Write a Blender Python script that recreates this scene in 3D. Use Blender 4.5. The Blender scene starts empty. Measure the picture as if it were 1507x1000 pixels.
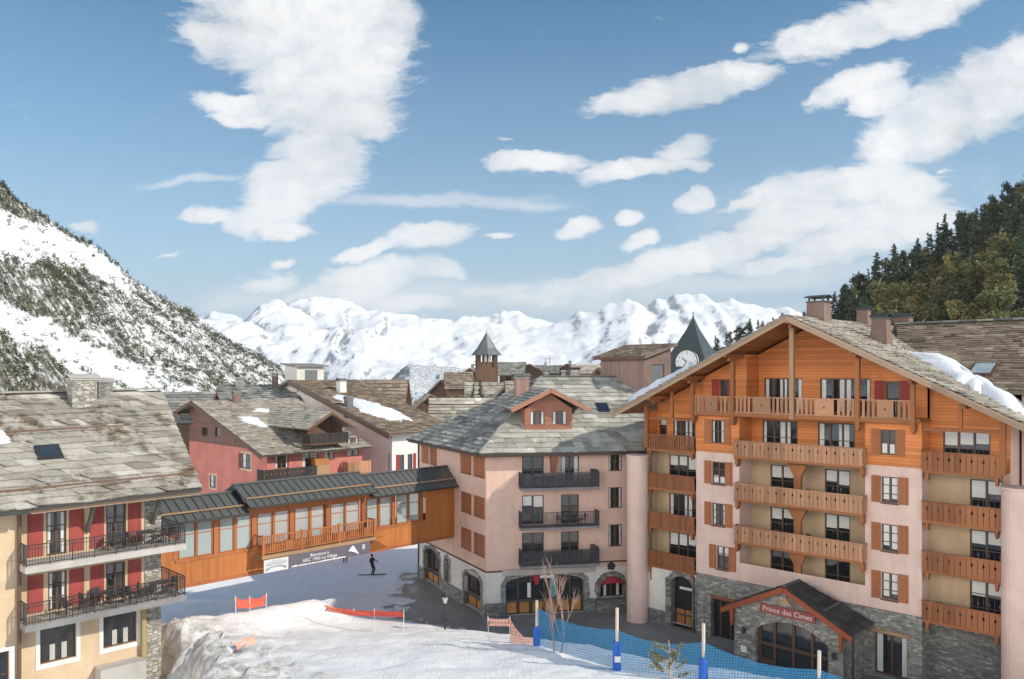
import bpy, math, random
from mathutils import Vector, Matrix, noise
R = math.radians
random.seed(7)
SC = bpy.context.scene
COL = SC.collection
# ---------------------------------------------------------------- survey: the photo's pinhole, used to lay real things out
F = 1202.0; CX = 753.5; HY = 548.0; CZ = 18.0
class Fr:
    """plan frame: origin, ex along a facade (left to right as seen), ey inward"""
    def __init__(s, o, deg):
        s.o = o; s.deg = deg; a = R(deg)
        s.ex = (math.cos(a), math.sin(a)); s.ey = (-math.sin(a), math.cos(a))
    def px(s, px, py, d=0.0):
        tx = (px - CX) / F; ty = (HY - py) / F
        Y = (d + s.o[0]*s.ey[0] + s.o[1]*s.ey[1]) / (tx*s.ey[0] + s.ey[1]); X = tx*Y
        return (X-s.o[0])*s.ex[0] + (Y-s.o[1])*s.ex[1], CZ + ty*Y
    def w(s, x, y):
        return (s.o[0] + x*s.ex[0] + y*s.ey[0], s.o[1] + x*s.ex[1] + y*s.ey[1])
def at(px, py, Y):
    return Vector(((px-CX)/F*Y, Y, CZ + (HY-py)/F*Y))

# ---------------------------------------------------------------- objects
def tag(o, label=None, cat=None, group=None, kind=None):
    if label: o['label'] = label
    if cat: o['category'] = cat
    if group: o['group'] = group
    if kind: o['kind'] = kind
    return o
def thing(name, label, cat, loc=(0, 0, 0), deg=0, group=None, scale=1):
    o = bpy.data.objects.new(name, None); COL.objects.link(o)
    o.empty_display_size = .3
    o.location = loc; o.rotation_euler = (0, 0, R(deg)); o.scale = (scale,)*3
    return tag(o, label, cat, group)
def copy_tree(o, parent=None, loc=None, rz=None, scale=None, label=None):
    c = o.copy(); COL.objects.link(c); c.parent = parent
    if loc is not None: c.location = loc
    if rz is not None: c.rotation_euler = (0, 0, rz)
    if scale is not None: c.scale = scale if hasattr(scale, '__len__') else (scale,)*3
    if label: c['label'] = label
    for ch in list(o.children): copy_tree(ch, c)
    return c

class MB:
    def __init__(s, T=None):
        s.v = []; s.f = []; s.m = []; s.r = []; s.T = T
    def add(s, vs, fs, mat=0, rnd=0.5):
        n = len(s.v)
        if s.T is not None: vs = [s.T @ Vector(v) for v in vs]
        s.v += [tuple(v) for v in vs]
        for f in fs:
            s.f.append(tuple(i+n for i in f)); s.m.append(mat); s.r.append(rnd)
        return s
    def quad(s, a, b, c, d, mat=0, rnd=.5): return s.add([a, b, c, d], [(0, 1, 2, 3)], mat, rnd)
    def poly(s, pts, mat=0, rnd=.5): return s.add(pts, [tuple(range(len(pts)))], mat, rnd)
    def box(s, x0, x1, y0, y1, z0, z1, mat=0, rnd=None):
        if rnd is None: rnd = random.random()
        v = [(x, y, z) for z in (z0, z1) for y in (y0, y1) for x in (x0, x1)]
        return s.add(v, [(0, 2, 3, 1), (4, 5, 7, 6), (0, 1, 5, 4), (2, 6, 7, 3), (0, 4, 6, 2), (1, 3, 7, 5)], mat, rnd)
    def prism(s, pts, y0, y1, mat=0, rnd=None):        # polygon in x,z extruded along y
        if rnd is None: rnd = random.random()
        n = len(pts)
        v = [(x, y0, z) for x, z in pts] + [(x, y1, z) for x, z in pts]
        f = [tuple(range(n)), tuple(reversed(range(n, 2*n)))]
        f += [(i, i+n, (i+1) % n + n, (i+1) % n) for i in range(n)]
        return s.add(v, f, mat, rnd)
    def slab(s, pts, z0, z1, mat=0, rnd=None):         # polygon in x,y extruded along z
        if rnd is None: rnd = random.random()
        n = len(pts)
        v = [(x, y, z0) for x, y in pts] + [(x, y, z1) for x, y in pts]
        f = [tuple(reversed(range(n))), tuple(range(n, 2*n))]
        f += [(i, (i+1) % n, (i+1) % n + n, i+n) for i in range(n)]
        return s.add(v, f, mat, rnd)
    def sheet(s, pts, t, mat=0, rnd=None):             # 3-D polygon with thickness t below it
        if rnd is None: rnd = random.random()
        P = [Vector(p) for p in pts]; n = len(P)
        nn = (P[1]-P[0]).cross(P[2]-P[0]).normalized()
        if nn.z < 0: nn = -nn
        v = P + [p - nn*t for p in P]
        f = [tuple(range(n)), tuple(reversed(range(n, 2*n)))]
        f += [(i, i+n, (i+1) % n + n, (i+1) % n) for i in range(n)]
        return s.add(v, f, mat, rnd)
    def beam(s, p, q, w, h, mat=0, up=(0, 0, 1), rnd=None):
        if rnd is None: rnd = random.random()
        p = Vector(p); q = Vector(q); d = (q-p).normalized()
        u = Vector(up)
        if abs(d.dot(u)) > .98: u = Vector((0, 1, 0))
        sx = d.cross(u).normalized()*w/2; sz = sx.cross(d).normalized()*h/2
        v = [a + i*sx + j*sz for a in (p, q) for i, j in ((-1, -1), (1, -1), (1, 1), (-1, 1))]
        return s.add(v, [(0, 1, 2, 3), (7, 6, 5, 4), (0, 4, 5, 1), (1, 5, 6, 2), (2, 6, 7, 3), (3, 7, 4, 0)], mat, rnd)
    def tube(s, p, q, r0, r1=None, n=6, mat=0, cap=True, rnd=None):
        if rnd is None: rnd = random.random()
        if r1 is None: r1 = r0
        p = Vector(p); q = Vector(q); d = (q-p)
        if d.length < 1e-6: return s
        d.normalize()
        u = Vector((0, 0, 1)) if abs(d.z) < .9 else Vector((1, 0, 0))
        a = d.cross(u).normalized(); b = d.cross(a)
        v = []
        for c, r in ((p, r0), (q, r1)):
            for i in range(n):
                t = 2*math.pi*i/n
                v.append(c + a*math.cos(t)*r + b*math.sin(t)*r)
        f = [(i, i+n, (i+1) % n + n, (i+1) % n) for i in range(n)]
        if cap: f += [tuple(range(n)), tuple(reversed(range(n, 2*n)))]
        return s.add(v, f, mat, rnd)
    def lathe(s, c, prof, n=12, mat=0, rnd=None):      # prof: (radius, z) list
        if rnd is None: rnd = random.random()
        c = Vector(c); v = []; f = []
        for r, z in prof:
            for i in range(n):
                t = 2*math.pi*i/n; v.append(c + Vector((r*math.cos(t), r*math.sin(t), z)))
        for k in range(len(prof)-1):
            for i in range(n):
                j = (i+1) % n; f.append((k*n+i, k*n+j, (k+1)*n+j, (k+1)*n+i))
        f += [tuple(reversed(range(n))), tuple(range((len(prof)-1)*n, len(prof)*n))]
        return s.add(v, f, mat, rnd)
    def build(s, name, mats, parent=None, smooth=False, loc=None, deg=None):
        me = bpy.data.meshes.new(name)
        me.from_pydata(s.v, [], s.f)
        if not isinstance(mats, (list, tuple)): mats = [mats]
        for m in mats: me.materials.append(m)
        me.polygons.foreach_set('material_index', s.m)
        a = me.attributes.new('rnd', 'FLOAT', 'FACE'); a.data.foreach_set('value', s.r)
        if smooth: me.polygons.foreach_set('use_smooth', [True]*len(s.f))
        me.update()
        o = bpy.data.objects.new(name, me); COL.objects.link(o)
        if parent: o.parent = parent
        if loc is not None: o.location = loc
        if deg is not None: o.rotation_euler = (0, 0, R(deg))
        return o

# ---------------------------------------------------------------- materials
def nt(name):
    m = bpy.data.materials.new(name); m.use_nodes = True
    t = m.node_tree; b = t.nodes['Principled BSDF']
    return m, t, b
def N(t, kind, **kw):
    n = t.nodes.new(kind)
    for k, v in kw.items():
        if k.startswith('i_'):
            key = k[2:]; key = int(key) if key.isdigit() else key
            n.inputs[key].default_value = v
        else: setattr(n, k, v)
    return n
def L_(t, a, b): t.links.new(a, b)
def math_(t, op, a, b=None, clamp=False):
    n = N(t, 'ShaderNodeMath', operation=op); n.use_clamp = clamp
    for i, x in enumerate((a, b)):
        if x is None: continue
        if hasattr(x, 'is_output'): L_(t, x, n.inputs[i])
        else: n.inputs[i].default_value = x
    return n.outputs[0]
def ramp(t, fac, stops, interp='LINEAR'):
    n = N(t, 'ShaderNodeValToRGB'); cr = n.color_ramp; cr.interpolation = interp
    while len(cr.elements) < len(stops): cr.elements.new(.5)
    for e, (p, c) in zip(cr.elements, stops):
        e.position = p; e.color = tuple(c) + (1,) if len(c) == 3 else c
    L_(t, fac, n.inputs[0]); return n.outputs[0]
def mix(t, fac, a, b, blend='MIX'):
    n = N(t, 'ShaderNodeMix', data_type='RGBA', blend_type=blend)
    for sock, x in ((n.inputs[0], fac), (n.inputs[6], a), (n.inputs[7], b)):
        if hasattr(x, 'is_output'): L_(t, x, sock)
        elif isinstance(x, (tuple, list)): sock.default_value = tuple(x) + (1,) if len(x) == 3 else x
        else: sock.default_value = x
    return n.outputs[2]
def coords(t, scale=(1, 1, 1)):
    c = N(t, 'ShaderNodeTexCoord'); m = N(t, 'ShaderNodeMapping'); m.inputs['Scale'].default_value = scale
    L_(t, c.outputs['Object'], m.inputs[0]); return m.outputs[0]
def noise_(t, co, scale, detail=4, rough=.6, dist=0):
    n = N(t, 'ShaderNodeTexNoise', i_Scale=scale, i_Detail=detail, i_Roughness=rough, i_Distortion=dist)
    if co is not None: L_(t, co, n.inputs['Vector'])
    return n.outputs['Fac']
def bump_(t, b, h, strength=.3, dist=.05):
    n = N(t, 'ShaderNodeBump', i_Strength=strength, i_Distance=dist); L_(t, h, n.inputs['Height']); L_(t, n.outputs[0], b.inputs['Normal'])
def sc(c, k): return tuple(x*k for x in c)

def M_plain(name, c, rough=.6, var=.15, scale=3, bump=0, metal=0, spec=.5):
    m, t, b = nt(name); co = coords(t)
    n = noise_(t, co, scale, 6)
    L_(t, mix(t, n, sc(c, 1-var), sc(c, 1+var)), b.inputs['Base Color'])
    b.inputs['Roughness'].default_value = rough; b.inputs['Metallic'].default_value = metal
    b.inputs['Specular IOR Level'].default_value = spec
    if bump: bump_(t, b, n, bump, .05)
    return m
def M_plaster(name, c, c2=None):
    m, t, b = nt(name); co = coords(t)
    big = noise_(t, co, .55, 8, .68); fine = noise_(t, co, 14, 5, .7)
    st = noise_(t, coords(t, (1.6, 1.6, .22)), 1.0, 5, .6)      # rain streaks run down the render
    c2 = sc(c2 or sc(c, .85), .93)
    a = mix(t, ramp(t, big, [(.36, (0, 0, 0)), (.62, (1, 1, 1))]), c2, c)
    a = mix(t, math_(t, 'MULTIPLY', ramp(t, st, [(.48, (0, 0, 0)), (.75, (1, 1, 1))]), .42), a, sc(c, .62))
    a = mix(t, .12, a, mix(t, fine, (0, 0, 0), (1, 1, 1)), 'OVERLAY')
    L_(t, a, b.inputs['Base Color']); b.inputs['Roughness'].default_value = .9
    b.inputs['Specular IOR Level'].default_value = .2
    bump_(t, b, fine, .25, .02); return m
def M_wood(name, c, axis='Z', board=.17, dark=.35, var=.28, rough=.62):
    """boards stacked along axis; each board has its own tone, dark joints, grain along the board"""
    m, t, b = nt(name); tc = N(t, 'ShaderNodeTexCoord'); sx = N(t, 'ShaderNodeSeparateXYZ')
    L_(t, tc.outputs['Object'], sx.inputs[0])
    if axis == 'XY': u = math_(t, 'ADD', sx.outputs['X'], sx.outputs['Y'])
    else: u = sx.outputs[axis]
    u = math_(t, 'DIVIDE', u, board)
    fl = math_(t, 'FLOOR', u); fr = math_(t, 'FRACT', u)
    wn = N(t, 'ShaderNodeTexWhiteNoise', noise_dimensions='1D'); L_(t, fl, wn.inputs['W'])
    gs = (1.2, 1.2, 22) if axis == 'Z' else (16, 16, 1.1)
    g = noise_(t, coords(t, gs), 1.6, 5, .65, .4)
    at_ = N(t, 'ShaderNodeAttribute', attribute_name='rnd')
    tone = math_(t, 'ADD', math_(t, 'MULTIPLY', wn.outputs[0], .45), math_(t, 'MULTIPLY', g, .55))
    tone = math_(t, 'ADD', tone, math_(t, 'MULTIPLY', math_(t, 'SUBTRACT', at_.outputs['Fac'], .5), .3))
    col = ramp(t, tone, [(.1, sc(c, 1-var*1.4)), (.5, c), (.95, sc(c, 1+var))])
    big = noise_(t, coords(t), .6, 4)
    col = mix(t, math_(t, 'MULTIPLY', ramp(t, big, [(.45, (0, 0, 0)), (.75, (1, 1, 1))]), .35), col, (c[0]*.62, c[1]*.6, c[2]*.62))
    j = math_(t, 'LESS_THAN', fr, .07)
    col = mix(t, math_(t, 'MULTIPLY', j, 1-dark), col, sc(c, .12))
    L_(t, col, b.inputs['Base Color']); b.inputs['Roughness'].default_value = rough
    h = math_(t, 'SUBTRACT', math_(t, 'MULTIPLY', g, .3), j)
    bump_(t, b, h, .4, .02); b.inputs['Specular IOR Level'].default_value = .3
    return m
def M_tile(name, stops, stain=(.16, .11, .07), stain_amt=.6, rough=.85):
    m, t, b = nt(name); co = coords(t)
    a = N(t, 'ShaderNodeAttribute', attribute_name='rnd')
    c = ramp(t, a.outputs['Fac'], stops)
    n1 = noise_(t, co, 5, 8, .7); n2 = noise_(t, co, .28, 5, .6, .5); n3 = noise_(t, co, 1.1, 7, .7)
    c = mix(t, .55, c, mix(t, n1, (.1, .1, .1), (.9, .9, .9)), 'OVERLAY')
    f = math_(t, 'MULTIPLY', ramp(t, n2, [(.46, (0, 0, 0)), (.62, (1, 1, 1))]), ramp(t, n3, [(.44, (0, 0, 0)), (.58, (1, 1, 1))]))
    c = mix(t, math_(t, 'MULTIPLY', f, stain_amt), c, stain)
    L_(t, c, b.inputs['Base Color']); b.inputs['Roughness'].default_value = rough
    b.inputs['Specular IOR Level'].default_value = .25
    bump_(t, b, n1, .5, .03); return m
def M_stone(name, stops, scale=2.2, mortar=(.2, .19, .17), squash=2.0):
    m, t, b = nt(name); co = coords(t, (1, 1, squash))
    d = N(t, 'ShaderNodeTexNoise', i_Scale=1.5, i_Detail=2); L_(t, co, d.inputs['Vector'])
    v = N(t, 'ShaderNodeVectorMath', operation='MULTIPLY_ADD'); L_(t, d.outputs['Color'], v.inputs[0]); v.inputs[1].default_value = (.35,)*3; L_(t, co, v.inputs[2])
    v1 = N(t, 'ShaderNodeTexVoronoi', i_Scale=scale, i_Randomness=.85); L_(t, v.outputs[0], v1.inputs['Vector'])
    v2 = N(t, 'ShaderNodeTexVoronoi', feature='DISTANCE_TO_EDGE', i_Scale=scale, i_Randomness=.85); L_(t, v.outputs[0], v2.inputs['Vector'])
    s = N(t, 'ShaderNodeSeparateColor'); L_(t, v1.outputs['Color'], s.inputs[0])
    c = ramp(t, s.outputs[0], stops)
    n = noise_(t, co, 9, 6, .7)
    c = mix(t, .5, c, mix(t, n, (.15, .15, .15), (.85, .85, .85)), 'OVERLAY')
    e = ramp(t, v2.outputs['Distance'], [(.02, (1, 1, 1)), (.07, (0, 0, 0))])
    c = mix(t, e, c, mortar)
    L_(t, c, b.inputs['Base Color']); b.inputs['Roughness'].default_value = .88
    h = math_(t, 'ADD', math_(t, 'MULTIPLY', n, .4), ramp(t, v2.outputs['Distance'], [(0, (0, 0, 0)), (.12, (1, 1, 1))]))
    bump_(t, b, h, .7, .05); return m
def M_snow(name, dirt=0.0, dirtcol=(.22, .17, .12), scale=1.0, tint=(.84, .86, .89)):
    m, t, b = nt(name); co = coords(t)
    n1 = noise_(t, co, .8*scale, 8, .6); n2 = noise_(t, co, 6*scale, 6, .6)
    c = mix(t, n1, sc(tint, .96), tint)
    if dirt:
        n3 = noise_(t, co, 1.3*scale, 9, .75)
        c = mix(t, math_(t, 'MULTIPLY', ramp(t, n3, [(.45, (0, 0, 0)), (.66, (1, 1, 1))]), dirt), c, dirtcol)
    L_(t, c, b.inputs['Base Color']); b.inputs['Roughness'].default_value = .65
    b.inputs['Specular IOR Level'].default_value = .25
    bump_(t, b, math_(t, 'ADD', math_(t, 'MULTIPLY', n1, 1.4), math_(t, 'MULTIPLY', n2, .5)), .55, .12)
    return m
def M_glass(name, c=(.015, .02, .024), rough=.04, ior=1.9):
    m, t, b = nt(name); co = coords(t)
    n = noise_(t, co, 1.7, 3)
    L_(t, mix(t, n, sc(c, .6), sc(c, 1.6)), b.inputs['Base Color'])
    b.inputs['Roughness'].default_value = rough; b.inputs['IOR'].default_value = ior
    n2 = noise_(t, co, .9, 2); bump_(t, b, n2, .06, .05)
    return m

W_ORANGE = (.64, .225, .07)
MT = dict(
 gablewood = M_wood('GableTimber', W_ORANGE, 'Z', .19),
 wallwood = M_wood('DarkTimberWall', (.30, .10, .035), 'Z', .19),
 rail = M_wood('BalconyTimber', (.43, .225, .125), 'X', 5, .9, .34),
 railred = M_wood('BalconyTimberRed', (.30, .115, .05), 'X', 5, .9, .3),
 beam = M_wood('BeamTimber', (.34, .13, .05), 'X', 7, .9, .2),
 post = M_wood('PalePost', (.40, .25, .14), 'X', 7, .9, .2),
 barge = M_wood('WeatheredBargeboard', (.40, .28, .19), 'X', 9, .9, .25),
 soffit = M_wood('SoffitTimber', (.34, .14, .05), 'X', .2),
 shutter = M_wood('ShutterTimber', (.36, .13, .055), 'X', .14, .6, .15),
 shutterred = M_wood('ShutterRed', (.30, .045, .035), 'X', .14, .7, .12),
 bridgewood = M_wood('BridgeTimber', (.46, .165, .05), 'XY', .16, .55, .2),
 bridgewood2 = M_wood('BridgeFrameTimber', (.38, .135, .05), 'XY', 3, .8, .2),
 oldwood = M_wood('OldBrownTimber', (.15, .085, .055), 'XY', .2, .5, .25),
 darkwood = M_wood('DarkRailTimber', (.045, .04, .035), 'X', .3, .8, .3),
 frame = M_plain('WindowFrameTimber', (.10, .052, .032), .5),
 framered = M_plain('WindowFrameRed', (.22, .08, .04), .5),
 pink = M_plaster('PinkRender', (.71, .485, .40), (.65, .44, .355)),
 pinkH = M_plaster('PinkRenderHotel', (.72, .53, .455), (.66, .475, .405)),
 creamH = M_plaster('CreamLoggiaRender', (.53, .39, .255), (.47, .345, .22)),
 cream = M_plaster('YellowCreamRender', (.62, .475, .325), (.57, .43, .285)),
 white = M_plaster('WhiteRender', (.72, .68, .63), (.63, .59, .54)),
 rose = M_plaster('RoseRender', (.56, .215, .175), (.49, .18, .145)),
 whitewall = M_plaster('PaleRender', (.74, .73, .705), (.68, .665, .64)),
 concrete = M_plaster('PaleConcrete', (.50, .47, .44), (.42, .40, .37)),
 concdark = M_plaster('GreyConcrete', (.26, .25, .25), (.2, .2, .2)),
 chim = M_plaster('ChimneyRender', (.25, .175, .145), (.19, .13, .105)),
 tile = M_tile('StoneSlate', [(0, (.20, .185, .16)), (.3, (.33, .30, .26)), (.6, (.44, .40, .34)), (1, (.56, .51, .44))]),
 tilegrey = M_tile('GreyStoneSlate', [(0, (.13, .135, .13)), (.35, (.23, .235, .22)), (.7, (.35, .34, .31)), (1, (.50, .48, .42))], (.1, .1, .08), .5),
 tilebrown = M_tile('BrownStoneSlate', [(0, (.13, .10, .08)), (.4, (.23, .18, .14)), (.75, (.33, .26, .2)), (1, (.43, .36, .29))], (.12, .1, .08), .5),
 stone = M_stone('RubbleStone', [(0, (.15, .148, .135)), (.4, (.235, .23, .21)), (.75, (.31, .30, .27)), (1, (.44, .42, .37))], 2.9, (.25, .24, .215), 2.5),
 stonedark = M_stone('DarkRubbleStone', [(0, (.11, .115, .11)), (.45, (.17, .172, .165)), (.8, (.24, .24, .22)), (1, (.34, .33, .3))], 3.0, (.17, .17, .155), 2.5),
 stonelight = M_stone('PaleRubbleStone', [(0, (.24, .22, .19)), (.5, (.38, .35, .30)), (1, (.52, .48, .42))], 3),
 snow = M_snow('RoofSnow', tint=(.80, .83, .87)),
 glass = M_glass('WindowGlass'),
 curtain = M_plain('CurtainCloth', (.62, .62, .60), .25, .12, 5),
 metal = M_plain('StandingSeamMetal', (.135, .137, .128), .5, .3, 1.2, 0, .25),
 steel = M_plain('DarkSteel', (.035, .035, .04), .5),
 lead = M_plain('GreyLead', (.16, .165, .17), .5, .2, 2, 0, .3),
 gutter = M_plain('GutterMetal', (.07, .065, .06), .45, .2, 2, 0, .5),
 brownpipe = M_plain('BrownPipe', (.13, .075, .05), .5),
 black = M_plain('DarkOpening', (.012, .011, .011), .5),
 whitepaint = M_plain('WhitePaint', (.75, .75, .74), .6),
 redpaint = M_plain('RedPaint', (.42, .02, .04), .6),
 orangewood = M_wood('PanelTimber', (.40, .17, .06), 'X', .5, .8, .2),
)
def stretch(P, d):  # tiny push of a polygon's points along d
    return [tuple(Vector(p)+Vector(d)) for p in P]

# ---------------------------------------------------------------- building kit (all in the building's own frame)
def wallface(mb, x0, x1, z0, z1, y, holes=(), depth=.22, mat=0):
    """front wall sheet in plane y with real openings and their jambs; holes: (xa,xb,za,zb)"""
    xs = sorted({x0, x1, *[h[0] for h in holes], *[h[1] for h in holes]})
    zs = sorted({z0, z1, *[h[2] for h in holes], *[h[3] for h in holes]})
    xs = [x for x in xs if x0 <= x <= x1]; zs = [z for z in zs if z0 <= z <= z1]
    for i in range(len(xs)-1):
        for k in range(len(zs)-1):
            cx = (xs[i]+xs[i+1])/2; cz = (zs[k]+zs[k+1])/2
            if any(h[0] < cx < h[1] and h[2] < cz < h[3] for h in holes): continue
            mb.quad((xs[i], y, zs[k]), (xs[i+1], y, zs[k]), (xs[i+1], y, zs[k+1]), (xs[i], y, zs[k+1]), mat)
    for xa, xb, za, zb in holes:
        yb = y+depth
        mb.quad((xa, y, za), (xa, yb, za), (xa, yb, zb), (xa, y, zb), mat)
        mb.quad((xb, y, za), (xb, y, zb), (xb, yb, zb), (xb, yb, za), mat)
        mb.quad((xa, y, za), (xb, y, za), (xb, yb, za), (xa, yb, za), mat)
        mb.quad((xa, y, zb), (xa, yb, zb), (xb, yb, zb), (xb, y, zb), mat)
def window(par, x0, x1, z0, z1, y, cols=2, rows=2, fm=None, cur=None, fw=.075, T=None, name='window', panel=0, panelmat=None):
    """frame (part) with its pane and curtain (sub-parts); y is the frame's outer face"""
    fm = fm or MT['frame']
    b = MB(T)
    b.box(x0, x0+fw, y, y+.09, z0, z1); b.box(x1-fw, x1, y, y+.09, z0, z1)
    b.box(x0+fw, x1-fw, y, y+.09, z1-fw, z1); b.box(x0+fw, x1-fw, y, y+.09, z0, z0+fw)
    for i in range(1, cols):
        x = x0+(x1-x0)*i/cols; w = fw*.75 if i % 2 or cols == 2 else fw*.5
        b.box(x-w, x+w, y+.008, y+.085, z0+fw, z1-fw)
    for k in range(1, rows):
        z = z0+(z1-z0)*k/rows; b.box(x0+fw, x1-fw, y+.022, y+.075, z-.025, z+.025)
    o = b.build(name, fm, par)
    g = MB(T); g.box(x0+fw*.5, x1-fw*.5, y+.055, y+.08, z0+fw*.5, z1-fw*.5); g.build('pane', MT['glass'], o)
    if panel:
        p = MB(T); p.box(x0+fw*.6, x1-fw*.6, y+.03, y+.054, z0+fw*.6, z0+panel); p.build('lower_panel', panelmat or MT['orangewood'], o)
    if cur:
        H = z1-z0
        for i in range(cols):
            c = MB(T)
            xa = x0+(x1-x0)*i/cols+fw; xb = x0+(x1-x0)*(i+1)/cols-fw
            if cur == 'top': c.box(xa, xb, y+.044, y+.052, z1-fw-H*random.uniform(.28, .42), z1-fw*1.1)
            elif cur == 'full': c.box(xa, xb, y+.044, y+.052, z0+fw+H*random.uniform(0, .3), z1-fw*1.1)
            elif cur == 'side':
                w = (xb-xa)*random.uniform(.25, .5)
                if i % 2 == 0: c.box(xa, xa+w, y+.044, y+.052, z0+fw, z1-fw*1.1)
                else: c.box(xb-w, xb, y+.044, y+.052, z0+fw, z1-fw*1.1)
            elif cur == 'low': c.box(xa, xb, y+.044, y+.052, z0+fw, z0+H*random.uniform(.35, .45))
            if c.f: c.build('curtain', MT['curtain'], o)
    return o
def shutter(par, x0, x1, z0, z1, y, m, T=None, brace=True):
    b = MB(T); b.box(x0, x1, y-.05, y-.008, z0, z1)
    if brace:
        b.box(x0+.03, x1-.03, y-.075, y-.05, z0+.18*(z1-z0), z0+.18*(z1-z0)+.11)
        b.box(x0+.03, x1-.03, y-.075, y-.05, z0+.74*(z1-z0), z0+.74*(z1-z0)+.11)
    return b.build('shutter', m, par)
def plank_rail(par, x0, x1, z0, z1, y, m, mode='notch', T=None, pitch=.27, ends=None, name='railing'):
    """alpine balcony front: shaped boards between rails; ends = depth of the return sides"""
    b = MB(T); n = max(1, round((x1-x0)/pitch)); p = (x1-x0)/n; H = z1-z0
    b.box(x0-.03, x1+.03, y-.06, y+.06, z1-.07, z1); b.box(x0, x1, y-.035, y+.035, z0, z0+.09)
    for i in range(n):
        a = x0+p*i+p*.045; c = x0+p*(i+1)-p*.045
        za = z0-.05; zb = z1-.075; zm = z0+H*.60; q = p*.19; e = .075
        if mode == 'slot': a += p*.10; c -= p*.10
        if mode == 'notch':
            if i % 2 == 0: pts = [(a, za), (c, za), (c, zm-1.6*e), (c-q, zm), (c, zm+1.4*e), (c, zb), (a, zb)]
            else: pts = [(a, za), (c, za), (c, zb), (a, zb), (a, zm+1.4*e), (a+q, zm), (a, zm-1.6*e)]
        else: pts = [(a, za), (c, za), (c, zb), (a, zb)]
        b.prism(pts, y-.065, y-.036)
    if ends:
        for xe in (x0, x1):
            b.box(xe-.03, xe+.03, y+.06, y+ends, z1-.07, z1)
            k = max(1, int(ends/pitch))
            for j in range(k):
                b.box(xe-.02, xe+.02, y+ends*j/k+.05, y+ends*(j+1)/k, z0-.03, z1-.075)
    return b.build(name, m, par)
def bars_rail(par, P, h, m, T=None, n_per_m=8, r=.012, bottom=.08, name='railing', mid=False):
    """metal railing along a polyline of floor points"""
    b = MB(T)
    for a, c in zip(P[:-1], P[1:]):
        a = Vector(a); c = Vector(c); up = Vector((0, 0, h))
        b.beam(a+up, c+up, .05, .04); b.beam(a+Vector((0, 0, bottom)), c+Vector((0, 0, bottom)), .03, .03)
        if mid: b.beam(a+up*.82, c+up*.82, .02, .02)
        n = max(2, int((c-a).length*n_per_m))
        for i in range(n+1):
            q = a.lerp(c, i/n); k = 2.2 if i % 8 == 0 else 1
            b.beam(q+Vector((0, 0, .0 if k > 1 else bottom)), q+up, r*2*k, r*2*k)
    return b.build(name, m, par)
def clip_range(poly2, v):
    xs = []
    n = len(poly2)
    for i in range(n):
        (u0, v0), (u1, v1) = poly2[i], poly2[(i+1) % n]
        if (v0-v)*(v1-v) < 0 or (v0 == v and v1 != v): xs.append(u0+(u1-u0)*(v-v0)/(v1-v0))
    return (min(xs), max(xs)) if len(xs) >= 2 else None
def tiles(mb, poly, tw=.7, th=.42, t=.045, jit=.5, mat=0, base=None, basemat=0, slant=0.0):
    """lay stone slates on a convex roof polygon; poly[0]->poly[1] is the eave, seen from outside left to right"""
    P = [Vector(p) for p in poly]; u = (P[1]-P[0]).normalized()
    nn = Vector((0, 0, 0))
    for i in range(1, len(P)-1): nn += (P[i]-P[0]).cross(P[i+1]-P[0])
    nn.normalize()
    if nn.z < 0: nn = -nn
    v = nn.cross(u).normalized()
    if v.z < 0: v = -v
    q = [((p-P[0]).dot(u), (p-P[0]).dot(v)) for p in P]
    vmax = max(b for a, b in q)
    if base is not None: mb.sheet([p - nn*.01 for p in P], base, basemat, .3)
    rows = max(1, round(vmax/th)); th = vmax/rows
    for r in range(rows):
        rg = clip_range(q, (r+.5)*th)
        r1 = clip_range(q, (r+.04)*th); r2 = clip_range(q, (r+.96)*th)
        if not rg: continue
        x = rg[0]-random.random()*tw*.6; xa0, xb0 = rg
        tone = random.uniform(-.1, .1)
        while x < xb0:
            w = tw*random.uniform(1-jit*.6, 1+jit*.6)
            a = max(x, xa0); c = min(x+w-.015, xb0); x += w
            if c-a < .08: continue
            al = ah = a; cl = ch = c
            if a == xa0 and r1 and r2: al, ah = r1[0], r2[0]
            if c == xb0 and r1 and r2: cl, ch = r1[1], r2[1]
            v0 = r*th-.04-random.random()*.07*jit*2; v1 = (r+1)*th+.03
            l = t*random.uniform(.8, 1.5); dz = random.uniform(-.012, .02)
            sk = random.uniform(-.07, .07)*jit
            if slant:
                sl = slant*random.uniform(.7, 1.2)
                if a != xa0: ah = max(xa0, ah-sl)
                if c != xb0: ch = max(ah+.05, ch-sl)
            pts = [(al, v0+sk, l+t+dz), (cl, v0-sk, l+t-dz), (ch, v1, t*.5), (ah, v1, t*.5)]
            top = [P[0]+u*a_+v*b_+nn*c_ for a_, b_, c_ in pts]
            bot = [P[0]+u*a_+v*b_+nn*max(.0, c_-t*1.1) for a_, b_, c_ in pts]
            mb.add(top+bot, [(0, 1, 2, 3), (0, 4, 5, 1), (1, 5, 6, 2), (3, 7, 4, 0)], mat,
                   min(1, max(0, random.gauss(.52+tone, .2))))
    return u, v, nn
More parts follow.
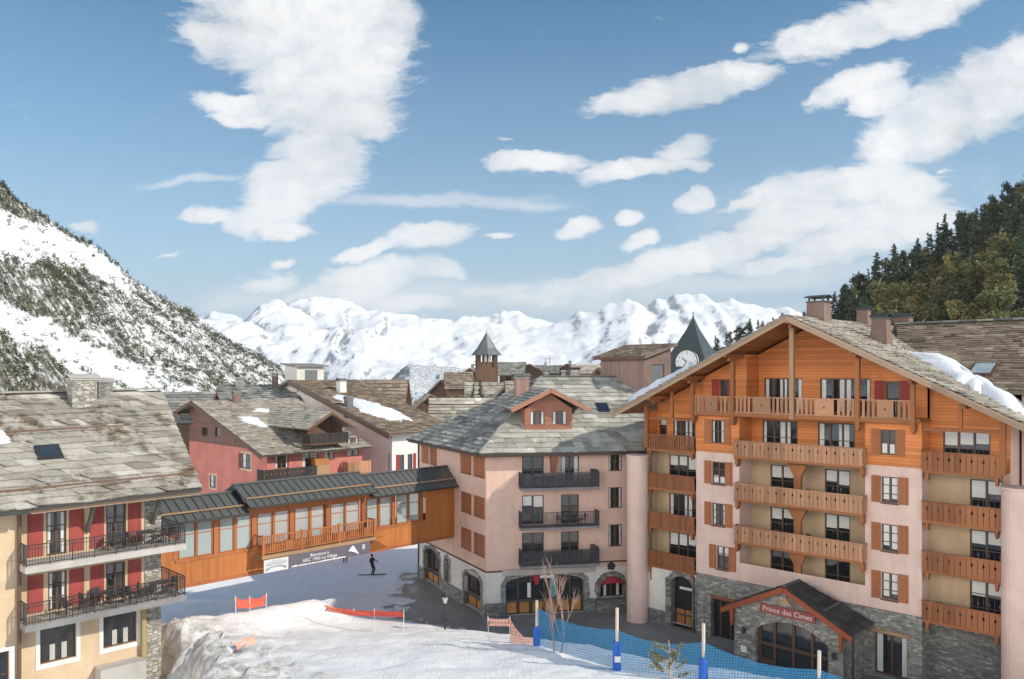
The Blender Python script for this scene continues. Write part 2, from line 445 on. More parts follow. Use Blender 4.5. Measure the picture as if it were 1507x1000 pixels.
def chimney(par, x, y, z0, z1, wx, wy, taper=.8, m=None, cap=None, name='chimney', legs=True):
    b = MB(); m = m or MT['chim']; h = z1-z0; k = taper
    def ring(s, z): return [(x-wx/2*s, y-wy/2*s, z), (x+wx/2*s, y-wy/2*s, z), (x+wx/2*s, y+wy/2*s, z), (x-wx/2*s, y+wy/2*s, z)]
    v = ring(1, z0)+ring(k, z0+h*.72)
    b.add(v, [(0, 1, 5, 4), (1, 2, 6, 5), (2, 3, 7, 6), (3, 0, 4, 7), (4, 5, 6, 7)])
    o = b.build(name, m, par)
    c = MB(); s = k*1.12; zt = z0+h*.72
    c.box(x-wx/2*s, x+wx/2*s, y-wy/2*s, y+wy/2*s, zt, zt+h*.05)
    if legs:
        for i in (-1, 1):
            for j in (-1, 1):
                c.box(x+i*wx*k*.4-.05, x+i*wx*k*.4+.05, y+j*wy*k*.4-.05, y+j*wy*k*.4+.05, zt+h*.05, zt+h*.17)
        zt += h*.12
    c.sheet([(x-wx/2*s*1.15, y-wy/2*s*1.15, zt+h*.07), (x+wx/2*s*1.15, y-wy/2*s*1.15, zt+h*.07), (x+wx/2*s*1.15, y, zt+h*.15), (x-wx/2*s*1.15, y, zt+h*.15)], .05)
    c.sheet([(x+wx/2*s*1.15, y+wy/2*s*1.15, zt+h*.07), (x-wx/2*s*1.15, y+wy/2*s*1.15, zt+h*.07), (x-wx/2*s*1.15, y, zt+h*.15), (x+wx/2*s*1.15, y, zt+h*.15)], .05)
    c.build('chimney_cap', cap or MT['gutter'], o)
    return o
def snowpatch(name, label, pts, nrm_h, group=None, seed=1, thick=.3, pw=3):
    """snow lying on a roof: outline polygon in world space, domed"""
    P = [Vector(p) for p in pts]; c = sum(P, Vector())/len(P)
    Q = []
    for i in range(len(P)):
        a, e = P[i], P[(i+1) % len(P)]
        for q in range(5):
            p = a.lerp(e, q/5); f = noise.fractal(p*1.1+Vector((seed*3.1, 0, 0)), .8, 2, 4)
            Q.append(p+(p-c).normalized()*f*min(1.1, (p-c).length*.45))
    P = Q; b = MB(); n = len(P)
    rings = []
    K = 5
    for k in range(K+1):
        f = 1-k/K
        rr = []
        for p in P:
            q = c+(p-c)*f
            h = thick*(1-(f)**pw)*(0.8+.4*noise.noise(q*.9+Vector((seed, 0, 0)))) - .04
            rr.append(q+Vector(nrm_h)*h)
        rings.append(rr)
    v = [p for r_ in rings for p in r_]; f = []
    for k in range(K):
        for i in range(n):
            j = (i+1) % n; f.append((k*n+i, k*n+j, (k+1)*n+j, (k+1)*n+i))
    b.add(v, f); o = b.build(name, MT['snow'], None, True)
    return tag(o, label, 'snow', group)
def text(par, s, loc, size, m, rot, name='lettering', ext=.006, align='CENTER'):
    cu = bpy.data.curves.new(name, 'FONT'); cu.body = s; cu.size = size; cu.extrude = ext; cu.align_x = align; cu.align_y = 'CENTER'
    o = bpy.data.objects.new(name, cu); COL.objects.link(o)
    dg = bpy.context.evaluated_depsgraph_get(); me = bpy.data.meshes.new_from_object(o.evaluated_get(dg))
    bpy.data.objects.remove(o); o = bpy.data.objects.new(name, me); COL.objects.link(o)
    me.materials.clear(); me.materials.append(m)
    o.parent = par; o.location = loc; o.rotation_euler = rot
    return o

def bit(par, name, m, fn, T=None):
    """one part holding one piece"""
    b = MB(T); fn(b); return b.build(name, m, par)
# ================================================================ sky with clouds (directions on the real sky)
SUN_EL, SUN_AZ = 33.5, 20.0           # sun to the right, a little behind the camera
s_dir = Vector((math.cos(R(SUN_AZ))*math.cos(R(SUN_EL)), -math.sin(R(SUN_AZ))*math.cos(R(SUN_EL)), math.sin(R(SUN_EL))))
def build_world():
    w = bpy.data.worlds.new('World'); SC.world = w; w.use_nodes = True
    t = w.node_tree; bg = t.nodes['Background']
    sky = N(t, 'ShaderNodeTexSky', sky_type='NISHITA'); sky.sun_disc = False
    sky.sun_elevation = R(SUN_EL); sky.sun_rotation = math.atan2(s_dir.x, s_dir.y)
    sky.altitude = 2000; sky.air_density = 1.0; sky.dust_density = 1.6; sky.ozone_density = 1.6
    tc = N(t, 'ShaderNodeTexCoord'); sp = N(t, 'ShaderNodeSeparateXYZ'); L_(t, tc.outputs['Generated'], sp.inputs[0])
    yy = math_(t, 'MAXIMUM', sp.outputs['Y'], .02)
    cb = N(t, 'ShaderNodeCombineXYZ')
    L_(t, math_(t, 'DIVIDE', sp.outputs['X'], yy), cb.inputs[0]); L_(t, math_(t, 'DIVIDE', sp.outputs['Z'], yy), cb.inputs[1])
    P0 = cb.outputs[0]
    def warp(P, scale, amp, sx=1.0, sy=1.0, det=4):
        mp = N(t, 'ShaderNodeMapping'); mp.inputs['Scale'].default_value = (sx, sy, 1); L_(t, P, mp.inputs[0])
        n = N(t, 'ShaderNodeTexNoise', i_Scale=scale, i_Detail=det, i_Roughness=.6); L_(t, mp.outputs[0], n.inputs['Vector'])
        v = N(t, 'ShaderNodeVectorMath', operation='SUBTRACT'); L_(t, n.outputs['Color'], v.inputs[0]); v.inputs[1].default_value = (.5, .5, .5)
        m = N(t, 'ShaderNodeVectorMath', operation='MULTIPLY_ADD'); L_(t, v.outputs[0], m.inputs[0]); m.inputs[1].default_value = (amp, amp*.7, 0); L_(t, P, m.inputs[2])
        return m.outputs[0]
    P1 = warp(P0, 7, .06); P1 = warp(P1, 26, .020, 1, 1.6); P1 = warp(P1, 70, .008, 1, 1.6)
    def layer(blobs, P):
        acc = None
        for px, py, rx, ry, rot, wt in blobs:
            mp = N(t, 'ShaderNodeMapping', vector_type='TEXTURE')
            mp.inputs['Location'].default_value = ((px-CX)/F, (HY-py)/F, 0)
            mp.inputs['Rotation'].default_value = (0, 0, R(rot))
            mp.inputs['Scale'].default_value = (rx/F*1.34, ry/F*1.34, 1)
            L_(t, P, mp.inputs[0])
            g = N(t, 'ShaderNodeTexGradient', gradient_type='SPHERICAL'); L_(t, mp.outputs[0], g.inputs[0])
            o = g.outputs['Fac'] if wt == 1 else math_(t, 'MULTIPLY', g.outputs['Fac'], wt)
            acc = o if acc is None else math_(t, 'MAXIMUM', acc, o)
        return acc
    solid = [(325,46,58,20,8,1),(560,28,60,50,0,1),(445,10,150,60,-3,1),(440,55,165,55,0,1),(500,95,110,75,0,1),(430,110,70,60,0,1),(490,165,105,48,0,1),(345,150,65,18,-8,.9),(365,172,55,14,-6,.8),
             (475,225,66,55,0,1),(455,265,80,45,15,1),(420,300,85,36,32,1),(375,328,60,22,15,1),(310,322,48,12,-3,.9),(415,343,48,14,3,1),(560,60,55,45,0,1),
             (1000,131,138,25,11,1),(1055,112,88,20,4,1),(1275,34,150,35,17,1),(1360,10,110,36,20,1),(1095,71,10,9,0,.55),
             (1440,140,130,58,30,1),(1370,180,105,55,30,1),(1320,215,65,36,20,1),(1480,110,90,50,30,1),(1260,128,80,24,20,1),(1300,150,60,30,10,.9),(1205,147,35,10,10,.8),
             (1230,275,140,32,10,1),(1330,285,60,35,10,1),(1165,325,115,34,16,1),(1290,318,110,30,6,1),(1120,292,60,12,14,.9),
             (1090,358,110,28,18,1),(1010,385,130,24,13,.85),(1270,355,150,24,8,.8),(910,412,150,22,9,.7),(1350,330,80,28,8,.8),(1180,385,170,16,6,.6),
             (790,238,72,17,-3,.95),(940,245,95,16,7,.85),(1000,218,52,18,14,.85),(915,252,70,9,0,.8),(1020,238,30,12,0,.8),
             (1022,297,36,17,12,.95),(1035,283,22,14,0,.9),(850,338,34,17,10,1),(920,320,22,11,0,.95),(938,360,26,14,10,.9),
             (628,350,68,21,6,1),(540,371,55,12,14,.85),(735,352,32,6,8,.7),(400,418,55,22,0,.6),(410,390,24,9,15,.6),(560,405,95,24,5,.8),(645,398,45,18,-20,.75),(720,428,95,14,4,.55),
             (500,436,105,24,8,.8),(600,445,120,20,0,.6),(780,440,120,16,0,.5),(125,332,28,11,0,.65),(247,377,18,5,0,.45),(742,205,15,4,0,.4),(1385,254,28,6,0,.5),(1430,330,90,14,5,.55)]
    faint = [(640,297,190,11,1,1),(290,268,90,8,3,.9),(760,300,90,9,-2,.9),(880,430,260,26,4,1),(600,435,260,26,0,1),(1150,410,220,18,6,.9),(350,440,120,20,0,.7),(1340,160,90,10,35,.9),(1230,300,220,60,12,.7)]
    n1 = noise_(t, P1, 14, 6, .6)
    mp2 = N(t, 'ShaderNodeMapping'); mp2.inputs['Rotation'].default_value = (0, 0, R(-12)); mp2.inputs['Scale'].default_value = (1, 2.6, 1); L_(t, P1, mp2.inputs[0])
    n2 = noise_(t, mp2.outputs[0], 22, 7, .65)
    n = math_(t, 'SUBTRACT', math_(t, 'ADD', math_(t, 'MULTIPLY', n1, .6), math_(t, 'MULTIPLY', n2, .4)), .5)
    f1 = math_(t, 'ADD', layer(solid, P1), math_(t, 'MULTIPLY', n, .78))
    a1 = ramp(t, f1, [(.0, (0, 0, 0)), (.10, (.10,)*3), (.22, (.42,)*3), (.36, (.84,)*3), (.58, (1, 1, 1))], 'LINEAR')
    mp3 = N(t, 'ShaderNodeMapping'); mp3.inputs['Rotation'].default_value = (0, 0, R(-16)); mp3.inputs['Scale'].default_value = (1, 4.5, 1); L_(t, P1, mp3.inputs[0])
    n4 = noise_(t, mp3.outputs[0], 30, 7, .7)
    edge = math_(t, 'SUBTRACT', 1.0, a1)
    a1 = math_(t, 'SUBTRACT', a1, math_(t, 'MULTIPLY', math_(t, 'MULTIPLY', edge, ramp(t, n4, [(.4, (0, 0, 0)), (.65, (1, 1, 1))])), .9), True)
    f2 = math_(t, 'ADD', layer(faint, P1), math_(t, 'MULTIPLY', n, .7))
    a2 = math_(t, 'MULTIPLY', ramp(t, f2, [(.05, (0, 0, 0)), (.7, (1, 1, 1))], 'EASE'), .45)
    n7 = noise_(t, P1, 11, 7, .62)
    a1 = math_(t, 'MULTIPLY', a1, ramp(t, n7, [(.30, (.62,)*3), (.52, (.97,)*3)]))
    a = math_(t, 'MAXIMUM', a1, a2)
    front = math_(t, 'GREATER_THAN', sp.outputs['Y'], .03)
    up = ramp(t, sp.outputs['Z'], [(-.0, (0, 0, 0)), (.02, (1, 1, 1))])
    a = math_(t, 'MULTIPLY', math_(t, 'MULTIPLY', a, front), up)
    # sunlit cloud: thick middles a touch greyer than the edges, broad soft modelling
    n3 = noise_(t, P1, 5, 5, .55)
    sh = math_(t, 'ADD', math_(t, 'MULTIPLY', n3, .75), math_(t, 'MULTIPLY', n2, .25))
    cc = ramp(t, sh, [(.34, (2.6, 2.68, 2.78)), (.5, (3.45, 3.45, 3.45)), (.65, (3.8, 3.76, 3.72))])
    skyc = mix(t, 1.0, sky.outputs[0], (.23, .455, .49), 'MULTIPLY')
    hzf = ramp(t, sp.outputs['Z'], [(-.02, (.95,)*3), (.07, (.85,)*3), (.14, (.58,)*3), (.25, (.28,)*3), (.42, (.02,)*3)])
    skyc = mix(t, hzf, skyc, (1.95, 2.3, 2.6))
    # unseen sky behind the viewer: overbright cloud bank added to fill the shaded walls
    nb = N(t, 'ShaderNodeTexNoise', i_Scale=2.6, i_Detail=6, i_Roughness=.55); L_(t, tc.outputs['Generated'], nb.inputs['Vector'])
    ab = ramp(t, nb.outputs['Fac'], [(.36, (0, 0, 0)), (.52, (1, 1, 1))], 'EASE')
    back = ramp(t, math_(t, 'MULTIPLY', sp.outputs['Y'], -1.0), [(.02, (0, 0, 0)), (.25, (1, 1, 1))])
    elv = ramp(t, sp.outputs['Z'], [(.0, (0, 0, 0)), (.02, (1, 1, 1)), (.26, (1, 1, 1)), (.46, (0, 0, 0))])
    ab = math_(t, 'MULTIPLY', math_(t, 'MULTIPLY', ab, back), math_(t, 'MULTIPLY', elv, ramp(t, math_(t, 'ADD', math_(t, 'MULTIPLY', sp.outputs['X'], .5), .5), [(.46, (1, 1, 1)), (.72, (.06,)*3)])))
    c1 = mix(t, a, skyc, cc)
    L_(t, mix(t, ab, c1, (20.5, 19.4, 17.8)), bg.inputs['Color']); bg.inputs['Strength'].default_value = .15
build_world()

# ================================================================ ground
def sstep(a, b, x):
    x = min(1, max(0, (x-a)/(b-a))); return x*x*(3-2*x)
def lerpk(K, x):
    if x <= K[0][0]: return K[0][1]
    for (a, va), (b, vb) in zip(K, K[1:]):
        if x <= b: return va+(vb-va)*(x-a)/(b-a)
    return K[-1][1]
RAMP = [(20, 6.6), (30, 5.3), (36, 4.3), (42, 3.35), (47, 2.6), (51, 1.75), (55, .85), (59, .22), (62, .12), (66, .10)]
CA = Vector((-19.9, 47.0)); CB = Vector((-13.6, 57.3))
def gh(X, Y, dirt=False):
    r = lerpk(RAMP, Y)
    dH = (17.4-X)*.7071+(51.6-Y)*.7071               # metres out from the hotel's front
    r = r*sstep(6, 15, dH) if r > 0 else r
    v = CB-CA; q = Vector((X, Y))-CA; tt = q.dot(v)/v.length_squared; side = (q.x*v.y-q.y*v.x)/v.length   # + = camera side
    dr = 0
    if X < 0 and Y < 64:
        fall = sstep(-3.2, .3, side); e = sstep(1.25, .95, tt)
        r = r*(fall*e+(1-e)) if r > 0 else r
        bump = math.exp(-(side/2.6)**2)*(.95+.75*min(1, max(0, tt)))*sstep(1.22, .92, tt)*sstep(-1.6, -.2, tt)
        r += bump*fall
    # the ploughed bank ends in a dirty face beside the yellow hotel's corner
    w = noise.fractal(Vector((X*.5, Y*.5, 2)), 1, 2, 4)
    sd = ((X+18.0)*10.2-(Y-43.6)*-4.4*1.0)/11.1 if Y < 45.5 else 9
    sd = ((X+18.4)*10.5+(Y-43.8)*4.6)/11.46+w*.7
    if Y < 50 and sd < 9:
        k = sstep(-.2, 2.0, sd+max(0, Y-45.5)*2)
        dr = sstep(-1.5, .2, sd)*sstep(7.5, 2.0, sd+w*2.5)*sstep(52, 46, Y+w)
        r = .6+(r-.6)*k if r > .6 else r
    p = Vector((X, Y, 0))
    n = noise.fractal(p*.3, 1, 2, 4)*.15+noise.fractal(p*1.6, .8, 2, 4)*.035
    near = sstep(.15, 1.5, r)
    r += n*(.35+.65*near)
    # piste tracks and kicked-up ridges
    r += .045*noise.ridged_multi_fractal(Vector((X*.5+Y*.35, Y*.9-X*.4, 3))*.5, 1, 2, 4, 1, 2)*near
    if dr > 0:
        lump = noise.ridged_multi_fractal(p*.8, .9, 2.1, 5, 1, 2)*.26-.22+noise.fractal(p*2.3, .6, 2, 5)*.33
        r += dr*lump*near
    # bare paved square: snow lies thin and stops in an uneven line
    sq = pave_mask(X, Y)
    r = r-.36*sq
    if Y > 170: r -= (Y-170)*.42 if Y < 900 else 306+(Y-900)*.02
    return (r, dr) if dirt else r
def pave_mask(X, Y):
    w = noise.fractal(Vector((X*.55, Y*.55, 9)), .7, 2, 6)*2.1
    # front edge of the bare paving: from under the pink corner house to the hotel's far end
    m1 = sstep(0, 1.2, (X+9.2)*.95+(Y-64)*.05+w)
    m2 = sstep(0, 1.4, (Y-(57.4-.75*(X+6.5)))+w)
    m3 = sstep(74, 72, Y)
    return m1*m2*m3
def spaced(lo, hi, fa, fb, st, grow=1.22):
    xs = [fa]
    while xs[-1] < fb: xs.append(xs[-1]+st)
    s = st; a = xs[0]
    left = []
    while a > lo: s *= grow; a -= s; left.append(max(a, lo))
    s = st; a = xs[-1]; right = []
    while a < hi: s *= grow; a += s; right.append(min(a, hi))
    return left[::-1]+xs+right
def build_ground():
    xs = spaced(-3000, 3000, -30, 26, .26); ys = spaced(-400, 5000, 27, 68, .26)
    vs = []; ds = []
    for y in ys:
        for x in xs:
            z, d = gh(x, y, True); vs.append((x, y, z)); ds.append(d)
    nx = len(xs)
    fs = [(j*nx+i, j*nx+i+1, (j+1)*nx+i+1, (j+1)*nx+i) for j in range(len(ys)-1) for i in range(nx-1)]
    me = bpy.data.meshes.new('ground'); me.from_pydata(vs, [], fs)
    a = me.attributes.new('dirt', 'FLOAT', 'POINT'); a.data.foreach_set('value', ds)
    me.polygons.foreach_set('use_smooth', [True]*len(fs))
    m = M_snow('PisteSnow', tint=(.92, .92, .925)); t = m.node_tree; b = t.nodes['Principled BSDF']
    old = b.inputs['Base Color'].links[0].from_socket
    at_ = N(t, 'ShaderNodeAttribute', attribute_name='dirt'); co = coords(t)
    n3 = noise_(t, co, 1.1, 10, .78)
    f = math_(t, 'MULTIPLY', at_.outputs['Fac'], ramp(t, n3, [(.36, (0, 0, 0)), (.62, (1, 1, 1))]))
    c = mix(t, math_(t, 'MULTIPLY', f, .8), old, (.32, .26, .19))
    n4 = noise_(t, coords(t, (1, 1.6, 1)), .5, 9, .7)      # piste grime, faint
    c = mix(t, math_(t, 'MULTIPLY', ramp(t, n4, [(.52, (0, 0, 0)), (.75, (1, 1, 1))]), .10), c, (.5, .46, .4))
    L_(t, c, b.inputs['Base Color'])
    # skied lines: fine grooves running down the piste
    mp = N(t, 'ShaderNodeMapping'); mp.inputs['Rotation'].default_value = (0, 0, R(28)); mp.inputs['Scale'].default_value = (5.5, .22, 1)
    tcx = N(t, 'ShaderNodeTexCoord'); L_(t, tcx.outputs['Object'], mp.inputs[0]); n5 = noise_(t, mp.outputs[0], 1.6, 6, .7, .3)
    n6 = noise_(t, co, 2.4, 9, .72)
    bp = N(t, 'ShaderNodeBump', i_Strength=.38, i_Distance=.14); L_(t, math_(t, 'ADD', math_(t, 'MULTIPLY', n5, .9), n6), bp.inputs['Height']); L_(t, b.inputs['Normal'].links[0].from_socket, bp.inputs['Normal']); L_(t, bp.outputs[0], b.inputs['Normal'])
    me.materials.append(m)
    o = bpy.data.objects.new('ground', me); COL.objects.link(o); tag(o, kind='structure')
    # paving of the square
    m, t, b = nt('WetPaving'); co = coords(t)
    br = N(t, 'ShaderNodeTexBrick', i_Scale=1.6); br.inputs['Mortar Size'].default_value = .012
    br.inputs['Color1'].default_value = (.36, .34, .305, 1); br.inputs['Color2'].default_value = (.45, .425, .385, 1); br.inputs['Mortar'].default_value = (.15, .14, .13, 1)
    L_(t, co, br.inputs['Vector'])
    n = noise_(t, co, .45, 8, .65, .4)
    c = mix(t, ramp(t, n, [(.38, (0, 0, 0)), (.6, (1, 1, 1))]), br.outputs[0], (.245, .23, .21))
    c = mix(t, ramp(t, noise_(t, co, .7, 10, .8), [(.5, (0, 0, 0)), (.75, (.35, .35, .35))]), c, (.4, .4, .41))
    L_(t, c, b.inputs['Base Color']); L_(t, ramp(t, n, [(.4, (.75,)*3), (.62, (.35,)*3)]), b.inputs['Roughness'])
    mb = MB(); k = 24
    X0, X1, Y0, Y1 = -12, 40, 28, 76
    def ph(x, y):
        dH = (17.4-x)*.7071+(51.6-y)*.7071
        return -.05 + .3*sstep(8, 0, dH)*sstep(0, 14, x-9)
    for i in range(k):
        for j in range(k):
            q = [(X0+(X1-X0)*a/k, Y0+(Y1-Y0)*b_/k) for a, b_ in ((i, j), (i+1, j), (i+1, j+1), (i, j+1))]
            mb.poly([(x, y, ph(x, y)) for x, y in q])
    tag(mb.build('pavement', m), kind='structure')
build_ground()

# ================================================================ mountains and hillsides
def grid_mesh(name, V, nx, m, attr=None):
    ny = len(V)//nx
    fs = [(j*nx+i, j*nx+i+1, (j+1)*nx+i+1, (j+1)*nx+i) for j in range(ny-1) for i in range(nx-1)]
    me = bpy.data.meshes.new(name); me.from_pydata(V, [], fs)
    me.polygons.foreach_set('use_smooth', [True]*len(fs))
    if attr: a = me.attributes.new('mask', 'FLOAT', 'POINT'); a.data.foreach_set('value', attr)
    me.materials.append(m); o = bpy.data.objects.new(name, me); COL.objects.link(o)
    return tag(o, kind='structure')
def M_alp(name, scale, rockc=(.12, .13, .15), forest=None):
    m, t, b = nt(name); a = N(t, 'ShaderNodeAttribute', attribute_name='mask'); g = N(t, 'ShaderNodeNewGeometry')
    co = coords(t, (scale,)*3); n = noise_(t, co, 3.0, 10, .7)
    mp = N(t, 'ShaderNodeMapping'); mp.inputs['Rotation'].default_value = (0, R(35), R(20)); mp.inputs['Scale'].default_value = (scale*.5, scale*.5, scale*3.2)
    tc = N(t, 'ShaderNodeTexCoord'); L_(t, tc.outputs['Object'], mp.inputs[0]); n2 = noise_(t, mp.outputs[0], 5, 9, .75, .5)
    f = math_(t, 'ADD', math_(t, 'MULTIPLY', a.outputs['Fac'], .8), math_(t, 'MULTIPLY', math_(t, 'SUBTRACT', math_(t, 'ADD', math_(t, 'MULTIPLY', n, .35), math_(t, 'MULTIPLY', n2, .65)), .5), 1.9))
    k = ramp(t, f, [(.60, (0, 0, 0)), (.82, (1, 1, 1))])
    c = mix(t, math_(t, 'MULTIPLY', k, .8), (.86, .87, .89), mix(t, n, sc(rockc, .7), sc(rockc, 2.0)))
    if forest:
        sz = N(t, 'ShaderNodeSeparateXYZ'); L_(t, g.outputs['Position'], sz.inputs[0])
        low = ramp(t, math_(t, 'ADD', math_(t, 'MULTIPLY', math_(t, 'SUBTRACT', sz.outputs['Z'], forest[0]), 1/forest[1]), math_(t, 'MULTIPLY', math_(t, 'SUBTRACT', n, .5), 1.6)), [(.0, (1, 1, 1)), (.5, (0, 0, 0))])
        sp2 = ramp(t, noise_(t, co, 22, 8, .8), [(.46, (0, 0, 0)), (.55, (1, 1, 1))])
        c = mix(t, math_(t, 'MULTIPLY', math_(t, 'MULTIPLY', low, sp2), .8), c, (.09, .10, .11))
    L_(t, c, b.inputs['Base Color']); b.inputs['Roughness'].default_value = .85; b.inputs['Specular IOR Level'].default_value = .1
    bump_(t, b, math_(t, 'ADD', n, math_(t, 'MULTIPLY', n2, .6)), .5, 14)
    return m
def mountain(name, crest, D0, D1, zb, amp, fr, m, px0, px1, st, rows, seed, back=.25, pw=1.4, camp=.09, wander=70, rock=(.42, .95)):
    V = []; cols = int((px1-px0)/st)+1
    R_ = [k/rows for k in range(rows+1)]+[1+back*k/8 for k in range(1, 9)]
    for s in R_:
        for i in range(cols):
            px = px0+i*st; tx = (px-CX)/F; D = D0+(D1-D0)*s
            p = Vector((tx*D*fr, D*fr*.8, seed))
            wv = noise.noise(p*1.3+Vector((0, 0, 5)))*wander+noise.noise(p*4+Vector((0, 0, 9)))*wander*.35
            k3 = min(1, s)**3; pq = px+wv*(1-k3)*2.2
            zc = CZ+(HY-(lerpk(crest, pq)+2.2*noise.noise(Vector((px*.09, seed, 0)))*max(0, 1-abs(s-1)*4)))/F*D1
            p += .3*noise.noise_vector(p*.9)
            n = noise.ridged_multi_fractal(p, 1.0, 2.15, 7, 1, 2.0)/2.2-.55
            n2 = noise.ridged_multi_fractal(p*6, .7, 2.2, 5, 1, 2)-1
            if s <= 1: z = zb+(zc-zb)*s**pw+amp*(math.sin(math.pi*min(s, .95))**.6)*n+amp*.032*n2
            else: z = zc-(zc-zb)*((s-1)/back)**1.1*.7+amp*.35*n*(s-1)/back
            z += amp*camp*n*max(0, 1-abs(s-1)*8)
            V.append((tx*D, D, z))
    A = [0.0]*len(V); ny = len(V)//cols
    for j in range(ny):
        for i in range(cols):
            a, b = V[j*cols+max(0, i-1)], V[j*cols+min(cols-1, i+1)]; c, d = V[max(0, j-1)*cols+i], V[min(ny-1, j+1)*cols+i]
            gx = (b[2]-a[2])/max(1, b[0]-a[0]); gy = (d[2]-c[2])/max(1, d[1]-c[1])
            st_ = math.hypot(gx, gy*.6)*(1.25 if gx > 0 else .8)
            A[j*cols+i] = sstep(rock[0], rock[1], st_)
    return grid_mesh(name, V, cols, m, A)
C1 = [(-300,470),(200,470),(300,456),(312,448),(330,452),(345,456),(358,464),(372,456),(385,449),(400,447),(412,445),(424,452),(440,452),(458,458),(475,452),(490,454),(502,449),(512,461),(528,456),(548,451),(562,450),(574,461),(600,466),(622,472),(640,477),(668,484),(700,480),(735,478),(760,484),(800,481),(828,474),(848,463),(868,461),(884,453),(905,448),(925,442),(935,446),(950,455),(966,444),(980,448),(990,440),(1005,439),(1018,441),(1036,439),(1050,449),(1062,447),(1076,443),(1090,449),(1106,451),(1125,454),(1140,457),(1156,452),(1170,455),(1200,470),(1300,480),(1800,480)]
C2 = [(-300,490),(380,480),(420,455),(440,444),(452,442),(466,437),(482,438),(500,440),(516,444),(532,450),(560,460),(620,474),(640,468),(655,463),(668,470),(684,461),(700,466),(716,469),(736,465),(752,461),(770,463),(788,472),(815,476),(840,474),(900,480),(1100,470),(1800,490)]
mountain('mountain_range', C1, 1900, 7200, -420, 480, .00062, M_alp('AlpineSnowRock', .0035, forest=(-60, 260)), -340, 1840, 2.6, 190, 3.7, camp=.05)
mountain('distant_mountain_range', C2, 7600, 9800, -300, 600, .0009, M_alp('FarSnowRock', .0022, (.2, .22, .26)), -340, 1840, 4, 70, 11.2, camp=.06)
C3 = [(300,720),(430,680),(500,640),(545,590),(575,552),(590,534),(604,526),(622,528),(650,530),(690,534),(740,540),(800,556),(900,600)]
mountain('valley_side', C3, 900, 1900, -300, 110, .0035, M_alp('WoodedValleySide', .012, (.05, .055, .06), forest=(60, 90)), 320, 900, 3, 70, 21.7, camp=.1, wander=30, rock=(.25, .6))  # dark rock and forest tones stand in for the hill's shade

# left slope -------------------------------------------------------
SIL = [(-520,-60),(-300,95),(-100,205),(0,268),(20,290),(60,316),(105,345),(140,362),(175,391),(195,411),(240,439),(280,457),(300,476),(340,502),(380,522),(410,542),(440,566),(520,620)]
def lD(px): return lerpk([(-520, 130), (0, 230), (430, 560)], px), lerpk([(-520, 300), (0, 480), (430, 1050)], px)
def lpoint(px, s):
    D0, D1 = lD(px); tx = (px-CX)/F; D = D0+(D1-D0)*s
    zc = CZ+(HY-lerpk(SIL, px))/F*D1; zb = CZ+(HY-660)/F*D0
    p = Vector((tx*D, D, 0))
    if s <= 1: z = zb+(zc-zb)*s**1.06+(noise.fractal(p*.014, .9, 2, 6)*9+noise.ridged_multi_fractal(p*.02, .9, 2, 4, 1, 2)*2.2-2.5)*math.sin(math.pi*min(1, s))**.6
    else: z = zc-(s-1)*90
    z += noise.fractal(p*.09, .8, 2, 4)*1.1
    return Vector((tx*D, D, z))
def lmask(px, py):
    b = py-.45*px; w = noise.fractal(Vector((px*.02, py*.03, 4)), 1, 2, 4)*14; b += w
    d = .50
    if px > 250: d = .68
    if 305 < b < 378-.42*px and px < 175: d = .05
    elif b < 306 and px < 75: d = .8
    elif 375-.3*px < b < 446: d = .8-.2*sstep(95, 200, px+w)
    elif 446 <= b < 486: d = .06 if px < 210 else .22
    elif b >= 486 and px < 60: d = .82
    elif b >= 486 and px < 250: d = .82-.45*sstep(80, 130, px+w)
    t = py-lerpk(SIL, px)
    if 8 < t < 55-.1*px and 70 < px < 190: d = .05
    return d
def to_px(p): return CX+F*p.x/p.y, HY-F*(p.z-CZ)/p.y
def build_left():
    V = []; A = []; cols = 130; rows = 110
    for j in range(rows+9):
        s = j/rows
        for i in range(cols+1):
            px = -520+i*1040/cols; p = lpoint(px, s); V.append(tuple(p)); q = to_px(p); A.append(lmask(q[0], q[1]))
    m, t, b = nt('SnowySlope'); co = coords(t, (.05,)*3); a = N(t, 'ShaderNodeAttribute', attribute_name='mask')
    n = noise_(t, co, 3.6, 8, .66); n2 = noise_(t, coords(t, (.16, .16, .16)), 3, 6, .7)
    f = math_(t, 'ADD', math_(t, 'MULTIPLY', a.outputs['Fac'], .42), math_(t, 'MULTIPLY', n, 1.1))
    k = ramp(t, f, [(.76, (0, 0, 0)), (.92, (1, 1, 1))])
    soil = mix(t, n2, (.085, .075, .05), (.21, .18, .13))
    L_(t, mix(t, k, (.84, .84, .84), soil), b.inputs['Base Color']); b.inputs['Roughness'].default_value = .9
    bump_(t, b, n2, .8, 1.5)
    grid_mesh('snowy_hillside', V, cols+1, m, A)
build_left()
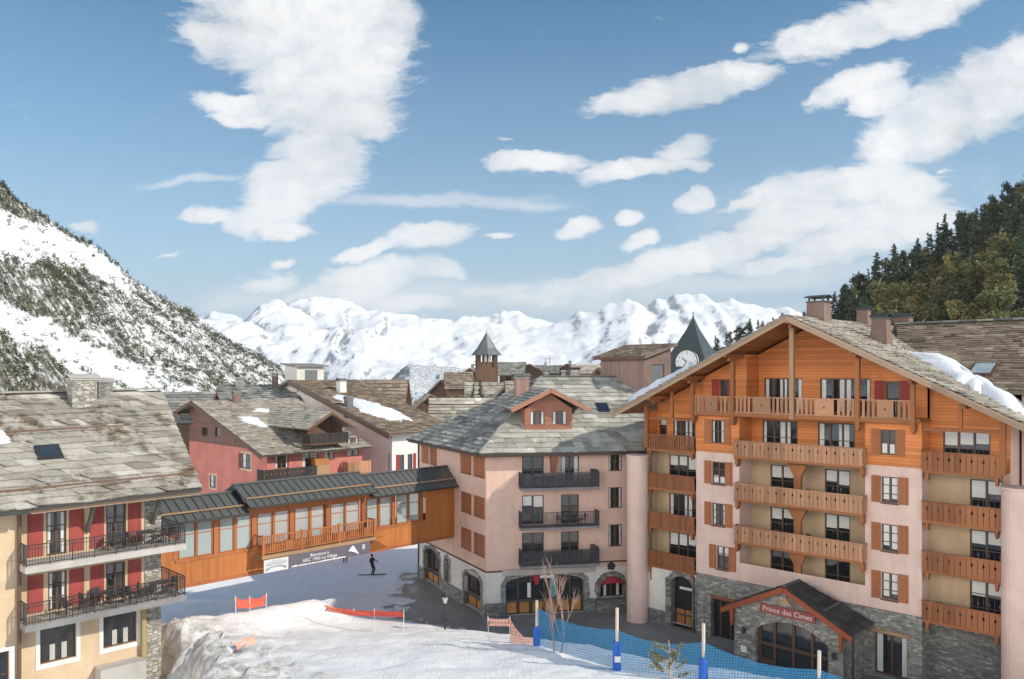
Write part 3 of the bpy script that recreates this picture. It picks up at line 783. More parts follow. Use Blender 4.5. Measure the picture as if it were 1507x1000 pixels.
# right hill -------------------------------------------------------
SIR = [(980,540),(1050,512),(1130,505),(1180,492),(1210,478),(1240,452),(1270,432),(1300,413),(1330,402),(1360,392),(1390,368),(1420,352),(1450,333),(1480,312),(1507,296),(1600,235),(1800,120),(1950,60)]
def rpoint(px, s):
    D0 = lerpk([(980, 330), (1200, 190), (1900, 130)], px); D1 = lerpk([(980, 480), (1200, 400), (1507, 430), (1900, 400)], px)
    tx = (px-CX)/F; D = D0+(D1-D0)*s; zc = CZ+(HY-lerpk(SIR, px))/F*D1; zb = CZ+(HY-560)/F*D0-6
    p = Vector((tx*D, D, 0))
    z = zb+(zc-zb)*s**1.05+noise.fractal(p*.02, .9, 2, 5)*4*math.sin(math.pi*min(1, s)) if s <= 1 else zc-(s-1)*120
    return Vector((tx*D, D, z))
def build_right():
    V = []; cols = 90; rows = 60
    for j in range(rows+9):
        for i in range(cols+1): V.append(tuple(rpoint(980+i*970/cols, j/rows)))
    m, t, b = nt('ForestFloor'); co = coords(t, (.05,)*3); n = noise_(t, co, 5, 8, .7)
    L_(t, mix(t, ramp(t, n, [(.5, (0, 0, 0)), (.62, (1, 1, 1))]), (.05, .042, .03), (.7, .71, .73)), b.inputs['Base Color'])
    b.inputs['Roughness'].default_value = .9
    grid_mesh('wooded_hillside', V, cols+1, m)
build_right()
# ================================================================ timber-gabled hotel (right)
FH = Fr((17.4, 51.6), -45)
HT = thing('hotel', 'large chalet hotel with orange timber gable, stacked wooden balconies and pink render walls', 'hotel', (17.4, 51.6, 0), -45)
XC = .65; EXT = 13.3; PIT = .482; ZA = 21.5           # ridge x, half width, pitch, apex
def hz(x, z0=ZA): return z0-abs(x-XC)*PIT
LV = [4.2, 6.99, 9.78, 12.57, 15.36]
def build_hotel():
    cl = [(-3.35, 4.85)]
    # ---- walls
    zt = LV[3]
    sideL, sideR = (-6.65, -3.35), (4.85, 8.0)
    wL = [(-5.42, -4.42, 10.45, 11.95), (-5.42, -4.42, 7.65, 9.15), (-5.05, -4.15, 4.75, 6.3)]
    wR = [(5.78, 6.72, 10.45, 11.95), (5.78, 6.72, 7.65, 9.2), (5.78, 6.72, 4.85, 6.4)]
    b = MB()
    wallface(b, *sideL, LV[0], zt, 0, wL); wallface(b, *sideR, LV[0], zt, 0, wR)
    wallface(b, *cl[0], LV[0], 5.42, 0)                                # parapet under the lowest loggia
    for x, s in ((-6.65, 1), (-3.35, -1), (4.85, 1), (8.0, -1)):
        D = 1.6 if x in (-3.35, 4.85) else 1.3
        b.quad((x, 0, LV[0]), (x, D, LV[0]), (x, D, zt), (x, 0, zt))
    b.build('wall', MT['pinkH'], HT)
    # loggia back walls, cream render below, timber above
    doorsC = [(-1.98, -.35), (1.7, 3.3)]
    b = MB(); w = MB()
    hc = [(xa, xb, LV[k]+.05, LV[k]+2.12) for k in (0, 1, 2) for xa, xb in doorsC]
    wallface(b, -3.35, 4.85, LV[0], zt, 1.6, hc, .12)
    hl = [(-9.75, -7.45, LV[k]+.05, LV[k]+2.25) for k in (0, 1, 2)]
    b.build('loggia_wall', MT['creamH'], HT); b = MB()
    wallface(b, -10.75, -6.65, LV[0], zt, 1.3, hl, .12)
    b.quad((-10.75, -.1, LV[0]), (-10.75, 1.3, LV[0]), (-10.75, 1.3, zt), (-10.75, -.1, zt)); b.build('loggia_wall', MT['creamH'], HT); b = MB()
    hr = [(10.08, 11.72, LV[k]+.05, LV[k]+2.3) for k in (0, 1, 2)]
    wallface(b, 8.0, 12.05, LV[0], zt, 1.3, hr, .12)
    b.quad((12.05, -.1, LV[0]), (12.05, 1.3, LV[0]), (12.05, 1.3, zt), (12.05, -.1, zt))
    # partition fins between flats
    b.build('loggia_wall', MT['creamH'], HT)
    # ---- timber upper storeys
    w = MB()
    gh_ = lambda x: hz(x)-.36
    wLt = [(-5.45, -4.5, 13.2, 14.78)]; wRt = [(5.72, 6.58, 13.22, 14.68)]
    wallface(w, -6.65, -3.35, zt, LV[4], -.03, wLt); wallface(w, 4.85, 8.0, zt, LV[4], -.03, wRt)
    for x in (-6.65, -3.35, 4.85, 8.0): w.quad((x, -.03, zt), (x, 2.6, zt), (x, 2.6, LV[4]), (x, -.03, LV[4]))
    # level 3 recess backs
    wallface(w, -3.35, 4.85, zt, LV[4], 1.6, [(-2.55, -.1, zt+.05, zt+2.25), (1.25, 3.6, zt+.05, zt+2.25)], .12)
    wallface(w, -10.75, -6.65, zt, 14.72, 1.3, [(-10.6, -9.95, zt+.5, zt+2.2), (-9.4, -7.55, zt+.05, zt+2.15)], .12)
    wallface(w, 8.0, 12.05, zt, 14.8, 1.3, [(8.7, 11.1, zt+.05, zt+2.25)], .12)
    w.poly([(-10.75, 1.3, 14.72), (-6.65, 1.3, 14.72), (-6.65, 1.3, gh_(-6.65)), (-10.75, 1.3, gh_(-10.75))])
    w.poly([(8.0, 1.3, 14.8), (12.05, 1.3, 14.8), (12.05, 1.3, gh_(12.05)), (8.0, 1.3, gh_(8.0))])
    # level 4: shutter bays forward, centre deep under the gable
    wallface(w, -6.65, -3.35, LV[4], 17.55, .9, [(-5.35, -4.75, 16.3, 17.5)], .15)
    w.poly([(-6.65, .9, 17.55), (-3.35, .9, 17.55), (-3.35, .9, gh_(-3.35)), (-6.65, .9, gh_(-6.65))])
    wallface(w, 4.85, 8.0, LV[4], 17.5, .9, [(5.66, 6.48, 15.45, 17.45)], .15)
    w.poly([(4.85, .9, 17.5), (8.0, .9, 17.5), (8.0, .9, gh_(8.0)), (4.85, .9, gh_(4.85))])
    wallface(w, -3.35, 4.85, LV[4], 17.75, 2.6, [(-2.95, -.25, LV[4]+.05, 17.6), (.95, 4.15, LV[4]+.05, 17.6)], .12)
    w.poly([(-3.35, 2.6, 17.75), (4.85, 2.6, 17.75), (4.85, 2.6, gh_(4.85)), (XC, 2.6, gh_(XC)), (-3.35, 2.6, gh_(-3.35))])
    for x in (-3.35, 4.85): w.poly([(x, .9, LV[4]), (x, 2.6, LV[4]), (x, 2.6, gh_(x)), (x, .9, gh_(x))])
    w.quad((-10.75, -.1, zt), (-10.75, 1.3, zt), (-10.75, 1.3, 15.2), (-10.75, -.1, 15.2))
    w.build('timber_gable', MT['gablewood'], HT)
    f = MB()
    for k in (1, 2, 3):                                   # floor slabs / loggia ceilings
        f.box(-3.33, 4.83, -.35, 1.6, LV[k]-.16, LV[k]); f.box(-10.74, -6.66, .0, 1.29, LV[k]-.16, LV[k]); f.box(8.01, 12.04, .0, 1.29, LV[k]-.16, LV[k])
    f.box(-10.74, -6.66, .0, 1.29, LV[0]-.16, LV[0]); f.box(8.01, 12.04, 0, 1.29, LV[0]-.16, LV[0])
    f.box(-6.7, 8.05, -.45, 2.6, LV[4]-.18, LV[4])
    f.build('floor_slab', MT['soffit'], HT)
    # sides and back
    s = MB()
    s.quad((-10.76, 1.3, 0), (-10.76, 15, 0), (-10.76, 15, hz(-10.76)-.4), (-10.76, 1.3, hz(-10.76)-.4))
    s.quad((12.06, 1.3, 0), (12.06, 15, 0), (12.06, 15, hz(12.06)-.4), (12.06, 1.3, hz(12.06)-.4))
    s.poly([(-10.76, 15, 0), (12.06, 15, 0), (12.06, 15, hz(12.06)-.4), (XC, 15, ZA-.4), (-10.76, 15, hz(-10.76)-.4)])
    s.build('side_wall', MT['pinkH'], HT)
    # ---- ground storey
    g = MB()
    wallface(g, -6.6, -2.2, -.6, LV[0], -.06, [(-5.46, -3.65, -.6, 2.7)], .5)
    g.poly([(-6.6, -.06, -.6), (-6.6, .5, -.6), (-6.6, .5, LV[0]), (-6.6, -.06, LV[0])])
    wallface(g, -2.2, 8.03, -.6, LV[0], -.06, [(5.4, 7.25, .45, 2.85)], .5)
    g.quad((8.03, -.06, -.6), (8.03, 1.25, -.6), (8.03, 1.25, LV[0]), (8.03, -.06, LV[0]))
    g.build('stone_base', MT['stone'], HT)
    g = MB(); wallface(g, 8.03, 12.1, -.6, LV[0]-.18, 1.1); g.build('stone_recess_wall', MT['stonedark'], HT)
    g = MB(); wallface(g, -10.8, -6.6, .95, LV[0], .04, [(-8.66, -6.9, .3, 3.75)], .5); g.build('ground_wall', MT['white'], HT)
    g = MB(); wallface(g, -10.8, -6.6, -.6, 1.0, -.02, [(-8.66, -6.9, -.6, 1.0)], .5); g.build('stone_plinth', MT['stonedark'], HT)
    # arched doorway with ragged stone surround
    a = MB(); ring_in = []; ring_out = []
    for i in range(13):
        t = math.pi*i/12; ring_in.append((-7.78-.86*math.cos(t), 3.1+.62*math.sin(t)))
        r = random.uniform(1.22, 1.45); ring_out.append((-7.78-r*math.cos(t), 3.1+(r-.3)*math.sin(t)))
    ring_in = [(-8.64, -.5)]+ring_in+[(-6.92, -.5)]; ring_out = [(-9.15, -.5)]+ring_out+[(-6.62, -.5)]
    for i in range(len(ring_in)-1):
        p = [ring_in[i], ring_in[i+1], ring_out[i+1], ring_out[i]]
        a.prism(p, -.10, .38)
    a.build('door_arch', MT['stonedark'], HT)
    d = MB(); d.box(-8.64, -6.92, .40, .46, -.3, 3.74); o = d.build('shop_door', MT['black'], HT)
    for xa, xb in ((-8.5, -7.85), (-7.72, -7.06)): bit(o, 'door_panel', MT['orangewood'], lambda q: q.box(xa, xb, .37, .395, .3, 1.3))
    sg = MB(); sg.box(-8.3, -7.0, .33, .36, 2.62, 2.98); o2 = sg.build('shop_sign', MT['black'], o)
    # pavement doorway and big window in the stone
    d = MB(); d.box(-5.46, -3.65, .36, .42, -.3, 2.7); o = d.build('doorway', MT['black'], HT)
    q = MB(); q.box(-5.5, -3.6, -.12, -.065, 2.71, 2.95); q.build('lintel', MT['redpaint'] if False else MT['framered'], o)
    q = MB(); q.box(-5.0, -4.86, .3, .355, -.3, 2.6); q.box(-4.2, -4.1, .3, .355, -.3, 2.6); q.build('door_frame', MT['frame'], o)
    window(HT, 5.4, 7.25, .45, 2.85, .12, 2, 1, cur='side', fw=.09)
    q = MB(); q.box(5.25, 7.4, -.14, -.065, 2.86, 3.05); q.build('lintel', MT['post'], HT)
    q = MB(); q.box(5.3, 7.35, -.16, -.065, .3, .44); q.build('window_sill', MT['concdark'], HT)
    # ---- windows with shutters
    for (xa, xb, za, zb) in wL+wR:
        window(HT, xa, xb, za, zb, .10, 2, 3, cur='full' if xa > 0 else random.choice(['top', 'side', 'low']))
        m = MT['shutter']
        shutter(HT, xa-.56, xa-.03, za-.03, zb+.03, 0, m); shutter(HT, xb+.03, xb+.56, za-.03, zb+.03, 0, m)
        q = MB(); q.box(xa-.04, xb+.04, -.05, .1, za-.09, za-.005); q.build('window_sill', MT['frame'], HT)
    for (xa, xb, za, zb) in wLt+wRt:
        window(HT, xa, xb, za, zb, .06, 2, 2, cur='low' if xa > 0 else 'side')
        shutter(HT, xa-.52, xa-.03, za-.05, zb+.03, -.03, MT['shutter']); shutter(HT, xb+.03, xb+.52, za-.05, zb+.03, -.03, MT['shutter'])
    window(HT, -5.35, -4.75, 16.3, 17.5, 1.0, 1, 1); shutter(HT, -5.95, -5.38, 16.25, 17.52, .9, MT['shutterred']); shutter(HT, -4.72, -4.15, 16.25, 17.52, .9, MT['shutterred'])
    window(HT, 5.66, 6.48, 15.45, 17.45, 1.0, 1, 3); shutter(HT, 5.05, 5.63, 16.3, 17.5, .9, MT['shutterred']); shutter(HT, 6.51, 7.1, 16.3, 17.5, .9, MT['shutterred'])
    # french windows
    cu = ['top', 'top', 'top', 'side']
    for (xa, xb, za, zb) in hc: window(HT, xa, xb, za, zb, 1.66, 2, 2, cur='top' if za > 6 else None)
    for (xa, xb, za, zb) in hl: window(HT, xa, xb, za, zb, 1.36, 3, 2, cur=random.choice(['top', 'side', 'top']))
    for (xa, xb, za, zb) in hr: window(HT, xa, xb, za, zb, 1.36, 2, 3 if za < 5 else 2, cur='top')
    for xa, xb in ((-2.55, -.1), (1.25, 3.6)): window(HT, xa, xb, zt+.05, zt+2.25, 1.66, 3, 2, cur=random.choice(['top', 'side']))
    window(HT, -10.6, -9.95, zt+.5, zt+2.2, 1.36, 1, 2, cur='top'); window(HT, -9.4, -7.55, zt+.05, zt+2.15, 1.36, 3, 2, cur='side')
    window(HT, 8.7, 11.1, zt+.05, zt+2.25, 1.36, 3, 2, cur='top')
    window(HT, -2.95, -.25, LV[4]+.05, 17.6, 2.66, 4, 1, cur='side'); window(HT, .95, 4.15, LV[4]+.05, 17.6, 2.66, 4, 1, cur='side')
    # hanging brackets (wooden console in each centre loggia) and corner brackets
    for k in (0, 1, 2):
        q = MB(); q.box(.3, .75, .25, .5, LV[k]+.02, LV[k]+1.6)
        q.prism([(.3, LV[k]+1.6), (.75, LV[k]+1.6), (1.1, LV[k]+2.4), (-.15, LV[k]+2.4)], .27, .48); q.build('divider_screen', MT['beam'], HT)
    # ---- balconies
    for k in (1, 2, 3):
        z = LV[k]
        o = plank_rail(HT, -3.42, 4.95, z-.02, z+.98, -.55, MT['rail'], 'notch', ends=.5, name='balcony_rail')
        q = MB(); q.box(-3.42, 4.95, -.6, -.36, z-.22, z-.04)
        for x in (-3.3, 4.83):
            q.prism([(x-.11, z-.23), (x+.11, z-.23), (x+.09, z-.6), (x+.0, z-.78), (x-.09, z-.6)], -.5, -.05)
        q.build('balcony_beam', MT['beam'], o)
    for k in range(4):
        z = LV[k]
        a = plank_rail(HT, -10.7, -6.7, z, z+1.0, -.1, MT['railred'], 'plain' if k < 3 else 'slot', pitch=.2, name='balcony_rail')
        c = plank_rail(HT, 8.05, 12.0, z, z+1.02, -.12, MT['railred'], 'notch', pitch=.29, name='balcony_rail')
        for x0, x1, o in ((-10.7, -6.7, a), (8.05, 12.0, c)):
            q = MB(); q.box(x0, x1, -.14, .02, z-.2, z-.055)
            for x in (x0+.25, x1-.25): q.prism([(x-.1, z-.2), (x+.1, z-.2), (x+.05, z-.62), (x-.05, z-.62)], -.12, .2)
            q.build('balcony_beam', MT['beam'], o)
    # top balcony with posts and solid centre panels
    z = LV[4]
    for xa, xb in ((-6.6, -3.7), (-3.45, .42), (.72, 4.45), (4.75, 7.6)):
        w_ = xb-xa; m_ = (xa+xb)/2; h_ = .32*w_/2
        b = MB(); b.box(xa, xb, -.52, -.40, z+.98, z+1.05); b.box(xa, xb, -.50, -.43, z-.04, z+.06)
        b.box(m_-h_, m_+h_, -.51, -.455, z+.06, z+.98)
        x = xa+.12
        while x < xb-.1:
            if abs(x+.08-m_) > h_+.12: b.box(x, x+.16, -.515, -.47, z-.05, z+.98)
            x += .285
        o = b.build('balcony_rail', MT['rail'], HT)
        q = MB(); q.lathe((m_, -.52, z+.5), [(.001, -.06), (.05, -.05), (.05, .05), (.001, .06)], 6); q.build('rosette', MT['frame'], o)
    b = MB(); b.box(-6.7, 7.7, -.56, -.46, z-.26, z-.05); b.build('balcony_beam', MT['beam'], HT)
    for x in (-3.58, 4.6): bit(HT, 'gable_post', MT['beam'], lambda p: p.box(x-.13, x+.13, -.6, -.34, z-.5, hz(x)-.42))
    p = MB(); p.box(.43, .71, -.66, -.38, z-.3, ZA-.6); p.build('gable_post', MT['post'], HT)
    for x in (-6.62, 7.68): bit(HT, 'gable_post', MT['beam'], lambda p: p.box(x-.12, x+.12, -.58, -.36, z-.35, hz(x)-.42))
    for x in (-10.72, 12.05): bit(HT, 'corner_post', MT['beam'], lambda p: p.box(x-.14, x+.14, -.22, .06, zt, hz(x)-.45))
    for x in (-8.6, 10.0): bit(HT, 'king_post', MT['beam'], lambda p: p.box(x-.09, x+.09, -.1, .08, 14.75, hz(x)-.42))
    bit(HT, 'cross_beam', MT['beam'], lambda p: p.box(-10.6, -6.75, -.12, .1, 14.6, 14.75)); bit(HT, 'cross_beam', MT['beam'], lambda p: p.box(8.1, 11.9, -.12, .1, 14.72, 14.75+.17))
    for x in (-6.62, 7.68, -3.58, 4.6): bit(HT, 'carved_bracket', MT['beam'], lambda p: p.prism([(x-.12, z-.36), (x+.12, z-.36), (x+.12, z-.6), (x, z-.85), (x-.12, z-.6)], -.55, -.04))
    # ---- roof
    YF, YB = -1.5, 16.0
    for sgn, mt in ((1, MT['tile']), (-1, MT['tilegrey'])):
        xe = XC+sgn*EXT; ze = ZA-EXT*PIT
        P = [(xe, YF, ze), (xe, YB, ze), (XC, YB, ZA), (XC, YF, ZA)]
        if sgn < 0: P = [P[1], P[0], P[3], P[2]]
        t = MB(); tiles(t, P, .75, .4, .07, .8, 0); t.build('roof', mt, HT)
        d = MB(); d.sheet([(xe, YF+.02, ze-.02), (xe, YB, ze-.02), (XC, YB, ZA-.02), (XC, YF+.02, ZA-.02)], .16); d.build('roof_soffit', MT['soffit'], HT)
        g = MB(); g.beam((xe+sgn*.1, YF+.1, ze-.08), (xe+sgn*.1, YB, ze-.08), .15, .13); g.build('gutter', MT['gutter'], HT)
    g = MB()
    for sgn in (1, -1):
        g.beam((XC+sgn*.02, YF-.03, ZA-.2), (XC+sgn*(EXT+.1), YF-.03, ZA-.2-(EXT+.1)*PIT), .06, .34, up=(0, 0, 1))
        g.beam((XC+sgn*.02, YF-.09, ZA-.08), (XC+sgn*(EXT+.1), YF-.09, ZA-.08-(EXT+.1)*PIT), .05, .13, up=(0, 0, 1))
    g.build('bargeboard', MT['barge'], HT)
    for x in (-9.6, -6.62, -3.58, XC, 4.6, 7.68, 10.4):
        bit(HT, 'purlin', MT['beam'], lambda g: (g.box(x-.11, x+.11, YF+.02, 1.2, hz(x)-.5, hz(x)-.24), g.prism([(x-.1, hz(x)-.51), (x+.1, hz(x)-.51), (x+.1, hz(x)-.75), (x-.1, hz(x)-.75)], YF+.5, .0)))
    # chimneys on the ridge and right slope
    for px, py, bx in ((1190, 468, .9), (1253, 474, 1.1)):
        pass
    chimney(HT, .85, 2.6, ZA-.35, ZA+1.5, 1.25, 1.1, .9)
    chimney(HT, 1.0, 9.5, ZA-.35, ZA+1.3, .85, .75, .85, legs=False)
    chimney(HT, 4.1, 4.4, ZA-2.1, ZA+.6, 1.15, 1.05, .76, legs=False)
    chimney(HT, 2.6, 12.5, ZA-1.2, ZA+1.0, 1.2, .9, .85, legs=False)
    # round corner columns
    c = MB(); c.lathe((-11.35, -.35, 0), [(.78, -.6), (.78, 11.86), (.85, 11.9), (.85, 12.0), (.1, 12.06)], 24); c.build('round_column', MT['pinkH'], HT)
    c = MB(); c.lathe((12.85, -.35, 0), [(.80, -.6), (.80, 11.9), (.87, 11.95), (.87, 12.05), (.1, 12.1)], 24); c.build('round_column', MT['pinkH'], HT)
    # ---- entrance porch
    X0, X1, XM, ZE, ZP, YP = -2.55, 5.4, 1.45, 3.35, 5.35, -3.1
    pr = MB()
    for sgn, xe in ((1, X1), (-1, X0)):
        P = [(xe, YP-.35, ZE), (xe, -.07, ZE), (XM, -1.3, ZP), (XM, YP-.35, ZP)]
        if sgn < 0: P = [P[1], P[0], P[3], P[2]]
        tiles(pr, P, .6, .45, .03, .3, 0, .12)
    P = [(X0, -.07, ZE), (X1, -.07, ZE), (XM, -1.3, ZP)]
    pr.sheet([(X1, -.07, ZE), (XM, -1.3, ZP), (X0, -.07, ZE)], .05)
    o = pr.build('porch_roof', M_tile('DarkPorchSlate', [(0, (.05, .045, .045)), (.5, (.075, .068, .065)), (1, (.115, .105, .1))], (.04, .035, .03), .3), HT)
    q = MB()
    for sgn, xe in ((1, X1+.1), (-1, X0-.1)):
        q.beam((XM, YP-.4, ZP-.17), (xe, YP-.4, ZE-.2), .09, .30)
        q.prism([(xe-sgn*.55, ZE-.05), (xe-sgn*.8, ZE-.0), (xe-sgn*.72, ZE-1.0), (xe-sgn*.62, ZE-1.05)], YP-.33, YP-.12)
    q.build('porch_bargeboard', M_wood('RedBargeboard', (.30, .075, .035), 'X', 9, .9, .2), o)
    q = MB()
    for x in (XM+1.6, ): q.beam((x+.6, YP+.2, hz(0)*0+ZP-.52*(x+.6-XM)+.1), (x+.6, YP+2.3, ZP-.52*(x+.6-XM)+.1), .09, .09)
    q.beam((XM, YP-.3, ZP+.03), (XM, -1.3, ZP+.03), .14, .1); q.build('ridge_flashing', MT['lead'], o)
    # porch stone front with the wide arch
    s = MB(); AX0, AX1, AZ, AR = -.52, 4.0, 2.35, .85
    arch = [(AX0+(AX1-AX0)*i/16, AZ+AR*math.sin(math.pi*(i/16))**.75) for i in range(17)]
    top = lambda x: ZP-.28-abs(x-XM)*(ZP-ZE)/((X1-X0)/2)
    for (xa, za), (xb, zb) in zip(arch, arch[1:]): s.prism([(xa, za), (xb, zb), (xb, max(top(xb), zb+.02)), (xa, max(top(xa), za+.02))], YP, YP+.5)
    for xa, xb in ((-1.95, AX0), (AX1, 4.85)): s.prism([(xa, -.6), (xb, -.6), (xb, top(xb)), (xa, top(xa))], YP, YP+.5)
    for x in (-1.95, 4.85): s.quad((x, YP+.02, -.6), (x, -.07, -.6), (x, -.07, ZE), (x, YP+.02, ZE-.02))
    o = s.build('porch_wall', MT['stone'], HT)
    v = MB()
    for i in range(26):      # voussoirs
        u0 = i/26; u1 = (i+.86)/26; xa = AX0+(AX1-AX0)*u0; xb = AX0+(AX1-AX0)*u1
        za = AZ+AR*math.sin(math.pi*u0)**.75; zb = AZ+AR*math.sin(math.pi*u1)**.75; k = random.uniform(.22, .34)
        v.prism([(xa, za-.02), (xb, zb-.02), (xb+(xb-XM)*.05, zb+k), (xa+(xa-XM)*.05, za+k)], YP-.05, YP+.3)
    v.build('arch_stone', MT['stonelight'], o)
    v = MB()
    v.prism([(AX0, -.5), (AX1, -.5)]+[(x, z) for x, z in reversed(arch)], YP+.42, YP+.48); gl = v.build('entrance_glazing', MT['glass'], o)
    v = MB()
    for x in (AX0+.12, .55, 1.75, 2.9, AX1-.12): v.box(x-.09, x+.09, YP+.34, YP+.415, -.5, AZ+AR*math.sin(math.pi*min(.97, max(.03, (x-AX0)/(AX1-AX0))))**.75-.03)
    v.box(AX0, AX1, YP+.33, YP+.41, 1.42, 1.6); v.box(AX0+.2, .5, YP+.36, YP+.40, -.4, .6); v.box(.65, 1.7, YP+.36, YP+.40, -.4, .35); v.box(1.85, 2.8, YP+.36, YP+.40, -.4, .35); v.box(3, AX1-.2, YP+.36, YP+.40, -.4, .6)
    v.build('entrance_frame', MT['frame'], gl)
    # name board on the porch
    bd = MB(); bd.box(-.15, 3.3, YP-.16, YP-.07, 3.52, 4.05); o2 = bd.build('name_board', M_plain('NameBoardRed', (.26, .06, .055), .6), HT)
    text(o2, 'Prince des Cimes', (1.58, YP-.165, 3.78), .44, M_plain('SignLetters', (.72, .55, .5), .6), (R(90), 0, 0))
    e = MB(); e.prism([(1.0, 4.22), (1.9, 4.22), (1.72, 4.38), (1.45, 4.72), (1.2, 4.38)], YP-.13, YP-.07)
    e.build('carved_crest', MT['post'], HT)
    for x, zc in ((-1.25, 1.95), (4.4, 1.75)):                    # wall lanterns
        l = MB(); l.lathe((x, YP-.16, zc), [(.07, 0), (.12, .05), (.13, .28), (.02, .42)], 8); l.box(x-.03, x+.03, YP-.15, YP-.002, zc+.3, zc+.36); l.build('wall_lantern', MT['steel'], HT)
    l = MB(); l.box(-1.5, -1.1, YP-.05, YP-.004, .75, 1.15); l.build('notice_plate', MT['whitepaint'], HT)
    for a, c, r in (((5.25, YP+.4, -.6), (5.25, YP+.4, 3.3), .07), ((-10.45, .05, 3), (-10.45, .05, 12.4), .055), ((-6.75, -.12, -.2), (-6.75, -.12, 3.9), .05)):
        bit(HT, 'downpipe', MT['gutter'], lambda d: d.tube(a, c, r))
build_hotel()
bit(HT, 'shop_fascia_strip', MT['curtain'], lambda q: (q.box(-8.2, -7.1, .318, .328, 2.72, 2.9)))

# roof of the hotel's rear wing
FW = Fr((17.4, 51.6), -45)
WG = thing('hotel_wing', 'long stone-slate roofed wing behind the timber hotel, with a skylight and grey ridge', 'building', (17.4, 51.6, 0), -45)
def build_wing():
    # ridge runs along the front direction, set behind the hotel
    yr = 11.6; x0, x1 = 4.5, 26.0; zr = 21.3; ye = 2.2; ze = 17.0
    P = [(x0+1.5, ye, ze), (x1, ye, ze), (x1, yr, zr), (x0-2, yr, zr)]
    t = MB(); tiles(t, P, .8, .36, .07, .9, 0, .25); t.build('roof', MT['tilebrown'], WG)
    t = MB(); t.sheet([(x0-2, yr+7, 18), (x1, yr+7, 18), (x1, yr, zr), (x0-2, yr, zr)], .2); t.build('rear_roof', MT['tilegrey'], WG)
    t = MB()
    x = x0-2
    while x < x1:
        t.beam((x, yr-.1, zr+.14), (x+1.0, yr-.1, zr+.14), .62, .12); x += 1.04
    t.build('ridge_slab', MT['tilegrey'], WG)
    w = MB(); w.quad((12.2, ye+.8, 0), (x1, ye+.8, 0), (x1, ye+.8, ze), (12.2, ye+.8, ze)); w.box(x0, x1, yr+6.4, yr+6.6, 0, 18.1)
    w.poly([(x1, ye+.8, 0), (x1, yr+6.5, 0), (x1, yr+6.5, 18), (x1, yr, zr-.2), (x1, ye+.8, ze)]); w.build('wall', MT['pinkH'], WG)
    k = (zr-ze)/(yr-ye)
    def onroof(x, y, h=0): return (x, y-h*.4, ze+(y-ye)*k+h)
    best = None                                  # where the roof shows the window in the photo
    for i in range(400):
        for j in range(90):
            x, y = 4+i*.05, 3+j*.1; X, Y = FW.w(x, y); z = ze+(y-ye)*k
            e = abs(CX+F*X/Y-1447)+abs(HY-F*(z-CZ)/Y-549)
            if best is None or e < best[0]: best = (e, x, y)
    xs, ys = best[1], best[2]; print('skylight', best)
    f = MB(); f.sheet([onroof(xs-.65, ys-.75, .28), onroof(xs+.65, ys-.75, .28), onroof(xs+.65, ys+.75, .28), onroof(xs-.65, ys+.75, .28)], .3); o = f.build('skylight', MT['frame'], WG)
    f = MB(); f.sheet([onroof(xs-.52, ys-.62, .30), onroof(xs+.52, ys-.62, .30), onroof(xs+.52, ys+.62, .30), onroof(xs-.52, ys+.62, .30)], .015); f.build('pane', M_glass('SkylightGlass', (.33, .38, .40), .08, 2.0), o)  # pale pane colour stands in for the sky's reflection
    chimney(WG, 16.6, 5.3, 17.6, 20.3, .9, .9, .9, MT['chim'])
build_wing()
def hotel_pt(x, y, dz=0.0): X, Y = FH.w(x, y); return (X, Y, hz(x)+dz)
n_r = Vector((PIT*math.cos(R(-45)), PIT*math.sin(R(-45)), 1)).normalized()
snowpatch('snow_patch', 'long tongue of snow sliding down the hotel roof beside the chimney', [hotel_pt(x, y) for x, y in ((5.0, 5.6), (6.2, 4.4), (8, 3.1), (9.8, 1.8), (11.4, .8), (13, .8), (13.2, 1.9), (12.2, 2.7), (10.8, 3.6), (9.2, 5.0), (7.4, 6.6), (5.4, 7.2))], n_r, seed=2, thick=.95)
n_l = Vector((-PIT*math.cos(R(-45)), -PIT*math.sin(R(-45)), 1)).normalized()
snowpatch('snow_patch', 'bluish strip of snow on the shaded left eave of the timber hotel', [hotel_pt(x, y) for x, y in ((-11.9, -1.25), (-9, -1.2), (-6.4, -1.1), (-6.9, 1.4), (-8.5, 2.6), (-10.2, 3.4), (-12.1, 3.2))], n_l, seed=5, thick=1.0, pw=10)
# ================================================================ pink corner house (middle)
PO = (-1.9, 60.0); FP = Fr(PO, 10.6)
PK = thing('corner_house', 'pink rendered corner house with dark metal balconies, grey slate hip roof and stone shop arches', 'apartment house', (PO[0], PO[1], 0), 10.6)
TL = Matrix.Rotation(R(-73.2), 4, 'Z')                 # left face frame -> house frame
def lf(x, y=0, z=0): return tuple(TL @ Vector((x, y, z)))
def ring(b, x0, x1, zs, rise, y, w=.35, w2=.5, d=.4, T=None, n=12, zb=-.3):
    """ragged stone surround of a segmental arch"""
    xm = (x0+x1)/2; r = (x1-x0)/2
    inn = [(x0, zb)]; out = [(x0-w, zb)]
    z = zb+.4
    while z < zs-.2: inn.append((x0, z)); out.append((x0-random.uniform(w*.75, w2), z)); z += .35
    for i in range(n+1):
        t = math.pi*i/n; inn.append((xm-r*math.cos(t), zs+rise*math.sin(t))); k = random.uniform(w*.8, w2)
        out.append((xm-(r+k)*math.cos(t), zs+(rise+k*.85)*math.sin(t)+.02))
    k = len(inn)
    while z > zb+.1:
        z -= .35
        if z < zs-.2 and z > zb+.1: inn.append((x1, z)); out.append((x1+random.uniform(w*.75, w2), z))
    inn.append((x1, zb)); out.append((x1+w, zb))
    for i in range(len(inn)-1): b.prism([inn[i], inn[i+1], out[i+1], out[i]], y-.06, y+d)
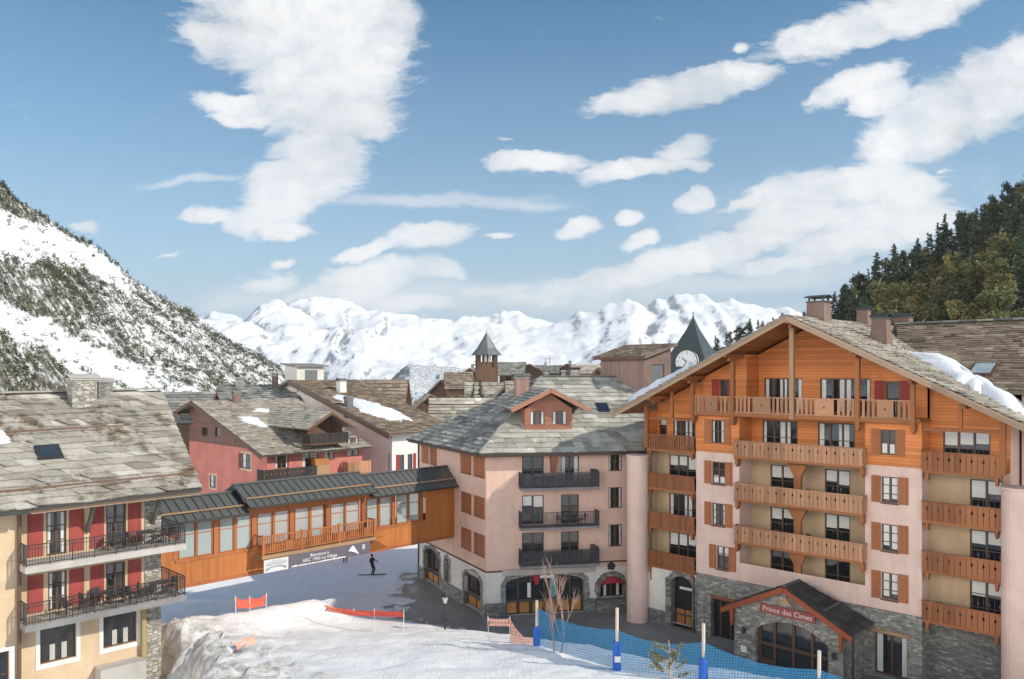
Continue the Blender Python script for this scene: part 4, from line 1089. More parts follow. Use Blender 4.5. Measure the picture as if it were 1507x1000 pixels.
def M_screen():
    m, t, b = nt('PerforatedScreen'); b.inputs['Base Color'].default_value = (.07, .07, .075, 1); tr = N(t, 'ShaderNodeBsdfTransparent'); ms = N(t, 'ShaderNodeMixShader'); ms.inputs[0].default_value = .52
    L_(t, tr.outputs[0], ms.inputs[1]); L_(t, b.outputs[0], ms.inputs[2]); L_(t, ms.outputs[0], t.nodes['Material Output'].inputs[0]); return m
SCREEN = M_screen()
def build_pink():
    ZT = 12.1; ZB = 3.3
    fl = [9.55, 6.65, 3.88]
    # upper walls
    b = MB()
    dr = [(xa, xb, f+.03, f+2.2) for f in fl for xa, xb in ((2.68, 4.35), (5.65, 7.05))]
    sm = [(9.35, 10.42, za, zb) for za, zb in ((10.5, 11.98), (7.7, 9.28), (4.8, 6.48))]
    wallface(b, 0, 11.5, ZB, ZT, 0, dr+sm, .2)
    b.build('wall', MT['pink'], PK)
    b = MB(TL)
    wl = [(-4.85, -.22, za, zb) for za, zb in ((10.1, 11.8), (7.08, 8.7), (4.24, 5.92))]+[(-13.15, -9.55, 10.1, 11.85), (-13.15, -9.55, 7.1, 8.7)]
    wallface(b, -13.8, 0, ZB, ZT, 0, wl, .3); b.build('wall', MT['pink'], PK)
    b = MB(); pl = Vector(lf(-13.8)); b.quad((11.5, 0, 0), (11.5, 14, 0), (11.5, 14, ZT), (11.5, 0, ZT)); b.quad(tuple(pl), (11.5, 14, 0), (11.5, 14, ZT), (pl.x, pl.y, ZT)); b.build('rear_wall', MT['pink'], PK)
    # ground storey
    b = MB(); wallface(b, 0, 11.5, .9, ZB, .0, [(1.45, 7.4, .0, 2.95), (8.7, 10.55, 1.0, 2.7)], .5); b.build('ground_wall', MT['white'], PK)
    b = MB(TL); wallface(b, -13.8, 0, .9, ZB, 0, [(-12.4, -8.9, 0, 3.0), (-7.75, -6.95, .6, 2.9), (-3.95, -.9, 0, 2.75)], .45); b.build('ground_wall', MT['white'], PK)
    b = MB(); wallface(b, -.02, 11.5, -.5, 1.0, -.07, [(1.45, 7.4, -.5, 1.0)], .5); b.box(8.3, 11.45, -.55, -.075, -.4, .95); b.build('stone_plinth', MT['stonedark'], PK)
    b = MB(TL); wallface(b, -13.8, .02, -.5, .95, -.07, [(-12.4, -8.9, -.5, .95), (-3.95, -.9, -.5, .95)], .5); b.build('stone_plinth', MT['stone'], PK)
    b = MB(); b.box(-.03, 2.35, -.05, .0, ZB-.05, ZB+.07); b.build('string_course', MT['frame'], PK)
    b = MB(); b.box(8.4, 11.5, -.05, .0, ZB+.35, ZB+.45); b.build('string_course', MT['frame'], PK)
    b = MB(TL); b.box(-13.8, .03, -.05, .0, ZB-.05, ZB+.07); b.build('string_course', MT['frame'], PK)
    b = MB(); b.box(1.2, 8.3, -.16, -.005, 2.98, 3.42); b.build('shop_lintel', MT['concrete'], PK)
    b = MB(); ring(b, 1.45, 7.4, 2.35, .6, 0); b.build('stone_arch', MT['stone'], PK)
    b = MB(); ring(b, 8.7, 10.55, 1.75, .85, 0, .32, .5, .4, zb=.75); b.build('stone_arch', MT['stonedark'], PK)
    for x0, x1, zs, ri, zb in ((-12.4, -8.9, 2.3, .65, -.3), (-7.75, -6.95, 2.55, .3, .4), (-3.95, -.9, 2.15, .55, -.3)):
        b = MB(TL); ring(b, x0, x1, zs, ri, 0, .25, .4, .4, n=10, zb=zb); b.build('stone_arch', MT['stone'], PK)
    # shop glazing
    def shop(x0, x1, z0, z1, n, T, panel):
        b = MB(T); b.box(x0, x1, .40, .44, z0, z1); o = b.build('shop_front', MT['glass'], PK)
        q = MB(T)
        for i in range(n+1):
            x = x0+(x1-x0)*i/n; q.box(x-.06, x+.06, .31, .395, z0, z1)
        q.box(x0, x1, .325, .385, z0+1.0, z0+1.1); q.box(x0, x1, .325, .385, z1-.5, z1-.42); q.build('frame', MT['frame'], o)
        for i in range(n):
            xa = x0+(x1-x0)*i/n+.12; xb = x0+(x1-x0)*(i+1)/n-.12
            q = MB(T); q.box(xa, xb, .34, .38, z0+.1, z0+.97); q.build('lower_panel', panel, o)
        return o
    pan = M_wood('OrangePanel', (.50, .24, .07), 'X', .8, .9, .2)
    o = shop(1.45, 7.4, .0, 2.95, 6, None, pan)
    bit(o, 'hanging_flag', MT['redpaint'], lambda q: q.prism([(3.55, 2.8), (4.05, 2.85), (4.0, 2.2), (3.7, 2.1)], .22, .25))
    bit(o, 'window_poster', MT['whitepaint'], lambda q: q.box(3.15, 3.4, .28, .3, 1.2, 2.3)); bit(o, 'window_poster', M_plain('TealPoster', (.12, .32, .34), .6), lambda q: q.box(4.9, 5.35, .28, .3, 1.2, 2.6))
    bit(o, 'shop_sign', MT['whitepaint'], lambda q: q.box(4.1, 5.2, .2, .24, 2.62, 2.84))
    shop(-12.4, -8.9, 0, 3.0, 3, TL, pan); shop(-3.95, -.9, .0, 2.75, 2, TL, pan)
    bit(PK, 'shop_sign', MT['concrete'], lambda q: q.box(-2.9, -1.2, -.12, -.07, 2.62, 2.92), TL)
    window(PK, -7.75, -6.95, .6, 2.9, .2, 1, 2, T=TL)
    window(PK, 8.95, 10.3, 1.0, 2.5, .2, 2, 1, cur='side')
    aw = MB()
    for i in range(8):
        t0 = math.pi*i/8; t1 = math.pi*(i+1)/8
        P0 = (9.63-.85*math.cos(t0), 1.95+.6*math.sin(t0)); P1 = (9.63-.85*math.cos(t1), 1.95+.6*math.sin(t1))
        aw.quad((P0[0], -.08, P0[1]), (P1[0], -.08, P1[1]), (9.63-1.0*math.cos(t1), -.45, 1.9+.25*math.sin(t1)), (9.63-1.0*math.cos(t0), -.45, 1.9+.25*math.sin(t0)))
    aw.build('awning', M_plain('RedAwning', (.34, .03, .045), .8), PK)
    bit(PK, 'wall_emblem', MT['steel'], lambda q: q.prism([(9.3, 3.1), (9.75, 3.05), (9.9, 3.4), (9.55, 3.75), (9.25, 3.45)], -.08, -.005))
    # windows and shutters
    for (xa, xb, za, zb) in dr: window(PK, xa, xb, za, zb, .1, 2, 2, cur=random.choice(['side', 'low', 'top', None]))
    for (xa, xb, za, zb) in sm: window(PK, xa, xb, za, zb, .1, 2, 2, fm=MT['frame'], cur='side')
    sh = M_wood('RecessedShutter', (.34, .13, .06), 'XY', .16, .6, .2)
    for (xa, xb, za, zb) in wl:
        n = 2; m_ = (xa+xb)/2
        for a, c in ((xa, m_-.09), (m_+.09, xb)):
            bit(PK, 'shutter', sh, lambda q: q.box(a+.04, a+(c-a)*.72, .12, .17, za+.05, zb-.05), TL)
            bit(PK, 'window', MT['frame'], lambda q: q.box(a+.02, c-.02, .18, .28, za+.02, zb-.02), TL)
            bit(PK, 'shutter', sh, lambda q: q.box(a+(c-a)*.78, c-.04, .02, .07, za+.05, zb-.05), TL)
        bit(PK, 'mullion', MT['pink'], lambda q: q.box(m_-.085, m_+.085, .01, .3, za, zb), TL)
    # balconies
    for i, f in enumerate(fl):
        b = MB(); b.box(2.4, 8.3, -1.25, -.005, f-.17, f); o = b.build('balcony', MT['concdark'], PK)
        bars_rail(o, [(2.45, -.05, f), (2.45, -1.2, f), (8.25, -1.2, f), (8.25, -.05, f)], 1.08, MT['steel'], n_per_m=9, r=.011)
        q = MB(); q.box(2.47, 8.23, -1.19, -1.175, f+.1, f+(1.0 if i != 1 else .12)); q.box(7.9, 8.24, -1.17, -.05, f+.1, f+1.2)
        if i != 1: q.build('rail_screen', SCREEN, o)
    bit(PK, 'roof_bracket', MT['framered'], lambda q: q.prism([(4.85, 10.55), (5.05, 10.5), (5.35, 11.95), (4.75, 11.95)], -.6, -.02))
    # roof
    E0 = (-.6, -.8, ZT); E1 = (-4.9, 13.4, ZT); ER = (11.9, -.8, ZT); A = (5.96, 8.0, 17.6); RR = (16.5, 8.0, 17.6)
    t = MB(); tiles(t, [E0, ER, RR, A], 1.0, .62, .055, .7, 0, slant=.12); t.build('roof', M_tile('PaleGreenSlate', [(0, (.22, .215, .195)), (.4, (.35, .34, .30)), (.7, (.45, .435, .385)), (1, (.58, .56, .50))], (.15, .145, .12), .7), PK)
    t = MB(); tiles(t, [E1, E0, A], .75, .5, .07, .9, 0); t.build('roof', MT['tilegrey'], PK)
    t = MB(); t.sheet([E1, A, RR, (16.5, 15, ZT+.3), (2, 15, ZT+.3)], .1); t.build('rear_roof', MT['tilegrey'], PK)
    t = MB(); t.slab([(E0[0], E0[1]), (ER[0], ER[1]), (11.9, 14.9), (-4.9, 14.9), (E1[0], E1[1])], ZT-.28, ZT-.06); t.build('soffit', MT['frame'], PK)
    t = MB(); t.beam((E0[0]-.1, -.9, ZT-.05), (11.9, -.9, ZT-.05), .14, .14); t.build('gutter', MT['gutter'], PK)
    t = MB(); t.beam((E0[0]-.15, E0[1]-.02, ZT-.05), (E1[0]-.1, E1[1], ZT-.05), .14, .14); t.build('gutter', MT['gutter'], PK)
    t = MB(); t.beam((.0, .05, ZT+.42), (11.9, .05, ZT+.54), .12, .12); t.build('snow_guard', MT['oldwood'], PK)
    t = MB(); t.beam(tuple(Vector(E0)+Vector((0, 0, .07))), tuple(Vector(A)+Vector((0, 0, .07))), .22, .06); t.build('hip_flashing', MT['tilegrey'], PK)
    t = MB(); t.beam(tuple(Vector(A)+Vector((0, 0, .08))), tuple(Vector(RR)+Vector((0, 0, .08))), .4, .08); t.build('ridge_slab', MT['tilegrey'], PK)
    k = (17.6-ZT)/8.8
    rz_ = lambda y: ZT+(y+.8)*k
    # dormer
    d = MB(); X0, X1, XM, YD = 3.2, 6.9, 5.05, 1.5; ZD = 15.2; ZQ = 16.75
    wallface(d, X0, X1, 13.3, ZD, YD, [(3.6, 4.75, 13.95, 15.05), (5.35, 6.5, 13.95, 15.05)], .15)
    d.poly([(X0, YD, ZD), (X1, YD, ZD), (XM, YD, ZQ-.3)])
    for x in (X0, X1): d.quad((x, YD, 13.3), (x, 4.6, 13.3), (x, 4.6, ZD+.1), (x, YD, ZD+.1))
    o = d.build('dormer', M_wood('DormerTimber', (.34, .15, .10), 'Z', .2, .6, .2), PK)
    for xa, xb in ((3.6, 4.75), (5.35, 6.5)): window(PK, xa, xb, 13.95, 15.05, YD+.04, 2, 1, fm=MT['framered'], cur='side')
    q = MB()
    for sgn, P in ((1, [(XM+3.0, YD-.8, ZD+.05), (XM+3.0, 5.4, ZD+.05), (XM, 6.4, ZQ), (XM, YD-.8, ZQ)]), (-1, [(XM-3.0, 5.4, ZD+.05), (XM-3.0, YD-.8, ZD+.05), (XM, YD-.8, ZQ), (XM, 6.4, ZQ)])):
        tiles(q, P, .6, .42, .05, .5, 0, .14)
    q.build('roof', MT['tilegrey'], o)
    q = MB()
    for s in (1, -1): q.beam((XM, YD-.84, ZQ-.14), (XM+s*3.05, YD-.84, ZD-.1), .07, .3)
    q.build('bargeboard', M_wood('PinkBarge', (.36, .17, .11), 'X', 9, .9, .2), o)
    chimney(PK, 3.9, 6.2, 15.4, 18.3, 1.15, .9, .95, M_wood('ChimneyBoards', (.34, .21, .17), 'XY', .16, .5, .2), MT['tilegrey'], legs=False)
    chimney(PK, 8.9, 8.2, 17.2, 18.6, .8, .6, .9, MT['stone'], legs=False)
    f = MB(); y = 3.9; f.sheet([(9.6, y-.55, rz_(y-.55)+.16), (10.6, y-.55, rz_(y-.55)+.16), (10.6, y+.55, rz_(y+.55)+.16), (9.6, y+.55, rz_(y+.55)+.16)], .16); o = f.build('skylight', MT['steel'], PK)
    f = MB(); f.sheet([(9.72, y-.42, rz_(y-.42)+.18), (10.48, y-.42, rz_(y-.42)+.18), (10.48, y+.42, rz_(y+.42)+.18), (9.72, y+.42, rz_(y+.42)+.18)], .015); f.build('pane', MT['glass'], o)
    bit(PK, 'downpipe', MT['gutter'], lambda q: q.tube((-13.7, -.08, -.3), (-13.7, -.08, ZT-.1), .06), TL)
build_pink()
# the boarded lift tower behind it
def build_penthouse():
    fr = Fr((((948-CX)/F)*67.5, 67.5), -52); o = thing('roof_tower', 'windowless pinkish boarded rooftop block with a stone-slate lean-to roof and one end vent', 'building', (fr.o[0], fr.o[1], 0), -52)
    xl, zt = fr.px(884, 508); _, zr = fr.px(948, 524)
    D = 3.3
    b = MB(); b.quad((xl, 0, 9), (0, 0, 9), (0, 0, zr), (xl, 0, zr+.1)); b.quad((xl, 0, 9), (xl, D, 9), (xl, D, zr+1), (xl, 0, zr)); b.quad((xl, D, 9), (0, D, 9), (0, D, zr+1), (xl, D, zr+1))
    b.build('wall', M_wood('PinkBoards', (.30, .20, .17), 'XY', .2, .45, .2), o)
    b = MB(); wallface(b, 0, D, 9, zr, 0, [(.9, D-.8, zr-3.0, zr-.7)], .15); b.poly([(0, 0, zr), (D, 0, zr), (D, 0, zr+.95)])
    b.T = None
    M = Matrix.Rotation(R(90), 4, 'Z'); b.v = [tuple(M @ Vector(v)) for v in b.v]
    b.build('end_wall', MT['chim'], o)
    q = MB(M); q.box(.9, D-.8, .1, .14, zr-3.0, zr-.7); q.build('vent', MT['lead'], o)
    t = MB(); tiles(t, [(xl-.4, -.5, zr-.05), (.5, -.5, zr-.05), (.5, D+.3, zr+1.1), (xl-.4, D+.3, zr+1.1)], .6, .4, .05, .5, 0, .2); t.build('roof', MT['tilebrown'], o)
    q = MB(); q.beam((xl-.4, -.55, zr-.16), (.55, -.55, zr-.16), .06, .24); q.build('fascia', MT['oldwood'], o)
build_penthouse()

# ================================================================ yellow hotel (left)
FLo = (-17.4, 43.5)
YL = thing('hotel', 'yellow-cream hotel with red shutters, two terraces and a wide stone-slate roof', 'hotel', (FLo[0], FLo[1], 0), 45)
def build_yellow():
    Y0 = 1.6; fu, fl = 8.88, 6.14
    b = MB()
    du = [(-6.23, -5.32, fu+.05, 11.1), (-3.45, -2.45, fu+.05, 11.15)]; dl = [(-6.15, -5.3, fl+.05, 8.1), (-3.45, -2.5, fl+.05, 8.1)]
    lo = [(-6.5, -4.88, 3.66, 5.6), (-3.58, -1.92, 3.74, 5.36)]
    wallface(b, -7.4, -.7, -1, 11.8, Y0, du+dl+lo, .22)
    b.quad((-.7, Y0, -1), (-.7, 13.4, -1), (-.7, 13.4, 11.8), (-.7, Y0, 11.8)); b.poly([(-.7, Y0, 11.8), (-.7, 13.4, 11.8), (-.7, 7.5, 16.6)])
    b.build('wall', MT['cream'], YL)
    b = MB(); wallface(b, -16, -7.42, -1, 11.5, 1.15, [(-9.4, -7.95, 2.6, 4.8)], .22); b.quad((-7.42, 1.15, -1), (-7.42, Y0, -1), (-7.42, Y0, 11.5), (-7.42, 1.15, 11.5)); b.build('wall', MT['cream'], YL)
    window(YL, -9.4, -7.95, 2.6, 4.8, 1.27, 2, 2)
    sur = MB(); sur.box(-7.93, -7.72, 1.12, 1.146, 2.5, 5.0); sur.box(-9.5, -7.93, 1.12, 1.146, 4.82, 5.0); sur.build('window_surround', MT['whitewall'], YL)
    b = MB(); b.box(-1.5, -.66, Y0-.06, Y0+.6, -1, 11.75); b.build('stone_pier', MT['stonelight'], YL)
    for (xa, xb, za, zb) in du+dl: window(YL, xa, xb, za, zb, Y0+.08, 2, 3, cur='side' if xa < -5 else None, fm=MT['frame'])
    for (xa, xb, za, zb) in lo:
        window(YL, xa, xb, za, zb, Y0+.1, 1, 1, cur=None, fw=.06)
        s = MB(); s.box(xa-.2, xa-.01, Y0-.03, Y0-.004, za-.25, zb); s.box(xb+.01, xb+.2, Y0-.03, Y0-.004, za-.25, zb); s.box(xa-.01, xb+.01, Y0-.03, Y0-.004, za-.25, za-.01); s.build('window_surround', MT['whitewall'], YL)
        for i in range(2):
            x = xa+(xb-xa)*(.35+.33*i); q = MB(); q.box(x-.12, x+.12, Y0+.10, Y0+.13, za+.07, za+.85); q.build('window_display', MT['concrete'], YL)
    rs = M_wood('OxbloodShutter', (.34, .07, .06), 'X', .16, .75, .1)
    for f in (fu, fl):
        zb = f+.12; zt = f+(2.2 if f == fu else 1.95)
        for xa, xb in ((-7.05, -6.38), (-5.2, -4.52), (-4.22, -3.56), (-2.36, -1.7)): shutter(YL, xa, xb, zb, zt, Y0, rs)
    # terraces
    for f, d, m in ((fu, .0, MT['concrete']), (fl, .0, MT['concdark'])):
        P = [(-7.55, -.02), (.05, -.02), (.05, 3.6 if f == fu else 4.2), (-.72, 3.6 if f == fu else 4.2), (-.72, Y0-.07), (-7.55, Y0-.07)]
        b = MB(); b.slab(P, f-.33, f-.02); o = b.build('terrace', m, YL)
        q = MB(); q.slab([(x*.999, y+.02) for x, y in [(-7.5, .06), (-.02, .06), (-.02, Y0-.1), (-7.5, Y0-.1)]], f-.02, f+.005); q.build('terrace_floor', MT['stonelight'] if f == fl else MT['concrete'], o)
        bars_rail(o, [(-7.5, Y0-.1, f), (-7.5, .05, f), (0, .05, f), (0, 3.4, f)], .98, MT['steel'], n_per_m=8, r=.010, mid=True)
    # knee braces under the eave
    for x in (-4.37, -1.1):
        bit(YL, 'eave_brace', M_plain('GreyGreenTimber', (.13, .13, .10), .7), lambda q: (q.beam((x, Y0-.02, 9.9), (x, .5, 11.35), .16, .2), q.box(x-.09, x+.09, .2, Y0-.01, 11.3, 11.5)))
    bit(YL, 'porch_post', M_plain('OchrePost', (.36, .27, .12), .7), lambda q: q.box(-1.75, -1.55, Y0-.35, Y0-.15, 2.6, 5.79))
    bit(YL, 'shed', MT['concrete'], lambda q: q.box(-4.0, -1.75, .7, Y0-.02, -.5, 2.95))
    bit(YL, 'downpipe', MT['brownpipe'], lambda q: q.tube((-7.55, 1.02, -1), (-7.55, 1.02, 11.4), .09, n=10))
    # roof
    E0 = (-16, -.05, 11.55); E1 = (.85, -.05, 11.78); R1 = (1.75, 7.5, 16.88); R0 = (-16, 7.5, 16.7)
    t = MB(); tiles(t, [E0, E1, R1, R0], 1.05, .5, .06, .9, 0, .2, slant=.55)
    t.build('roof', M_tile('WarmStoneSlate', [(0, (.22, .20, .17)), (.35, (.35, .325, .28)), (.65, (.43, .40, .35)), (1, (.56, .53, .47))], (.13, .09, .055), 1.0), YL)
    t = MB(); t.sheet([R0, R1, (.85, 15, 11.7), (-16, 15, 11.6)], .2); t.build('rear_roof', MT['tilegrey'], YL)
    for y in (.85, 4.6):
        z = 11.7+(y+.05)*.675
        bit(YL, 'snow_guard', MT['oldwood'], lambda q: q.tube((-16, y, z+.02), (.8+y*.12, y, z+.16), .075, n=8))
    bit(YL, 'ridge_slab', MT['tile'], lambda q: q.beam((-16, 7.45, 16.82), (1.75, 7.45, 17.0), .55, .09))
    bit(YL, 'gutter', MT['gutter'], lambda q: q.beam((-7.3, -.15, 11.6), (.8, -.15, 11.68), .16, .16))
    bit(YL, 'gutter', MT['gutter'], lambda q: q.beam((-16, -.15, 11.4), (-7.4, -.15, 11.5), .16, .16))
    bit(YL, 'eave_board', MT['barge'], lambda q: q.beam((-7.3, .02, 11.42), (.75, .02, 11.5), .08, .18))
    chimney(YL, -3.05, 6.6, 15.9, 18.2, 1.3, 1.0, .98, MT['stonelight'], MT['concrete'], legs=False); chimney(YL, -1.75, 7.0, 16.2, 17.9, .8, .6, .98, MT['stone'], MT['concrete'], legs=False)
    k = .675; rzz = lambda y: 11.7+(y+.05)*k
    def sl(xa, xb, ya, yb, h): return [(xa, ya, rzz(ya)+h), (xb, ya, rzz(ya)+h), (xb, yb, rzz(yb)+h), (xa, yb, rzz(yb)+h)]
    f = MB(); f.sheet(sl(-6.3, -5.15, 2.55, 3.45, .22), .24); o = f.build('skylight', MT['steel'], YL)
    f = MB(); f.sheet(sl(-6.12, -5.33, 2.68, 3.3, .25), .02); f.build('pane', M_glass('RoofGlass', (.03, .04, .045), .05, 2.2), o)
build_yellow()
def yl_pt(x, y, h=.08): X, Y = Fr(FLo, 45).w(x, y); return (X, Y, 11.7+(y+.05)*.675+h)
n_y = Vector((.675*math.sin(R(45)), -.675*math.cos(R(45)), 1)).normalized()
snowpatch('snow_patch', 'rounded snow remnant at the left edge of the yellow hotel roof', [yl_pt(x, y) for x, y in ((-8.6, 5.2), (-7.6, 5.2), (-7.2, 4.6), (-7.3, 4.0), (-8.0, 3.7), (-8.9, 4.0), (-9.3, 4.7))], n_y, seed=8, thick=.25)

# ================================================================ timber footbridge between them
BO = (-4.6, 65.2); FB = Fr(BO, 45)
BG = thing('covered_footbridge', 'covered orange timber footbridge with a seamed metal roof, spanning the snow street', 'footbridge', (BO[0], BO[1], 0), 45)
def build_bridge():
    ZB, ZS, ZH = 4.95, 6.5, 8.8; D = 2.8
    def X(px, py=780): return FB.px(px, py)[0]
    wins = [(X(263), X(288)), (X(290), X(313)), (X(323), X(344)), (X(348), X(369)), (X(379), X(401)), (X(404), X(425)), (X(434), X(455)), (X(458), X(477)), (X(487), X(507)), (X(509), X(529)), (X(540), X(556)), (X(559), X(575)), (X(584), X(600)), (X(602), X(617))]
    w = MB(); wallface(w, -23.6, .35, ZB, ZS, 0)
    w.quad((-23.6, .0, ZB), (.35, 0, ZB), (.35, D, ZB), (-23.6, D, ZB)); wallface(w, -2.95, .35, ZS, ZH+.3, 0); wallface(w, -23.6, X(258), ZS, ZH+.3, 0)
    w.quad((.35, 0, ZB), (.35, D, ZB), (.35, D, ZH+.3), (.35, 0, ZH+.3))
    wallface(w, -23.6, .35, ZB, ZS, D); wallface(w, -23.6, .35, ZH-.2, ZH+.3, D)
    w.build('wall', MT['bridgewood'], BG)
    bit(BG, 'floor', MT['oldwood'], lambda q: q.box(-23.5, .3, .03, D-.03, ZS-.5, ZS-.4))
    bit(BG, 'header_beam', MT['bridgewood2'], lambda q: q.box(-23.6, .35, -.02, .14, ZH, ZH+.45))
    bit(BG, 'sill_beam', MT['bridgewood2'], lambda q: q.box(X(258), -2.95, -.05, .14, ZS-.08, ZS+.1))
    bit(BG, 'bottom_beam', MT['bridgewood2'], lambda q: q.box(-23.6, .35, -.04, .1, ZB-.12, ZB+.08))
    xs = [X(258)]+[ (a[1]+b[0])/2 for a, b in zip(wins, wins[1:])]+[X(620)]
    for i, x in enumerate(xs):
        wd = .16 if i % 2 == 0 else .07
        bit(BG, 'post', MT['bridgewood2'], lambda q: q.box(x-wd, x+wd, -.03, .13, ZS+.1, ZH))
        bit(BG, 'rear_post', MT['bridgewood2'], lambda q: q.box(x-wd, x+wd, D-.1, D+.02, ZS, ZH-.2))
    gl, gt, gb = nt('BridgeGlass'); gb.inputs['Base Color'].default_value = (.55, .6, .6, 1); gb.inputs['Roughness'].default_value = .04; gb.inputs['Transmission Weight'].default_value = .0
    tr = N(gt, 'ShaderNodeBsdfTransparent', i_Color=(.8, .86, .86, 1)); ms = N(gt, 'ShaderNodeMixShader'); ms.inputs[0].default_value = .5
    L_(gt, tr.outputs[0], ms.inputs[1]); L_(gt, gb.outputs[0], ms.inputs[2]); L_(gt, ms.outputs[0], gt.nodes['Material Output'].inputs[0])
    for i, (a, c) in enumerate(wins):
        f = MB(); f.box(a, a+.06, .02, .09, ZS+.1, ZH); f.box(c-.06, c, .02, .09, ZS+.1, ZH); f.box(a+.06, c-.06, .02, .09, ZS+.1, ZS+.18); f.box(a+.06, c-.06, .02, .09, ZH-.08, ZH); f.box(a+.06, c-.06, .03, .08, ZH-.75, ZH-.7)
        o = f.build('window', MT['bridgewood2'], BG)
        g = MB(); g.box(a+.04, c-.04, .05, .065, ZS+.14, ZH-.04); g.build('pane', gl, o)
        if i < 4:
            g = MB(); g.box(a+.08, c-.08, .072, .085, ZS+.2, ZH-.1); g.build('blind', MT['curtain'], o)
    # roofs, standing seams
    def roof(x0, x1, ze, zr, yf):
        ym = D/2
        o = None
        for s in (-1, 1):
            ye = yf if s < 0 else D-yf
            b = MB(); b.sheet([(x0, ye, ze), (x1, ye, ze), (x1, ym, zr), (x0, ym, zr)], .07)
            n = int((x1-x0)/.52)
            for i in range(n+1):
                x = x0+(x1-x0)*i/n; b.beam((x, ye, ze+.035), (x, ym, zr+.035), .035, .06)
            r = b.build('roof', MT['metal'], BG)
            if s < 0: o = r
        b = MB(); b.beam((x0-.05, ym, zr+.05), (x1+.05, ym, zr+.05), .3, .07); b.build('ridge_cap', MT['metal'], o)
        k = (zr-ze)/(ym-yf); y = yf+.62*(ym-yf)*.45
        b = MB(); b.beam((x0+.05, y, ze+(y-yf)*k+.14), (x1-.05, y, ze+(y-yf)*k+.14), .10, .09); b.build('snow_guard', MT['post'], o)
        b = MB()
        for xx in (x0+.03, x1-.03): b.prism([(xx-.02, ze-.1), (xx+.02, ze-.1), (xx+.02, ze), (xx-.02, ze)], yf, yf+.1)
        b = MB(); b.poly([(x0+.02, yf+.2, ze-.1), (x0+.02, D-yf-.2, ze-.1), (x0+.02, ym, zr-.1)]); b.build('gable_end', MT['steel'], o); b = MB(); b.poly([(x1-.02, yf+.2, ze-.1), (x1-.02, D-yf-.2, ze-.1), (x1-.02, ym, zr-.1)]); b.build('gable_end', MT['steel'], o)
        b = MB(); b.beam((x0, yf-.06, ze-.06), (x1, yf-.06, ze-.06), .13, .12); b.build('gutter', MT['gutter'], o)
    roof(-23.6, -17.9, 9.02, 10.15, -.75)
    roof(-17.95, -8.2, 9.42, 10.6, -.95)
    roof(-8.2, .45, 9.05, 10.35, -.75)
    # balcony in the middle
    x0, x1 = -17.2, -8.35; zf = 6.2
    bit(BG, 'balcony', MT['post'], lambda q: q.box(x0, x1, -1.1, -.055, zf-.22, zf))
    o = BG.children[-1]
    for x in (x0+.1, -14.3, -11.4, x1-.1): bit(BG, 'balcony_post', MT['bridgewood2'], lambda q: q.box(x-.07, x+.07, -1.08, -.94, zf, zf+1.32))
    b = MB(); b.box(x0, x1, -1.06, -.98, zf+1.18, zf+1.26); b.box(x0, x1, -1.05, -.99, zf+.12, zf+.19); b.box(x0, x0+.06, -.98, -.06, zf+1.18, zf+1.26); b.box(x1-.06, x1, -.98, -.06, zf+1.18, zf+1.26)
    x = x0+.2
    i = 0
    while x < x1-.1:
        if i % 12 < 9: b.box(x, x+.085, -1.045, -1.005, zf+.15, zf+1.2)
        else: b.box(x, x+.13, -1.045, -1.005, zf+.15, zf+.78)
        x += .17; i += 1
    for y in (-.8, -.55, -.3): b.box(x0+.01, x0+.05, y, y+.09, zf+.05, zf+1.18); b.box(x1-.05, x1-.01, y, y+.09, zf+.05, zf+1.18)
    b.build('railing', MT['bridgewood2'], o)
    bit(BG, 'corner_brace', MT['bridgewood'], lambda q: q.add([(-8.4, -1.0, 6.0), (-8.4, -.02, 6.1), (-9.2, -.02, 5.05), (-9.2, -.3, 5.05), (-6.6, -.02, 5.05), (-7.0, -.06, 5.9)], [(0, 1, 2, 3), (0, 3, 4, 5), (0, 5, 1)]))
    # snow lying along the left roof's top
build_bridge()
